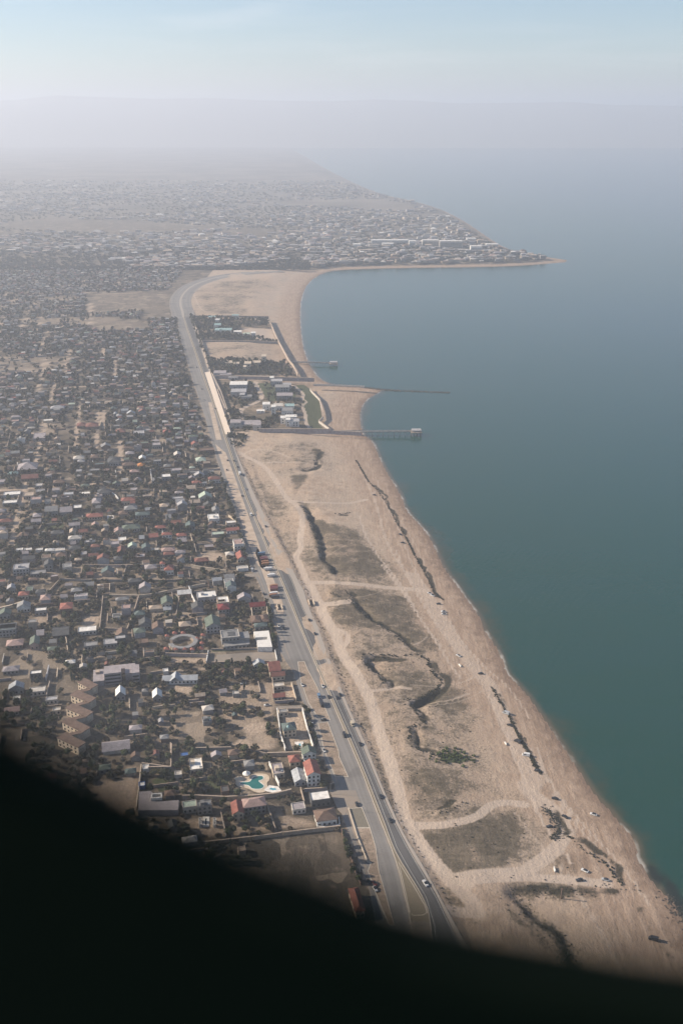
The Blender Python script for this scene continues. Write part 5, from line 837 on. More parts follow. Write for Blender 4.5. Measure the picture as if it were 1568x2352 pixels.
# ------------------------------------------------------------------ garden and boundary walls
WALLS = 0
def gwall(pts, h=2.4, t=.4, col='mauve grey', label=None, look=None, zb=-.3, cap=True, name='garden_wall', cat='wall', occ=True, group='boundary walls of the seaside suburb'):
    global WALLS; WALLS += 1
    at = pts[len(pts)//2]; p = rel(pts, at); r = empty(name, *at); tag(r, label, cat, group)
    MB().ribbon(p, t, zb, h).build('wall_panel', paint(col), r)
    if cap: MB().ribbon(p, t+.22, h, h+.14).build('coping', paint('tan' if col in ('mauve grey', 'grey') else col, .9, .2), r)
    if label is None: PENDING.append((r, look or f'{col} boundary wall', *at, None))
    if occ:
        for (x, y) in resample(pts, 2.5): occ_poly(rect_poly(x, y, 2.4, 2.4, 0))
    return r
for z_, pts, h_, t_, c_, lab in [
  ('H', [(500, 690), (700, 700), (900, 690), (1050, 675), (1160, 648)], 3.0, .8, 'tan', 'long tan wall closing the front of the pool garden'), ('H', [(400, 692), (500, 690)], 3.0, .6, 'mauve grey', 'short mauve wall joining the pale green house to the long tan wall'),
  ('H', [(165, 500), (322, 496)], 3.8, .8, 'grey', 'high grey wall behind the winding garden path'), ('H', [(322, 496), (326, 330)], 3.2, .5, 'mauve grey', 'high dark-shaded wall between allotments and the white villa garden'), ('H', [(116, 470), (100, 620), (82, 770)], 2.6, .5, 'cream', 'bright boundary wall along the rough sandy lot'),
  ('H', [(1060, 78), (1085, 260), (1118, 358)], 2.6, .5, 'white', 'bright white wall on the allotment side of the teal-roofed villa'), ('H', [(1235, 75), (1272, 220), (1312, 342)], 2.6, .5, 'white', 'bright white wall on the road side of the teal-roofed villa'), ('H', [(1060, 78), (1235, 75)], 2.2, .4, 'grey', 'low grey wall at the top of the teal-roofed villa plot'),
  ('H', [(990, 392), (1240, 385)], 2.8, .8, 'tan', 'thick tan wall between the teal-roofed villa and the red cottage'), ('H', [(1005, 452), (1040, 530), (1075, 605)], 2.6, .5, 'white', 'bright white wall between the pool terrace and the mauve flat house'), ('H', [(1240, 380), (1255, 480)], 2.2, .4, 'white', 'short white wall behind the green gabled house'),
  ('H', [(1250, 640), (1408, 632)], 2.4, .5, 'mauve grey', 'grey wall closing the plot of the tall red-roofed house'), ('H', [(560, 1012), (740, 992), (1030, 958), (1100, 945)], 2.6, .6, 'tan', 'long tan wall along the edge of the brown field, inland half'), ('H', [(1105, 946), (1300, 922), (1500, 900)], 2.6, .6, 'tan', 'long tan wall along the edge of the brown field, road half'),
  ('H', [(668, 795), (706, 958)], 2.4, .4, 'grey', 'dark-shaded wall beside the pergola yard'), ('H', [(985, 730), (1048, 912)], 2.2, .4, 'grey', 'grey wall between the pink hipped roof and the dry yard'), ('H', [(740, 320), (985, 385)], 1.6, .4, 'grey', 'low grey wall at the back of the pool garden orchard'), ('H', [(490, 355), (740, 350)], 2.6, .5, 'grey', 'grey wall under the trees behind the white villa'),
  ('H', [(1340, 895), (1420, 900), (1495, 880), (1490, 830)], 1.6, .3, 'white', 'low white wall curling round the brown-roofed corner house'),
  ('G', [(408, 370), (394, 445)], 2.6, .4, 'white', 'short bright wall at the inner end of the car park'), ('G', [(110, 392), (405, 400)], 3.0, .6, 'mauve grey', 'mauve wall in front of the ring-shaped building'), ('G', [(430, 352), (860, 345)], 1.6, .3, 'grey', 'low railing wall along the back of the car park'), ('G', [(430, 450), (830, 440)], 2.2, .4, 'grey', 'grey wall along the front of the car park'), ('G', [(870, 360), (885, 430)], 2.0, .4, 'white', 'short pale wall at the road end of the car park'),
  ('G', [(838, 440), (866, 690)], 2.4, .4, 'mauve grey', 'wall along the inner side of the bright red roofs'), ('G', [(705, 60), (722, 200)], 3.2, .5, 'cream', 'bright inner wall of the brown courtyard'), ('G', [(812, 60), (830, 175)], 3.0, .5, 'cream', 'bright road wall of the brown courtyard'), ('G', [(870, 722), (1000, 712)], 2.2, .4, 'mauve grey', 'wall along the side street beside the sandy yard'), ('G', [(985, 590), (1018, 705)], 2.2, .4, 'cream', 'bright wall on the road side of the sandy yard'),
  ('G', [(0, 520), (90, 505)], 2, .4, 'grey', 'grey wall beside the schoolhouse lane'), ('G', [(505, 210), (512, 345)], 2.2, .4, 'cream', 'bright side wall of the grey mansion yard'),
  ('F', [(365, 440), (388, 340)], 3, .7, 'pale grey', 'high pale wall beside the dark white-topped house'), ('F', [(368, 570), (395, 460)], 2.5, .4, 'grey', 'wall of the yard below the dark white-topped house'), ('F', [(1115, 1110), (1340, 1140)], 3.0, .6, 'mauve grey', 'mauve wall along the back of the winding-path garden'), ('F', [(1340, 950), (1345, 1110)], 3.0, .5, 'grey', 'tall shaded wall at the allotment edge beside the villa garden'), ('F', [(520, 110), (535, 215)], 2.2, .4, 'cream', 'pale wall of a narrow dark yard'), ('F', [(760, 1180), (780, 1100)], 2, .5, 'cream', 'pale wall at the top of the rough sandy lot'),
  ('D', [(520, 575), (650, 580), (795, 578)], 2.6, .5, 'mauve grey', None), ('D', [(795, 578), (1010, 575), (1200, 590)], 2.6, .5, 'mauve grey', None), ('D', [(524, 575), (502, 660)], 2.2, .4, 'tan', None), ('D', [(795, 578), (768, 665)], 2.2, .4, 'mauve grey', None), ('D', [(380, 662), (288, 765)], 2.2, .4, 'tan', None), ('D', [(380, 662), (520, 668), (780, 668)], 2.2, .4, 'grey', None), ('D', [(780, 668), (1050, 670), (1290, 660)], 2.2, .4, 'grey', None),
  ('D', [(648, 770), (628, 970)], 2.2, .4, 'grey', None), ('D', [(872, 770), (838, 880), (800, 975)], 2.2, .6, 'mauve grey', None), ('D', [(690, 765), (870, 770), (960, 760), (1110, 728), (1290, 695)], 2.6, .5, 'cream', 'long pale wall bending up towards the highway'), ('D', [(1185, 712), (1205, 770), (1226, 812)], 3, .5, 'white', 'bright white wall beside the white complex'), ('D', [(1200, 582), (1300, 598), (1420, 615)], 3, .6, 'cream', 'pale arcaded wall leading to the roadside'), ('D', [(630, 972), (800, 978)], 2, .4, 'grey', None), ('D', [(250, 345), (280, 292)], 2, .4, 'grey', None),
  ('D', [(0, 848), (60, 835), (145, 808)], 2.5, 1.4, 'cream', 'thick pale wall curving in from the edge of the view'), ('D', [(1220, 440), (1235, 500)], 2, .4, 'grey', None), ('D', [(1235, 440), (1470, 440)], 2, .4, 'grey', None), ('D', [(20, 185), (108, 188)], 2, .4, 'grey', None), ('D', [(968, 95), (966, 140)], 2, .4, 'cream', None), ('D', [(1180, 235), (1172, 300)], 2, .4, 'grey', None), ('D', [(1520, 400), (1545, 470)], 2, .4, 'grey', None), ('D', [(1020, 360), (1022, 420)], 2, .4, 'white', None), ('D', [(1195, 380), (1212, 435)], 2, .4, 'cream', None), ('D', [(1105, 760), (1140, 790)], 2, .4, 'grey', None), ('D', [(1128, 770), (1105, 890)], 2, .4, 'grey', None), ('D', [(920, 800), (925, 860)], 2, .4, 'cream', None), ('D', [(300, 880), (300, 925)], 2, .4, 'grey', None),
  ('Q', [(528, 480), (545, 600)], 2.4, .5, 'white', 'white side wall of the green walled compound'), ('Q', [(528, 478), (750, 470)], 2.2, .4, 'mauve grey', 'long wall at the back of the green walled compound'), ('Q', [(870, 508), (1000, 505), (1190, 498)], 2.2, .6, 'white', 'long white wall running to the highway'), ('Q', [(880, 490), (1260, 470)], 2, .5, 'mauve grey', None), ('Q', [(130, 722), (170, 750), (195, 788)], 1.8, 1.0, 'white', 'curved white drive wall beside the large red hipped roof'), ('Q', [(565, 690), (565, 750)], 2, .4, 'cream', None), ('Q', [(0, 700), (290, 690), (565, 688)], 2, .4, 'grey', None), ('Q', [(655, 1150), (655, 1240)], 2, .4, 'cream', None), ('Q', [(890, 290), (905, 365)], 2.2, .6, 'cream', None), ('Q', [(165, 490), (175, 565)], 2.2, .5, 'white', None), ('Q', [(1345, 960), (1405, 1000)], 2.2, .4, 'cream', None), ('Q', [(655, 180), (660, 300)], 2, .4, 'cream', None), ('Q', [(580, 120), (590, 165)], 2, .4, 'cream', None),
  ('P', [(160, 572), (182, 660)], 2.2, .5, 'white', None), ('P', [(330, 600), (335, 650)], 2, .4, 'white', None), ('P', [(825, 500), (838, 580)], 2, .4, 'white', None), ('P', [(1200, 285), (1208, 345)], 2, .4, 'cream', None), ('P', [(70, 420), (95, 310)], 2, .4, 'grey', None), ('P', [(620, 425), (615, 480)], 2, .4, 'cream', None), ('P', [(185, 820), (150, 955)], 2, .4, 'cream', None), ('P', [(905, 200), (900, 255)], 2, .4, 'cream', None), ('P', [(590, 740), (600, 785)], 2, .4, 'white', None)]:
    p = T(z_, pts)
    if h_ > 2.5 and lab: mark('the ' + lab.split(' of ')[0].split(' along ')[0].split(' between ')[0].split(' beside ')[0].split(' on ')[0].split(' behind ')[0].split(' at ')[0].split(' closing ')[0].split(' leading ')[0].split(' curving ')[0].split(' bending ')[0].split(' in front')[0], *p[len(p)//2]) if lab.startswith(('long tan wall closing', 'thick pale', 'pale arcaded', 'high grey', 'thick tan')) else None
    gwall(p, h_, t_, c_, lab)
# ------------------------------------------------------------------ the rest of the suburb, plot by plot
rnd = random.Random(5)
e1 = (cos(GRID), sin(GRID)); e2 = (-sin(GRID), cos(GRID))
fill_h, fill_w = [], []
def in_view(x, y, pad=20):
    if y < 330: return False
    u, v = proj(x, y); return -pad < u < 1568+pad and v < np.interp(u, [p[0] for p in fv_], [p[1] for p in fv_]) + 35
fv_ = [(-260, 1520), (0, 1765), (220, 1848), (450, 1945), (706, 2045), (904, 2130), (1152, 2194), (1568, 2268)]
fields = [p for s, p in bare] 
for j in range(-5, 190):
    off = rnd.uniform(-8, 8); row_gap = rnd.uniform(-3, 3)
    for i in range(-80, 30):
        a, b = i*17.0 + off, 420 + j*15.5 + row_gap
        x, y = e1[0]*a + e2[0]*b, e1[1]*a + e2[1]*b
        if y > 2860 or y < 450 or x > float(XSl(min(y, ROAD_TOP)))-9 or not in_view(x, y): continue
        if y > ROAD_TOP-60 and x > -430: continue
        if rnd.random() < .16: continue
        w, d = rnd.uniform(5, 11.5), rnd.uniform(5, 9); x += rnd.uniform(-4, 4); y += rnd.uniform(-4, 4)
        open_land = float(vnoise(x, y, 130, 44)) > .74
        if rnd.random() < .55:
            s = rnd.choice((-1, 1)); p0 = (x + e1[0]*8*s, y + e1[1]*8*s)
            if rnd.random() < .5: pts = [(p0[0]-e2[0]*7, p0[1]-e2[1]*7), (p0[0]+e2[0]*7, p0[1]+e2[1]*7)]
            else: pts = [(x-e1[0]*8-e2[0]*7.5, y-e1[1]*8-e2[1]*7.5), (x+e1[0]*8-e2[0]*7.5, y+e1[1]*8-e2[1]*7.5)]
            if not any(occ_at(px, py, 1) for px, py in resample(pts, 3)): fill_w.append((pts, rnd.choice(['mauve grey', 'grey', 'cream', 'offwhite', 'tan', 'mauve grey', 'brown']), rnd.uniform(1.7, 2.5)))
        if occ_at(x, y, max(w, d)*.55) or open_land: continue
        big = rnd.random()
        kind = rnd.choices(['flat', 'hip', 'gable', 'gable_deep'], [.34, .3, .22, .14])[0]
        rc = rnd.choices(['offwhite', 'pale grey', 'grey', 'mauve grey', 'dark grey', 'brick red', 'red', 'brown', 'pink', 'teal', 'green', 'pale green', 'tan', 'white', 'silver'], [4, 6, 15, 16, 12, 8, 2, 16, 4, 4, 4, 1, 8, 2, 4])[0]
        wc = rnd.choices(['offwhite', 'pale grey', 'grey', 'mauve grey', 'cream', 'tan', 'brown', 'white'], [6, 8, 15, 13, 7, 10, 14, 3])[0]
        st = rnd.choices([.8, 1, 1.5, 2], [3, 5, 3, 2.2])[0]
        if y < 700: st = min(st, 1); w *= .7; d *= .7
        fill_h.append((x, y, w, d, kind, rc, wc, st, GRID + rnd.choice((0, 0, 0, .06, -.05, pi/2)), rnd.random() < .2))
        occ_poly(rect_poly(x, y, w, d, GRID), .6)
fill_h.sort(key=lambda t: -ppm(t[0], t[1])*(t[2]+2*t[7])); n_free = max(0, 298 - len(HOUSES))
for (x, y, w, d, kind, rc, wc, st, rot, hut) in fill_h[:n_free]:
    st_ = {0: 'low', 1: 'single-storey', 2: 'two-storey'}[int(st)]
    look = f'{wc} house, {rc} {KIND_LOOK[kind]} roof' if rc != wc else f'{KIND_LOOK[kind]}-roofed {wc} house'
    root = house('house', look, x, y, w, d, kind, rc, wc, st, rot, hut=hut and kind == 'flat')
print('houses', len(HOUSES), 'fill', len(fill_h), 'walls', WALLS, 'fillwalls', len(fill_w))
fill_w.sort(key=lambda t: -ppm(*t[0][0])); n_w = max(0, 298 - WALLS)
for pts, c, h in fill_w[:n_w]: gwall(pts, h, .35, c, occ=True)

# buildings, walls and trees beyond what one would count, each kind as one mass
def colattr(name):
    N = NT(name); a = N.attr('tint').outputs['Color']; geo = N.n('ShaderNodeNewGeometry').outputs['Position']
    N.bsdf(N.mix(N.ss(N.noise(geo, .3, 4), .35, .65, 0, .45), a, N.mix(.5, a, (.05, .045, .04))), .85, .15); return N.m
V, F, Ct = [], [], []
def mass_house(x, y, w, d, kind, rc, wc, h, rot):
    c, s = cos(rot), sin(rot); b = len(V); hx, hy = w/2, d/2
    loc = [(-hx, -hy, -.3), (hx, -hy, -.3), (hx, hy, -.3), (-hx, hy, -.3), (-hx, -hy, h), (hx, -hy, h), (hx, hy, h), (-hx, hy, h)]
    fs = [((0, 1, 5, 4), wc), ((1, 2, 6, 5), wc), ((2, 3, 7, 6), wc), ((3, 0, 4, 7), wc)]
    if kind == 'flat': fs.append(((4, 5, 6, 7), rc))
    else:
        r = hy*.5; k = hx-hy if kind == 'hip' and hx > hy else hx; k = max(k, .3); loc += [(-k, 0, h+r), (k, 0, h+r)]
        fs += [((4, 5, 9, 8), rc), ((6, 7, 8, 9), rc), ((5, 6, 9, 9), rc if kind == 'hip' else wc), ((7, 4, 8, 8), rc if kind == 'hip' else wc)]
    for px, py, pz in loc: V.append((x+px*c-py*s, y+px*s+py*c, pz))
    for f, col in fs: F.append([i+b for i in f]); Ct.append(col)
for (x, y, w, d, kind, rc, wc, st, rot, hut) in fill_h[n_free:]:
    mass_house(x, y, w, d, 'flat' if kind == 'flat' else ('hip' if kind == 'hip' else 'gable'), tuple(x*.82 for x in PAL[rc]), tuple(x*.82 for x in PAL[wc]), 2.9*st+.4, rot)
def quads_with_tris(name, V, F, C, mat, kind='stuff'):
    me = bpy.data.meshes.new(name); me.from_pydata(V, [], [tuple(dict.fromkeys(f)) for f in F]); at = me.attributes.new('tint', 'FLOAT_COLOR', 'FACE')
    at.data.foreach_set('color', np.c_[np.array(C, np.float32), np.ones(len(C))].astype(np.float32).ravel()); me.materials.append(mat); me.update(); o = link(name, me); return tag(o, kind=kind)
tintm = colattr('weathered walls and roofs')
tag(quads_with_tris('distant_houses', V, F, Ct, tintm), 'dense mass of small houses of the upper suburb fading into haze', 'houses')
V, F, Ct = [], [], []
for pts, c, h in fill_w[n_w:]:
    b = MB().ribbon(pts, .5, -.3, h); o = len(V); V += b.v; F += [[i+o for i in f] for f in b.f]; Ct += [PAL[c]]*len(b.f)
tag(quads_with_tris('distant_walls', V, F, Ct, tintm), 'many small plot walls across the upper suburb', 'walls')
# far town behind the bay and on the headland
V, F, Ct = [], [], []
r2 = random.Random(9); pts = []
while len(pts) < 6500:
    y = 2840 + 3900*r2.random()**1.9; x = r2.uniform(-.36, .26)*y
    u, v = proj(x, y)
    if u < -20 or u > 1330: continue
    pts.append((x, y))
pa = np.array(pts); dd, _, _, _ = pdist(pa[:, 0], pa[:, 1], shore); ok = inpoly(pa[:, 0], pa[:, 1], land_poly) & (dd > 45)
dens = vnoise(pa[:, 0], pa[:, 1], 420, 51)*.6 + vnoise(pa[:, 0], pa[:, 1], 150, 52)*.4
dcu, sgc, _, _ = pdist(pa[:, 0], pa[:, 1], curve); bayo = inpoly(pa[:, 0], pa[:, 1], curve + T('C', [(760, 95), (690, 200), (680, 320), (200, 320)]))
fieldm = np.zeros(len(pa), bool)
for p in bare[-2:]: fieldm |= inpoly(pa[:, 0], pa[:, 1], p[1])
for (x, y), o, dn, dc, bo, fm in zip(pts, ok, dens, dcu, bayo, fieldm):
    if not o or dn < (.56 if y < 3150 else .30) or dc < 35 or bo or fm: continue
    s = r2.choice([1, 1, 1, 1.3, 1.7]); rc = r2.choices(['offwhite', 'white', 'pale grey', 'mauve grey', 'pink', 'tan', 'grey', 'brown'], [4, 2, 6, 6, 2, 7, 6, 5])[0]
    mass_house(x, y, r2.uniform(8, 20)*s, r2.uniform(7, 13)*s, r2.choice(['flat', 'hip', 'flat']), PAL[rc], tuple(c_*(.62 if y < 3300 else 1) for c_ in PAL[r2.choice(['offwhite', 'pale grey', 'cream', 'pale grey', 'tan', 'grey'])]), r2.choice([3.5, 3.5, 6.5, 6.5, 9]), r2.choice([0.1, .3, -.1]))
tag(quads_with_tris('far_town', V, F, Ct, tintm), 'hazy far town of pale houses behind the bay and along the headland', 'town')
# large pale blocks on the headland
for zx0, zx1, zt, zb, h, lab in [(320, 520, 340, 380, 14, 'long pale hotel block with terraced floors, inland one on the headland'), (525, 560, 362, 396, 20, 'pale cube-shaped hotel beside the long terraced block on the headland'), (598, 685, 350, 395, 22, 'grey-fronted hotel slab in the middle of the headland'), (692, 815, 352, 400, 22, 'widest grey hotel slab on the headland'), (860, 920, 378, 418, 16, 'pale stepped block seaward of the wide grey hotel slab'), (945, 1010, 376, 392, 8, 'low bright white hall near the tip of the headland'), (380, 440, 372, 392, 10, 'small pale block in front of the long terraced hotel'), (220, 262, 378, 396, 10, 'small bright white block inland of the long terraced hotel'), (840, 890, 342, 362, 9, 'small pale block behind the pale stepped block on the headland')]:
    a_, b_ = T('S', [(zx0, zb), (zx1, zb)]); w_ = b_[0]-a_[0]; r = empty('hotel', (a_[0]+b_[0])/2, a_[1]+12); tag(r, lab, 'hotel', 'large buildings on the headland')
    MB().box(0, 0, -.3, w_, 24, h).build('wall', paint('white' if h < 21 else 'offwhite'), r); MB().box(0, 0, h-.3, w_+1, 25, .8).build('roof', paint('white'), r)
    for s in range(int(h/3.4)-1): MB().box(0, -12.05, 1.5+3.4*s, w_*.96, .3, 1.5, bottom=True).build('window_band', glass, r)

# ------------------------------------------------------------------ trees
leafs = {}
def leaf(c, name):
    N = NT(name); oi = N.n('ShaderNodeObjectInfo').outputs['Random']; geo = N.n('ShaderNodeNewGeometry').outputs['Position']
    f = N.math('ADD', N.math('MULTIPLY', oi, .5), N.math('MULTIPLY', N.noise(geo, .5, 4), .6))
    N.bsdf(N.mix(N.ss(f, .2, .85), tuple(x*.6 for x in c), tuple(x*1.45 for x in c)), .8, .15); return N.m
LM = [leaf((.044, .053, .025), 'dark green leaves'), leaf((.066, .062, .034), 'olive leaves'), leaf((.020, .032, .020), 'cypress leaves'), leaf((.10, .082, .052), 'dusty leaves'), leaf((.10, .075, .045), 'autumn leaves')]
bark = plain('grey bark', (.09, .07, .055))
def crown_cloud(n, rx, rz, zc, size, lobes, seed):
    g = np.random.default_rng(seed); P = []
    C = [(g.uniform(-.5, .5)*rx, g.uniform(-.5, .5)*rx, zc + g.uniform(-.35, .45)*rz, g.uniform(.5, .8)) for _ in range(lobes)]
    while len(P) < n:
        c = C[g.integers(lobes)]; d = g.normal(size=3); d /= np.linalg.norm(d); r = g.uniform(.55, 1.0)**.5
        p = (c[0]+d[0]*rx*c[3]*r, c[1]+d[1]*rx*c[3]*r, c[2]+d[2]*rz*c[3]*r)
        if p[2] > .25: P.append((p, d))
    V, F = [], []
    for p, d in P:
        nrm = d + g.normal(size=3)*.5; nrm /= np.linalg.norm(nrm); a = np.cross(nrm, (0, 0, 1.)); a /= max(np.linalg.norm(a), 1e-6); b = np.cross(nrm, a); s = size*g.uniform(.6, 1.25); t = g.uniform(0, pi); ca, sa = cos(t)*s, sin(t)*s
        A_, B_ = a*ca+b*sa, -a*sa+b*ca; o = len(V); V += [tuple(p+A_*1.2), tuple(p+B_*.8), tuple(p-A_*1.2), tuple(p-B_*.8)]; F.append((o, o+1, o+2, o+3))
    return V, F
def limbs(h, r, spread, seed):
    g = random.Random(seed); b = MB().tube((0, 0, -.3), (0, 0, h*.5), r, r*.7, 6)
    for k in range(4):
        a = k*pi/2 + g.uniform(-.4, .4); b.tube((0, 0, h*.42), (cos(a)*spread, sin(a)*spread, h*g.uniform(.75, .95)), r*.55, r*.2, 5)
    return b
PROT = [('round_tree', 'dark round tree', 0, (260, 2.9, 2.3, 3.9, .62, 5), (5.5, .22, 1.4)), ('broad_tree', 'broad olive tree', 1, (240, 3.3, 1.9, 3.3, .62, 6), (4.6, .24, 1.8)), ('cypress_tree', 'slim dark cypress', 2, (190, .95, 4.2, 4.6, .42, 3), (8, .15, .3)),
        ('bushy_tree', 'low dusty tree', 3, (170, 2.2, 1.5, 2.1, .55, 5), (3.2, .16, 1.1)), ('tall_tree', 'tall dark leafy tree', 0, (300, 2.7, 3.4, 5.4, .62, 6), (8, .26, 1.3)), ('autumn_tree', 'rusty brown tree', 4, (190, 2.3, 1.8, 3.0, .55, 5), (4.4, .18, 1.1))]
PR = []
for k, (nm, look, m, (n, rx, rz, zc, sz, lb), (h, r, sp)) in enumerate(PROT):
    me = bpy.data.meshes.new('crown'); v, f = crown_cloud(n, rx, rz, zc, sz, lb, 100+k); me.from_pydata(v, [], f); me.materials.append(LM[m]); me.update()
    PR.append((nm, look, me, limbs(h, r, sp, k).data('trunk', bark)))
TREES = []
dense = [T('H', [(330, 380), (1000, 360), (1010, 480), (760, 515), (740, 645), (400, 640), (350, 500)]), T('H', [(560, 520), (760, 520), (755, 640), (560, 650)]), T('F', [(620, 100), (760, 240), (740, 450), (600, 640), (560, 420), (420, 260)]), T('F', [(700, 640), (900, 700), (900, 900), (700, 940)]), T('F', [(940, 170), (1130, 180), (1180, 280), (930, 300)]), T('D', [(420, 380), (560, 420), (540, 560), (0, 580), (0, 420)]), T('G', [(330, 440), (640, 445), (640, 560), (440, 620), (330, 560)]), T('G', [(640, 450), (835, 460), (850, 580), (640, 590)]),
         T('D', [(560, 470), (1010, 470), (1010, 560), (560, 565)]), T('D', [(480, 770), (530, 770), (500, 1000), (460, 1000)]), T('D', [(1090, 780), (1150, 780), (1120, 990), (1060, 990)]), T('D', [(840, 870), (880, 870), (800, 1000), (770, 1000)]), T('F', [(0, 560), (260, 560), (420, 700), (420, 900), (0, 800)]), T('F', [(760, 150), (780, 330), (740, 340), (700, 200)]), T('H', [(750, 850), (1000, 800), (1010, 900), (800, 880)]), T('G', [(140, 220), (390, 225), (390, 370), (100, 370)]), T('H', [(1080, 150), (1240, 150), (1270, 330), (1130, 340)])]
r3 = random.Random(21); cand = []
dpoly = [(min(p[0] for p in q), max(p[0] for p in q), min(p[1] for p in q), max(p[1] for p in q), q) for q in dense]
def in_dense(x, y):
    for a, b, c, d, q in dpoly:
        if a < x < b and c < y < d and inpoly(np.array([x]), np.array([y]), q)[0]: return True
    return False
pool_o = [(880, 590)]
for y in np.arange(455, 2830, 4.7):
    xr = float(XSl(min(y, ROAD_TOP)))
    for x in np.arange(-.36*y-30, xr-6, 4.7):
        xx, yy = x + r3.uniform(-2.6, 2.6), y + r3.uniform(-2.6, 2.6)
        if not in_view(xx, yy, 12) or (yy > ROAD_TOP-60 and xx > -430): continue
        dn = in_dense(xx, yy); p = .98 if dn else (.60 + 1.5*(float(vnoise(xx, yy, 15, 62))-.5) if yy < 790 else .30 + .9*max(0, float(vnoise(xx, yy, 55, 61))-.42) + .9*(float(vnoise(xx, yy, 19, 62))-.5))
        if not dn and yy >= 790:
            wob = 9*float(vnoise(xx, yy, 45, 77)); aa = xx*e1[0]+yy*e1[1]; bb = xx*e2[0]+yy*e2[1]
            p = .88 if (bb+wob) % 29 < 5.2 else (.7 if (aa+wob) % 37 < 4.6 else p*.72)
        if float(vnoise(xx, yy, 130, 44)) > .72 and not dn: p *= .25
        if yy > 1150: p *= .74 - .34*min(1, max(0, (yy-1700)/900))
        if r3.random() > p or occ_at(xx, yy, .8): continue
        k = r3.choices(range(6), [5, 3, .9, 4, 2.2, .7])[0]; s = r3.uniform(.65, 1.15)
        if not dn and yy < 800: k = r3.choices(range(6), [4, 4, .3, 4, 1, .8])[0]; s *= .9
        cand.append((xx, yy, k, s))
for E, z_ in ((T('G', [(842, 100), (862, 220), (880, 330)]), 0), (T('H', [(1270, 70), (1300, 180), (1345, 320)]), 0), (T('M', [(290, 1250), (330, 1420), (360, 1560)]), 0), (T('E', [(170, 430), (225, 600), (280, 810)]), 0), (T('L', [(640, 45), (700, 200), (760, 400)]), 0), (T('D', [(1395, 20), (1430, 140), (1470, 260)]), 0)):
    for (x, y) in resample(E, 5.2): cand.append((x-1.5+r3.uniform(-.8, .8), y, r3.choice([0, 2, 4, 3]), r3.uniform(.7, 1.0)))
# the planted green of the roadside garden and the walled resort
for q, st_, n_ in ((T('N', [(170, 300), (240, 290), (260, 340), (380, 360), (480, 330), (500, 380), (400, 420), (200, 440), (150, 330)], DUNE), .8, 150), (T('N', [(130, 170), (190, 130), (330, 120), (390, 220), (250, 290), (190, 270)], DUNE), .8, 130), (T('N', [(170, 455), (290, 455), (290, 480), (180, 480)], DUNE), .55, 60), (T('N', [(175, 490), (290, 490), (270, 520), (210, 540)], DUNE), .5, 30), (T('O', [(150, 495), (840, 520), (850, 578), (600, 585), (500, 650), (910, 695), (915, 715), (240, 705)], DUNE), 1, 420), (T('O', [(290, 880), (1000, 880), (1090, 1008), (320, 1008)], DUNE), 1, 330), (T('N', [(400, 130), (600, 150), (640, 240), (600, 400), (430, 250)], DUNE), .7, 90), (T('O', [(150, 480), (300, 870), (265, 870), (130, 480)], DUNE), .9, 60)):
    xs, ys = [p[0] for p in q], [p[1] for p in q]; m = 0
    while m < n_:
        x, y = r3.uniform(min(xs), max(xs)), r3.uniform(min(ys), max(ys))
        if inpoly(np.array([x]), np.array([y]), q)[0]: cand.append((x, y, r3.choice([0, 1, 4, 0]), st_*r3.uniform(.7, 1.1))); m += 1
for (x, y) in resample(T('O', [(200, 690), (560, 688), (915, 702)], DUNE), 7): cand.append((x, y, 4, r3.uniform(.9, 1.2)))
SZ = [5.8, 6, 6.5, 4.2, 7.5, 4.5]
vis = [c for c in cand if in_view(c[0], c[1], 0)]
vis.sort(key=lambda c: -ppm(c[0], c[1])*SZ[c[2]]*c[3])
near_t, far_t = vis[:296], vis[296:]
print('trees', len(vis))
for x, y, k, s in near_t:
    nm, look, cr, tr = PR[k]; root = empty(nm, x, y, gheight(x, y), r3.uniform(0, 6.28), s); tag(root, None, 'tree', 'trees in the yards and gardens of the suburb'); link('trunk', tr, root); link('crown', cr, root); PENDING.append((root, look, x, y, None))
# the wood of smaller and more distant trees, a single mass
low = [np.array(crown_cloud(64 if k != 2 else 40, p[3][1], p[3][2], p[3][3], p[3][4]*1.75, p[3][5], 300+k)[0], np.float32) for k, p in enumerate(PROT)]
lowd = [np.array(crown_cloud(26, p[3][1], p[3][2], p[3][3], p[3][4]*2.7, p[3][5], 400+k)[0], np.float32) for k, p in enumerate(PROT)]
Vs, Tt = [], []
tc_ = [(.052, .055, .032), (.082, .075, .045), (.022, .032, .021), (.125, .10, .068), (.05, .05, .03), (.12, .09, .058)]
for x, y, k, s in far_t:
    b = low[k] if y < 1250 else lowd[k]; t = r3.uniform(0, 6.28); c, sn = cos(t)*s, sin(t)*s
    Vs.append(np.c_[b[:, 0]*c-b[:, 1]*sn+x, b[:, 0]*sn+b[:, 1]*c+y, b[:, 2]*s + (gheight(x, y) if x > -150 else 0)]); Tt.append(np.tile(np.array(tc_[k])*r3.uniform(.6, 1.35), (len(b)//4, 1)))
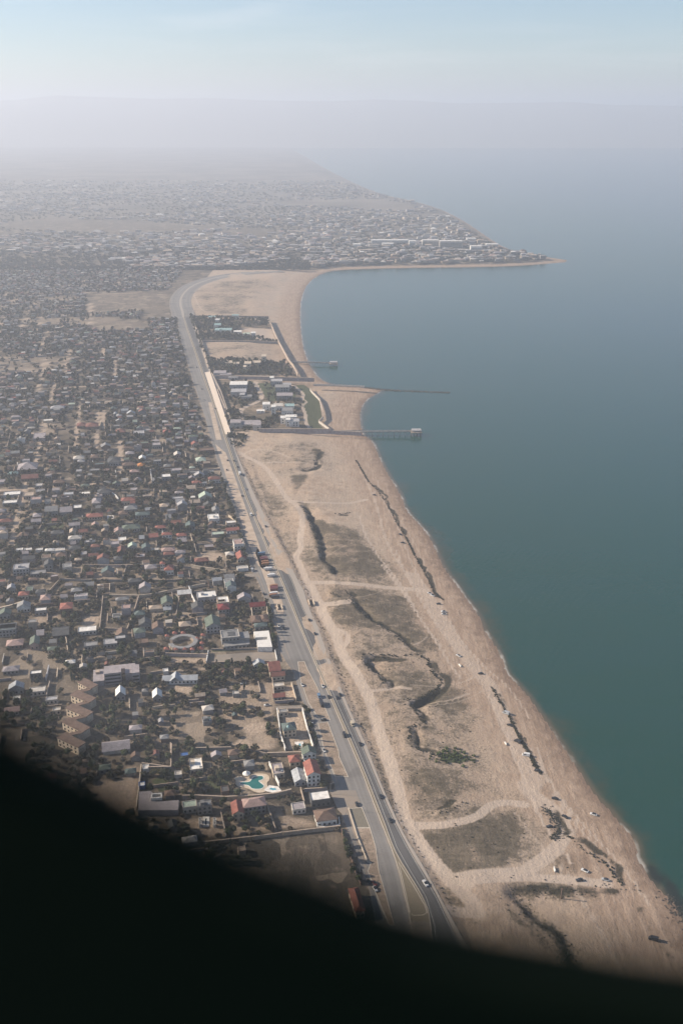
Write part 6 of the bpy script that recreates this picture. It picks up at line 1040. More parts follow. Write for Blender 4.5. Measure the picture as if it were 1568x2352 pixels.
# scattered groves of the far town
pts2 = []
for _ in range(11000):
    y = 2800 + 3600*r3.random()**2.1; x = r3.uniform(-.36, .24)*y; pts2.append((x, y))
pa = np.array(pts2); dd, _, _, _ = pdist(pa[:, 0], pa[:, 1], shore); ok = inpoly(pa[:, 0], pa[:, 1], land_poly) & (dd > 40) & ((vnoise(pa[:, 0], pa[:, 1], 330, 71)*.55+vnoise(pa[:, 0], pa[:, 1], 110, 72)*.45) > np.where(pa[:, 1] < 3300, .22, .36)) & ~inpoly(pa[:, 0], pa[:, 1], curve + T('C', [(760, 95), (690, 200), (680, 320), (200, 320)]))
for p in bare[-2:]: ok &= ~inpoly(pa[:, 0], pa[:, 1], p[1])
for (x, y), o in zip(pts2, ok):
    if not o: continue
    k = 1; b = lowd[k][:56]; s = r3.uniform(.8, 1.7); Vs.append(np.c_[b[:, 0]*s*1.6+x, b[:, 1]*s+y, b[:, 2]*s*.8]); Tt.append(np.tile(np.array((.050, .052, .038)) if y < 3500 else np.array((.075, .075, .058)), (len(b)//4, 1)))  # farther groves get a paler tint that imitates haze
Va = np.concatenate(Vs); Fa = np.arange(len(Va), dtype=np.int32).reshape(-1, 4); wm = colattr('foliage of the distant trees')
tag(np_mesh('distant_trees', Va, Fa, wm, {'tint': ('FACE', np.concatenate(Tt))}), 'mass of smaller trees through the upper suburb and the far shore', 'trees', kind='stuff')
# scrub along gullies, the berm and the banks
Vs, Tt = [], []
def scrub(path, n, spread, smin, smax, cols):
    p = resample(path, 1.0)
    for _ in range(n):
        x, y = p[r3.randrange(len(p))]; x += r3.gauss(0, spread); y += r3.gauss(0, spread); s = r3.uniform(smin, smax); b = lowd[3][:68]
        t = r3.uniform(0, 6.28); c, sn = cos(t)*s, sin(t)*s; Vs.append(np.c_[b[:, 0]*c-b[:, 1]*sn+x, b[:, 0]*sn+b[:, 1]*c+y, b[:, 2]*s*.8+gheight(x, y)-.25]); Tt.append(np.tile(np.array(r3.choice(cols))*r3.uniform(.7, 1.3), (len(b)//4, 1)))
dk = [(.030, .034, .020), (.045, .042, .026)]; br = [(.075, .06, .04), (.10, .08, .052)]
for (H, side, fall, p), n in zip(scarps, [70, 45, 30, 150, 40, 60, 45, 110, 25, 12, 0, 0, 0, 60, 60, 15, 20, 20, 20, 10, 0, 0, 60, 0]):
    p = smooth(p, 1); q = offset(p, 2.2 if side == 'R' else -2.2) if n else p; scrub(q, int(n*1.1), .8, .14, .32, dk)
for p in berm: scrub(p, 280, .55, .13, .27, dk)
scrub(offset(bank, 7)[8:], 260, 2.4, .10, .22, dk+br+br); scrub(T('I', [(880, 970), (950, 960), (1040, 985)], DUNE), 90, 4, .25, .5, [(.05, .07, .02)])
for st, fe, poly in veg[4:16]:
    xs, ys = [p[0] for p in poly], [p[1] for p in poly]; ar = abs(sum(poly[i][0]*poly[i-1][1]-poly[i-1][0]*poly[i][1] for i in range(len(poly))))/2
    for _ in range(int(ar/45*st)):
        x, y = r3.uniform(min(xs), max(xs)), r3.uniform(min(ys), max(ys))
        if inpoly(np.array([x]), np.array([y]), poly)[0]: scrub([(x, y), (x+.5, y)], 1, .2, .10, .26, br+dk)
for E in (XSH,):
    for y in np.arange(420, 1150, 2.1): scrub([(float(E(y))+3, y), (float(E(y))+4, y)], 1, .9, .10, .26, br+dk)
Va = np.concatenate(Vs); tag(np_mesh('scrub', Va, np.arange(len(Va), dtype=np.int32).reshape(-1, 4), wm, {'tint': ('FACE', np.concatenate(Tt))}), 'dark scrub growing along the gullies, sand banks and roadside', 'scrub', kind='stuff')
# dark boulders of the banks and the groyne
b = MB()
def rock(x, y, z, s):
    g = r3; v = []
    for (a, c, e) in ((1, 0, 0), (-1, 0, 0), (0, 1, 0), (0, -1, 0), (0, 0, 1), (0, 0, -1)): k = s*g.uniform(.6, 1.25); v.append((x+a*k+g.uniform(-.2, .2)*s, y+c*k+g.uniform(-.2, .2)*s, z+e*k*.8))
    b.add(v, [(0, 2, 4), (2, 1, 4), (1, 3, 4), (3, 0, 4), (2, 0, 5), (1, 2, 5), (3, 1, 5), (0, 3, 5)])
for p, n, sp in ((T('K', [(530, 205), (580, 260), (620, 330), (630, 390), (610, 440)], DUNE), 260, 3.4), (bank, 45, 3), (T('N', [(1030, 160), (1150, 172), (1300, 180), (1470, 187), (1560, 190)], SEA), 330, 2.6), (T('K', [(1440, 920), (1500, 1000), (1568, 1100)], SEA), 120, 5)):
    q = resample(p, 1.0)
    for _ in range(n): x, y = q[r3.randrange(len(q))]; x += r3.gauss(0, sp*.5); y += r3.gauss(0, sp*.5); s = r3.uniform(.5, 1.25); s *= (.6 if y < 1000 else 1.7); rock(x, y, max(gheight(x, y), SEA-.3)+s*.2, s)
tag(b.build('boulders', plain('dark weathered rock', (.06, .055, .048))), 'dark boulders heaped along the banks and the breakwater', 'boulders', kind='stuff')
# ------------------------------------------------------------------ piers, resort, walls of the shore compounds
def pier(name, label, pts, width, deck_z, plat=None, rail=True, piles=True, base=None):
    at = pts[0]; p = rel(pts, at); r = custom(name, label, 'pier', at, None)
    MB().ribbon(p, width, deck_z-.7, deck_z).build('deck', paint('grey'), r)
    if rail:
        for s in (-1, 1): MB().ribbon(p, .18, deck_z, deck_z+1.0, side=s*(width/2-.15)).build('railing', paint('offwhite'), r)
    q = resample(p, 7.5)
    if piles:
        for i, (x, y) in enumerate(q):
            if sd_at(x+at[0], y+at[1]) > 6: continue
            for s in (-1, 1): MB().tube((x, y+s*width*.36, SEA-6), (x, y+s*width*.36, deck_z-.7), .38, .38, 6).build('pile', paint('grey'), r)
    if plat:
        x, y = p[-1]; w, d, roof = plat; MB().box(x, y, deck_z-.9, w, d, 1.0, bottom=True).build('platform', paint('tan'), r)
        for sx_ in (-.4, -.13, .13, .4):
            for sy_ in (-.4, .4): MB().tube((x+sx_*w, y+sy_*d, SEA-6), (x+sx_*w, y+sy_*d, deck_z-.9), .5, .5, 6).build('pile', paint('grey'), r)
        if roof:
            MB().box(x, y, deck_z+.1, w*.72, d*.6, 1.9).build('pavilion_wall', paint('pale grey'), r); MB().box(x, y, deck_z+2.0, w*.85, d*.75, .4).build('pavilion_roof', paint('pale grey'), r)
    return r
def sd_at(x, y):
    d, _, _, _ = pdist(np.array([x]), np.array([y]), shore); return float(d[0]) * (1 if inpoly(np.array([x]), np.array([y]), land_poly)[0] else -1)
pier('pier', 'longest pier with many piles and a flat-roofed platform at its end', T('N', [(825, 433), (1010, 434), (1355, 432)], -2.6), 5, -2.4, (15, 13, True))
mark('the longest pier', *T('N', [(1100, 430)])[0])
pier('pier', 'narrow pier beside the rock breakwater at the resort beach', T('N', [(712, 143), (870, 146), (1030, 153)], 2), 6, 2.4, None)
pier('pier', 'far small pier with a round-cornered platform house', T('O', [(1035, 892), (1200, 896), (1420, 902)], -4), 4, -3.8, (15, 14, True))
# resort walls, gatehouse and villas
def bigwall(pts, h, t, col, label, z=DUNE): 
    at = pts[0]; r = empty('boundary_wall', *at, z); tag(r, label, 'wall', 'walls of the shore compounds'); MB().ribbon(rel(pts, at), t, -1.5, h).build('wall_panel', paint(col), r); MB().ribbon(rel(pts, at), t+.5, h, h+.3).build('coping', paint('tan' if col != 'white' else 'white'), r)
bigwall(T('N', [(370, 440), (600, 440), (820, 442)], DUNE), 5.5, 1.2, 'mauve grey', 'tall grey wall along the dune side of the resort')
bigwall(T('N', [(820, 442), (1010, 452)], DUNE), 3.5, 1.2, 'mauve grey', 'grey wall running from the resort corner over the beach to the longest pier')
bigwall(T('N', [(90, 102), (400, 108), (716, 116)], DUNE), 5, 1.2, 'mauve grey', 'tall grey wall on the inland far side of the resort')
bigwall(T('N', [(690, 168), (700, 185), (750, 235), (768, 300), (772, 345), (745, 372), (808, 418)], DUNE), 1.8, .9, 'offwhite', 'pale stepped sea wall around the resort lawn')
bigwall(T('N', [(110, 180), (160, 300), (180, 300)], DUNE), 3, 1, 'mauve grey', 'low grey wall between the highway strip and the resort')
bigwall(T('N', [(75, 80), (130, 190), (190, 365)], DUNE), 4, 1, 'grey', 'long grey wall beside the bright highway embankment')
bigwall(T('O', [(845, 522), (915, 690), (1020, 885), (1060, 930), (1100, 1010)], DUNE), 3, 1, 'tan', 'long pale wall between the shore compounds and the beach')
bigwall(T('O', [(150, 492), (500, 492), (840, 500)], DUNE), 4, 1.2, 'grey', 'grey wall closing the compounds towards the open bay')
bigwall(T('O', [(150, 500), (230, 690), (300, 960)], DUNE), 4, 2, 'cream', 'pale wall along the highway side of the shore compounds')
bigwall(T('O', [(235, 712), (560, 712), (918, 722)], DUNE), 3, 1.2, 'grey', 'grey wall behind the bare lot of the shore compounds')
def villa(label, parts, z_='N', hz=DUNE, cat='villa', roofc='offwhite', wallc='white'):
    at = ground(*uv(z_, *parts[0][:2]), hz); r = empty('villa' if cat == 'villa' else 'building', *at, hz); tag(r, label, cat, 'buildings of the shore compounds')
    for (zx, zy, wpx, d_, h_, *rc) in parts:
        x, y = ground(*uv(z_, zx, zy), hz); k = ppm(x, y, hz)*1568/2731**1; w_ = wpx/(ppm(x, y, hz)*ZF[z_][2]*2731/1568)
        MB().box(x-at[0], y-at[1]+d_/2, -.5, w_, d_, h_+.5, .05).build('wall', paint(wallc), r); rf = MB().box(x-at[0], y-at[1]+d_/2, h_, w_+.4, d_+.4, .35, .05).build('roof', paint(rc[0] if rc else roofc), r)
        n = max(1, int(w_/4))
        for s in range(max(1, int(h_/3.5))):
            for i in range(n): o = link('window', WIN, r); o.location = (x-at[0]-w_*.42+w_*.84*(i+.5)/n, y-at[1]-.03, 1+3.2*s); o.scale = (1.3, 1, 1.2)
    return r
villa('long white-roofed hall with a grey front in the resort', [(240, 218, 95, 20, 8, 'pale grey'), (240, 180, 110, 22, 10, 'white')], cat='building', wallc='pale grey')
villa('low grey house in front of the white-roofed resort hall', [(285, 236, 78, 12, 5, 'grey'), (265, 232, 30, 14, 7, 'pale grey')], cat='building', wallc='pale grey')
villa('bright white clustered villa beside the round resort terrace', [(415, 302, 46, 14, 9, 'white'), (460, 326, 28, 12, 11, 'white'), (490, 300, 60, 16, 6, 'offwhite'), (545, 330, 70, 18, 6, 'grey'), (380, 318, 50, 8, 3, 'white'), (560, 292, 60, 14, 4, 'turquoise')])
villa('white villa of round towers beside the sea lawn', [(520, 385, 32, 12, 8, 'white'), (552, 400, 28, 10, 9, 'white'), (590, 402, 60, 14, 7, 'pale grey'), (570, 360, 70, 12, 4, 'white')])
villa('grey and white villa in the back of the resort gardens', [(480, 150, 70, 16, 8, 'pale grey'), (450, 132, 24, 12, 9, 'white')], wallc='pale grey')
villa('blue-grey villa in the middle of the resort gardens', [(515, 185, 90, 18, 7, 'grey'), (545, 165, 50, 14, 6, 'pale grey')], wallc='pale grey')
villa('wide dark grey villa in front of the blue-grey one', [(530, 238, 100, 18, 7, 'mauve grey')], wallc='grey')
villa('pale gatehouse block at the resort entrance', [(280, 412, 190, 20, 5, 'mauve grey'), (222, 412, 66, 16, 7.5, 'mauve grey'), (355, 430, 50, 18, 8, 'mauve grey')], cat='building', wallc='offwhite')
villa('turquoise-roofed mansion in the farthest shore compound', [(430, 640, 150, 22, 7, 'turquoise'), (380, 600, 60, 16, 9, 'turquoise')], 'O')
villa('white pavilion row beside the sandy yard', [(560, 650, 70, 14, 6, 'white'), (640, 665, 60, 14, 5, 'pale green'), (700, 660, 40, 12, 6, 'white')], 'O')
villa('small turquoise-roofed house at the open bay wall', [(540, 510, 60, 14, 8, 'turquoise')], 'O'); villa('turquoise-topped lodge near the highway corner', [(330, 520, 60, 14, 7, 'turquoise'), (380, 540, 40, 12, 6, 'white')], 'O')
villa('cream villa cluster in the dark trees', [(470, 925, 80, 14, 5, 'cream'), (545, 940, 60, 14, 6, 'cream')], 'O', wallc='cream'); villa('stepped cream mansion near the sea end of the dark trees', [(650, 950, 60, 18, 8, 'cream'), (730, 930, 70, 16, 6, 'cream'), (795, 905, 40, 18, 12, 'cream')], 'O', wallc='cream')
villa('tall cream house in front of the stepped cream mansion', [(625, 990, 26, 12, 10, 'cream')], 'O', wallc='cream'); villa('grey roadside block at the compound corner', [(400, 1030, 110, 18, 7, 'mauve grey')], 'O', wallc='pale grey', cat='building'); villa('low grey block beside the far compound wall', [(160, 100, 70, 12, 6, 'mauve grey'), (210, 110, 60, 8, 4, 'pale grey')], 'N', wallc='pale grey', cat='building')
# underpass stair heads
for z_, c_, lab, hz in (('M', [(418, 1262), (486, 1262), (512, 1330), (440, 1335)], 'open concrete stairwell of the underpass on the town side of the highway', .1), ('M', [(915, 1190), (985, 1190), (1012, 1262), (938, 1270)], 'open concrete stairwell of the underpass on the beach side of the highway', -.6)):
    p = T(z_, c_, hz); at = p[0]; q = rel(p, at); r = custom('underpass_stairwell', lab, 'stairwell', at, 'the ' + ('town' if 'town' in lab else 'beach') + '-side stairwell', 0, hz)
    MB().ribbon([q[0], q[3]], .8, -1, 1.6).ribbon([q[1], q[2]], .8, -1, 1.6).ribbon([q[0], q[1]], .6, -1, 1.6).build('parapet', paint('cream'), r); MB().prism([(x*.98, y*.98) for x, y in q], -.5, .08).build('stair', paint('dark grey'), r)
# ------------------------------------------------------------------ vehicles
tyre = plain('tyre rubber', (.02, .02, .02)); cglass = plain('vehicle glass', (.02, .025, .03), .1, .5)
def loft(secs):
    """closed body through cross-sections (x, half width, z low, z high)"""
    b = MB(); vs = []
    for x, hw, z0, z1 in secs: vs += [(x, -hw, z0), (x, hw, z0), (x, hw*.93, z1), (x, -hw*.93, z1)]
    fs = [(0, 3, 2, 1)]
    for i in range(len(secs)-1): a = 4*i; c = a+4; fs += [(a+3, a, c, c+3)[::-1], (a, a+1, c+1, c)[::-1], (a+1, a+2, c+2, c+1)[::-1], (a+2, a+3, c+3, c+2)[::-1]]
    n = 4*(len(secs)-1); fs.append((n, n+1, n+2, n+3)); b.add(vs, fs); return b
WHEEL = MB().tube((0, -.13, 0), (0, .13, 0), .34, .34, 10).data('wheel', tyre)
SHAPE = {'car': ([(-2.15, .78, .35, .62), (-2.0, .86, .3, .85), (-.7, .88, .28, .92), (1.0, .88, .28, .95), (2.0, .86, .3, .9), (2.2, .78, .4, .7)], [(-.95, .74, .9, .95), (-.45, .7, .9, 1.42), (.9, .7, .9, 1.42), (1.65, .74, .9, .95)], (-1.3, 1.35)),
         'van': ([(-2.6, .85, .4, .8), (-2.4, .95, .35, 1.1), (-1.9, .97, .35, 1.3), (-1.3, .97, .35, 2.2), (2.5, .97, .35, 2.25), (2.6, .92, .45, 2.1)], [(-2.05, .9, 1.25, 1.3), (-1.4, .985, 1.3, 2.0), (.2, .985, 1.3, 2.0)], (-1.7, 1.7)),
         'pickup': ([(-2.5, .8, .4, .75), (-2.3, .9, .35, 1.0), (-1.0, .92, .35, 1.05), (.4, .92, .35, 1.05), (2.5, .92, .4, 1.05), (2.55, .88, .5, 1.0)], [(-1.25, .8, 1.0, 1.05), (-.75, .76, 1.0, 1.65), (.35, .76, 1.0, 1.65), (.55, .8, 1.0, 1.05)], (-1.55, 1.6)),
         'truck': ([(-3.6, 1.1, .5, 1.2), (-3.4, 1.15, .5, 2.5), (-1.8, 1.15, .5, 2.6), (-1.75, 1.15, .5, 1.1), (3.6, 1.15, .6, 1.1)], [(-3.68, 1.0, 1.5, 2.2), (-3.3, 1.17, 1.5, 2.2), (-2.4, 1.17, 1.5, 2.2)], (-2.7, 2.4))}
CM = {}
def vehicle(kind, colname, c, x, y, z, rot, look, only=None, group='vehicles along the highway and the beach'):
    key = (kind, colname)
    if key not in CM:
        body, cab, ax = SHAPE[kind]; CM[key] = (loft(body).data('body', plain('glossy ' + colname, c, .35, .5)), loft(cab).data('cabin', cglass), MB().box(.9, 0, 1.1, 5.2, 2.4, 1.7).data('load_box', plain('glossy ' + colname, c, .35, .5)) if kind == 'truck' else None)
    bd, cb, ld = CM[key]; r = empty(kind if kind != 'pickup' else 'pickup_truck', x, y, z, rot); tag(r, None, kind, group); link('body', bd, r); link('cabin', cb, r)
    if ld: link('load_box', ld, r)
    for ax in SHAPE[kind][2]:
        for s in (-1, 1): w = link('wheel', WHEEL, r); w.location = (ax, s*.82 if kind != 'truck' else s*1.0, .34)
    PENDING.append((r, look, x, y, only)); return r
CC = {'white': (.58, .57, .55), 'dark': (.025, .026, .03), 'silver': (.36, .37, .38), 'red': (.16, .035, .03), 'blue': (.10, .17, .26), 'orange': (.26, .12, .05), 'maroon': (.13, .035, .03), 'beige': (.45, .38, .28)}
for nm, z_, px, py in [('the triangular island', 'J', 700, 1100), ('the roadside kerbed lawn', 'J', 260, 540), ('the side street', 'G', 980, 750), ('the beach track junction', 'M', 780, 910), ('the resort access road', 'E', 190, 150), ('the curved scarp bowl', 'I', 800, 500), ('the dark boulder strip', 'K', 620, 320), ('the lone wooden pole', 'K', 645, 935), ('the green reed patch', 'I', 950, 970)]: mark(nm, *T(z_, [(px, py)])[0])
ROADM = ('the triangular island', 'the roadside kerbed lawn', 'the side street', 'the beach track junction', 'the resort access road', 'the town-side stairwell', 'the beach-side stairwell', 'the big bright red roof', 'the tall roadside building')
BEACHM = ('the curved scarp bowl', 'the dark boulder strip', 'the lone wooden pole', 'the green reed patch', 'the beach track junction')
def along(x, y, E=XR1l): return math.atan2(10., float(E(y+10)-E(y)))
for z_, px, py, kind, cn, where in [('J', 785, 1052, 'pickup', 'white', 'road'), ('J', 512, 557, 'car', 'dark', 'road'), ('J', 437, 370, 'car', 'dark', 'road'), ('J', 250, 430, 'car', 'dark', 'side'), ('J', 392, 1095, 'car', 'white', 'side'), ('J', 388, 1052, 'car', 'red', 'side'), ('J', 343, 1044, 'car', 'dark', 'side'),
    ('G', 1110, 143, 'car', 'dark', 'road'), ('G', 1150, 239, 'car', 'dark', 'road'), ('G', 1325, 664, 'car', 'dark', 'road'), ('G', 1304, 684, 'car', 'dark', 'road'), ('G', 1245, 679, 'car', 'dark', 'road'), ('G', 1205, 605, 'car', 'white', 'road'), ('G', 1410, 871, 'van', 'beige', 'road'), ('G', 1355, 948, 'van', 'dark', 'road'), ('G', 1465, 1008, 'car', 'dark', 'road'), ('G', 897, 186, 'car', 'white', 'side'), ('G', 930, 200, 'van', 'dark', 'side'), ('G', 1062, 597, 'car', 'white', 'side'), ('G', 1178, 678, 'van', 'blue', 'side'), ('G', 1195, 732, 'truck', 'dark', 'side'), ('G', 1210, 839, 'car', 'dark', 'cross'), ('G', 1125, 855, 'car', 'silver', 'side'), ('G', 980, 723, 'van', 'dark', 'cross'), ('G', 815, 737, 'car', 'white', 'cross'), ('G', 650, 586, 'car', 'silver', 'cross'), ('H', 1386, 357, 'car', 'white', 'side'),
    ('M', 182, 468, 'truck', 'blue', 'park'), ('M', 212, 540, 'truck', 'maroon', 'park'), ('M', 225, 560, 'truck', 'maroon', 'park'), ('M', 235, 603, 'truck', 'orange', 'park'), ('M', 242, 634, 'truck', 'orange', 'park'), ('M', 248, 686, 'car', 'white', 'park'), ('M', 285, 708, 'truck', 'white', 'park'), ('M', 330, 795, 'van', 'white', 'park'), ('M', 333, 812, 'truck', 'white', 'park'), ('M', 375, 978, 'truck', 'orange', 'park'), ('M', 375, 1008, 'truck', 'red', 'park'), ('M', 378, 1032, 'truck', 'maroon', 'park'), ('M', 372, 1095, 'truck', 'white', 'park'), ('M', 362, 1125, 'truck', 'orange', 'park'), ('M', 398, 1148, 'truck', 'dark', 'park'), ('M', 38, 722, 'van', 'silver', 'side'), ('M', 218, 1088, 'car', 'dark', 'side'), ('M', 248, 28, 'car', 'dark', 'road'),
    ('E', 292, 516, 'van', 'white', 'road'), ('E', 262, 367, 'car', 'silver', 'road'), ('E', 240, 406, 'car', 'dark', 'road'), ('E', 228, 282, 'truck', 'white', 'road'), ('E', 248, 291, 'car', 'dark', 'road'), ('E', 216, 241, 'car', 'dark', 'road'), ('E', 195, 206, 'car', 'dark', 'road'), ('E', 158, 204, 'car', 'dark', 'road'), ('E', 154, 258, 'car', 'dark', 'road'), ('C', 300, 729, 'car', 'dark', 'road'), ('C', 240, 640, 'car', 'dark', 'road'), ('C', 250, 690, 'car', 'silver', 'road'), ('C', 215, 540, 'car', 'dark', 'road'),
    ('I', 900, 42, 'car', 'white', 'beach'), ('I', 902, 59, 'car', 'white', 'beach'), ('I', 993, 319, 'car', 'white', 'beach'), ('I', 1133, 426, 'car', 'dark', 'beach'), ('I', 1292, 675, 'van', 'silver', 'beach'), ('I', 1316, 750, 'car', 'dark', 'beach'), ('I', 1364, 854, 'van', 'dark', 'beach'), ('I', 1418, 938, 'van', 'white', 'beach'), ('I', 1490, 1034, 'car', 'dark', 'beach'), ('K', 897, 243, 'car', 'white', 'beach'), ('K', 680, 269, 'car', 'dark', 'beach'), ('K', 563, 351, 'car', 'dark', 'beach'), ('K', 830, 677, 'car', 'white', 'beach'), ('K', 790, 750, 'car', 'dark', 'beach'), ('K', 987, 740, 'car', 'silver', 'beach'), ('K', 1350, 1184, 'van', 'dark', 'beach'), ('E', 1308, 934, 'car', 'white', 'beach'), ('E', 1324, 946, 'car', 'white', 'beach'), ('E', 1360, 993, 'car', 'dark', 'beach'), ('E', 1388, 1038, 'car', 'white', 'beach'), ('E', 1390, 1051, 'car', 'white', 'beach'), ('E', 1155, 648, 'car', 'dark', 'beach'), ('E', 993, 378, 'car', 'dark', 'beach'), ('E', 1140, 600, 'car', 'dark', 'beach'), ('K', 605, 132, 'car', 'dark', 'beach')]:
    hz = DUNE if where == 'beach' else .1; x, y = ground(*uv(z_, px, py), hz)
    if where == 'beach': hz = gheight(x, y)
    hz = {'road': .1, 'side': .2, 'cross': .2, 'park': .2}.get(where, hz)
    rot = along(x, y) if where in ('road', 'side') else (GRID if where in ('cross', 'park') else r3.uniform(-1.0, .3))
    if where == 'road' and x < XR2r(y): rot += 0
    kn = {'car': 'car', 'van': 'van', 'pickup': 'pickup with an open bed', 'truck': 'truck'}[kind]
    col_ = {'dark': 'dark'}.get(cn, cn); wh = {'road': 'driving on the highway', 'side': 'on the service road', 'cross': 'standing by the houses', 'park': 'parked on the dusty verge', 'beach': 'parked on the sand'}[where]
    vehicle(kind, cn, CC[cn], x, y, hz, rot, f'{col_} {kn} {wh}', BEACHM if where == 'beach' else ROADM)
# ------------------------------------------------------------------ poles, posts and small things
def post(name, label, z_, px, py, h, r=.12, hz=DUNE, col='brown', arm=False):
    x, y = ground(*uv(z_, px, py), hz); z = gheight(x, y); b = MB().tube((0, 0, -.5), (0, 0, h), r*1.2, r, 8).box(0, 0, h, r*3, r*3, .15); o = empty(name, x, y, z); tag(o, label, 'pole'); b.build('shaft', paint(col), o)
    if arm: MB().tube((0, 0, h-.3), (1.6, .3, h+.3), .07, .06, 6).box(1.9, .36, h+.22, .8, .3, .12).build('lamp_arm', paint('grey'), o)
    return o
post('pole', 'lone dark wooden pole standing on the open sand', 'K', 645, 938, 6.8, .3, -5.6)
for px, py, lab in ((1432, 655, 'street lamp beside the plot of the tall red-roofed house'),): post('street_lamp', lab, 'H', px, py, 8, .1, 0, 'grey', True)
post('street_lamp', 'street lamp at the forecourt beside the kerbed lawn', 'J', 330, 490, 7, .1, 0, 'grey', True); post('street_lamp', 'street lamp by the service road along the brown field', 'L', 708, 190, 7, .1, 0, 'grey', True); post('street_lamp', 'street lamp on the service road below the field corner house', 'L', 765, 330, 7, .1, 0, 'grey', True)
for z_, a_, b_, lab in (('K', (597, 660), (605, 695), 'short white concrete barrier near the scrub patch on the sand'), ('I', (1284, 860), (1296, 878), 'small white frame-like barrier on the upper beach'), ('I', (996, 374), (1010, 388), 'small white plank lying on the beach track')):
    p = T(z_, [a_, b_], DUNE); z = gheight(*p[0]); o = empty('barrier', *p[0], z); tag(o, lab, 'barrier'); MB().ribbon(rel(p, p[0]), .6, -.3, 1.1).build('block', paint('white'), o); MB().ribbon(rel(p, p[0]), .9, -.3, .25).build('foot', paint('offwhite'), o)
for p, lab in ((T('J', [(183, 462), (250, 680), (330, 880)]), 'long pale low wall along the edge of the kerbed lawn'),): gwall(p, .9, .5, 'cream', lab, occ=False)
gw = T('L', [(636, 50), (690, 200), (740, 350), (772, 420)]); gwall(gw, 2.2, .35, 'brown', 'boundary wall of the brown field along the service road', occ=False)
# ------------------------------------------------------------------ hills across the gulf
prof = [(-700, 232), (-300, 238), (0, 236), (130, 229), (200, 219), (300, 223), (400, 227), (520, 225), (640, 231), (760, 233), (850, 228), (930, 231), (1010, 237), (1080, 237), (1250, 234), (1330, 241), (1568, 244), (2000, 238), (2600, 246)]
V, D0 = [], 17500.
us = np.linspace(-700, 2600, 220); vs = np.interp(us, [p[0] for p in prof], [p[1] for p in prof])
rows = 14
for k in range(rows):
    f = k/(rows-1); D = D0 - 3800 + 7600*f; prof_f = sin(pi*min(1, f*1.0))**.8
    for u, v in zip(us, vs):
        top = CAMH + D0*tan(-PITCH + atan((CY-v)/FD)); x = (u-CX)/FD*D0*1.03
        n = float(vnoise(x+k*777, D, 900, 31))*.5 + float(vnoise(x, D+k*300, 260, 32))*.25
        V.append((x, D, max(-8, -8 + (top+8)*prof_f*(.80+.2*(1 if abs(f-.5) < .05 else n)))))
n = len(us); F = [(k*n+i, k*n+i+1, (k+1)*n+i+1, (k+1)*n+i) for k in range(rows-1) for i in range(n-1)]
tag(np_mesh('hills', V, F, plain('dry hill rock', (.27, .25, .23)), smooth=True), kind='structure')

# ------------------------------------------------------------------ haze
b = MB(); x, y0, y1, z0, z1 = 30000, -400, 42000, SEA-16, 730
b.add([(-x, y0, z0), (x, y0, z0), (x, y1, z0), (-x, y1, z0), (-x, y0, z1), (x, y0, z1), (x, y1, z1), (-x, y1, z1)], [(0, 3, 2, 1), (4, 5, 6, 7), (0, 1, 5, 4), (1, 2, 6, 5), (2, 3, 7, 6), (3, 0, 4, 7)])
hm = bpy.data.materials.new('coastal haze'); hm.use_nodes = True; nt = hm.node_tree; nt.nodes.clear(); o_ = nt.nodes.new('ShaderNodeOutputMaterial'); pv = nt.nodes.new('ShaderNodeVolumePrincipled')
pv.inputs['Color'].default_value = HAZE_COL; pv.inputs['Density'].default_value = HAZE_D; pv.inputs['Anisotropy'].default_value = HAZE_G
nt.links.new(pv.outputs[0], o_.inputs['Volume']); hm.cycles.homogeneous_volume = True
tag(b.build('haze', hm), kind='stuff')

# ------------------------------------------------------------------ aircraft window surround, close to the lens and out of focus
fv = [(-260, 1470), (-120, 1622), (0, 1722), (110, 1780), (220, 1830), (320, 1882), (450, 1945), (550, 1993), (706, 2045), (838, 2100), (904, 2130), (1003, 2158), (1152, 2194), (1273, 2215), (1395, 2238), (1568, 2268), (1740, 2292), (1900, 2280)]
WD = .22
def lens_pt(u, v, d):
    X, Y = (u-CX)/FD*d, -(v-CY)/FD*d
    return (X, d*CP + Y*SP, CAMH - d*SP + Y*CP)
inner = [lens_pt(u, v, WD) for u, v in smooth(fv, 1)] + [lens_pt(u, v, WD) for u, v in smooth([(1900, 2280), (2150, 2150), (2300, 1800), (2350, 1000), (2200, 0), (1800, -700), (900, -950), (0, -850), (-450, -300), (-520, 700), (-420, 1250), (-260, 1470)], 2)[1:-1]]
cen = lens_pt(900, 900, WD); fwd = np.array((0, CP, -SP)); V, F = [], []; n = len(inner)
for p in inner:
    q = np.array(p); o = np.array(cen) + (q-np.array(cen))*2.1
    for t in (q+fwd*.004, q+fwd*.030+(q-cen)*.02, o+fwd*.030, o-fwd*.004, q+(q-cen)*.03-fwd*.004): V.append(tuple(t))
for i in range(n):
    a, c = 5*i, 5*((i+1) % n)
    for k in range(5): F.append((a+k, c+k, c+(k+1) % 5, a+(k+1) % 5))
N = NT('black window trim'); N.bsdf((.004, .008, .005), .9, .05)
win = MB().add(V, F).build('aircraft_window_frame', N.m)
tag(win, 'black rounded aircraft window surround, out of focus close to the lens', 'window frame')

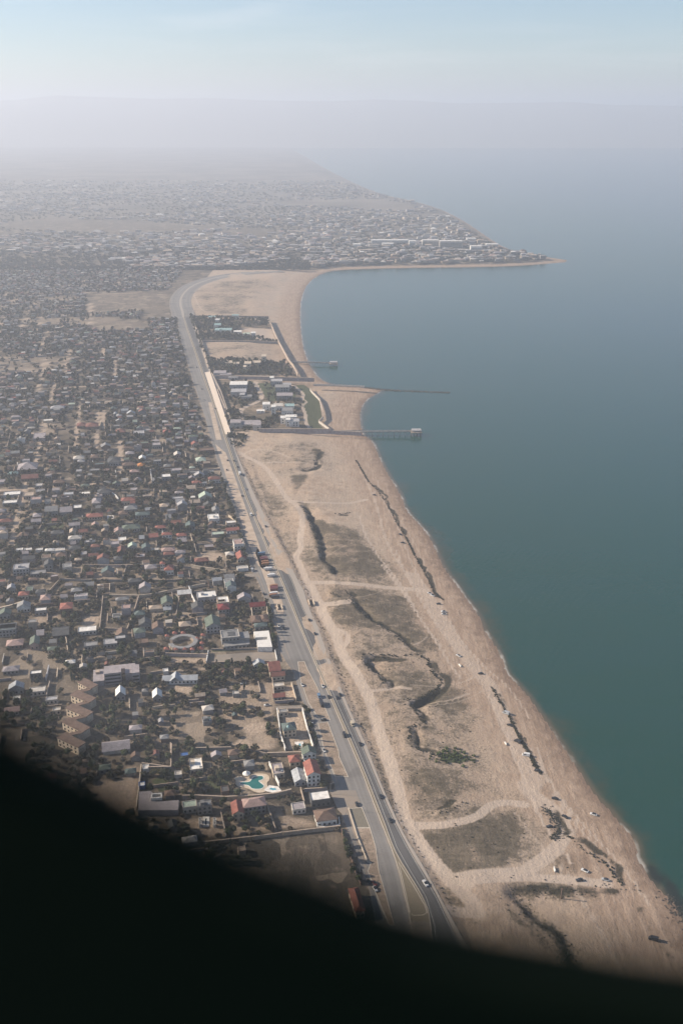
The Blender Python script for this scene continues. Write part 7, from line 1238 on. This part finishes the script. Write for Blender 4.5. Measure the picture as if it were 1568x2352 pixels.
# ------------------------------------------------------------------ light
SUN_EL, SUN_AZ = radians(28), radians(-82)                  # azimuth from +Y, sun over the land on the left and a little ahead
sl = bpy.data.lights.new('sun', 'SUN'); so = bpy.data.objects.new('sun', sl); COL.objects.link(so)
sl.energy = SUN_E; sl.angle = radians(.53); sl.color = (1.0, .87, .71)
from mathutils import Vector
sdir = Vector((sin(SUN_AZ)*cos(SUN_EL), cos(SUN_AZ)*cos(SUN_EL), sin(SUN_EL))); so.rotation_euler = sdir.to_track_quat('Z', 'Y').to_euler()
w = bpy.data.worlds.new('World'); sc.world = w; w.use_nodes = True; nt = w.node_tree; nt.nodes.clear()
sky = nt.nodes.new('ShaderNodeTexSky'); sky.sky_type = 'NISHITA'; sky.sun_disc = False; sky.sun_elevation = SUN_EL; sky.sun_rotation = SUN_AZ; sky.altitude = 400; sky.air_density = 1.0; sky.dust_density = .5; sky.ozone_density = 3.5
bg = nt.nodes.new('ShaderNodeBackground'); bg.inputs[1].default_value = SKY_S; o_ = nt.nodes.new('ShaderNodeOutputWorld')
tcw = nt.nodes.new('ShaderNodeTexCoord'); mpw = nt.nodes.new('ShaderNodeMapping'); mpw.inputs['Scale'].default_value = (2.2, 2.2, 26); nw = nt.nodes.new('ShaderNodeTexNoise'); nw.inputs['Scale'].default_value = 2.0; nw.inputs['Detail'].default_value = 6; nw.inputs['Distortion'].default_value = .5
mrw = nt.nodes.new('ShaderNodeMapRange'); mrw.interpolation_type = 'SMOOTHSTEP'; mrw.inputs[1].default_value = .52; mrw.inputs[2].default_value = .78; mrw.inputs[3].default_value = 0; mrw.inputs[4].default_value = .16
mxw = nt.nodes.new('ShaderNodeMix'); mxw.data_type = 'RGBA'; nt.links.new(tcw.outputs['Generated'], mpw.inputs[0]); nt.links.new(mpw.outputs[0], nw.inputs['Vector']); nt.links.new(nw.outputs['Fac'], mrw.inputs[0]); nt.links.new(mrw.outputs[0], mxw.inputs[0])
nt.links.new(sky.outputs[0], mxw.inputs[6]); mxw.inputs[7].default_value = (8.5, 8.4, 8.4, 1)          # thin high cirrus
nt.links.new(mxw.outputs[2], bg.inputs[0]); nt.links.new(bg.outputs[0], o_.inputs[0])
vs_ = sc.view_settings; vs_.view_transform = 'Standard'; vs_.look = 'None'; vs_.exposure = EXPO; vs_.gamma = 1.0
sc.cycles.use_denoising = True; sc.cycles.volume_bounces = 1; sc.cycles.max_bounces = 5; sc.cycles.diffuse_bounces = 2; sc.cycles.glossy_bounces = 2; sc.cycles.transparent_max_bounces = 4
settle_labels()
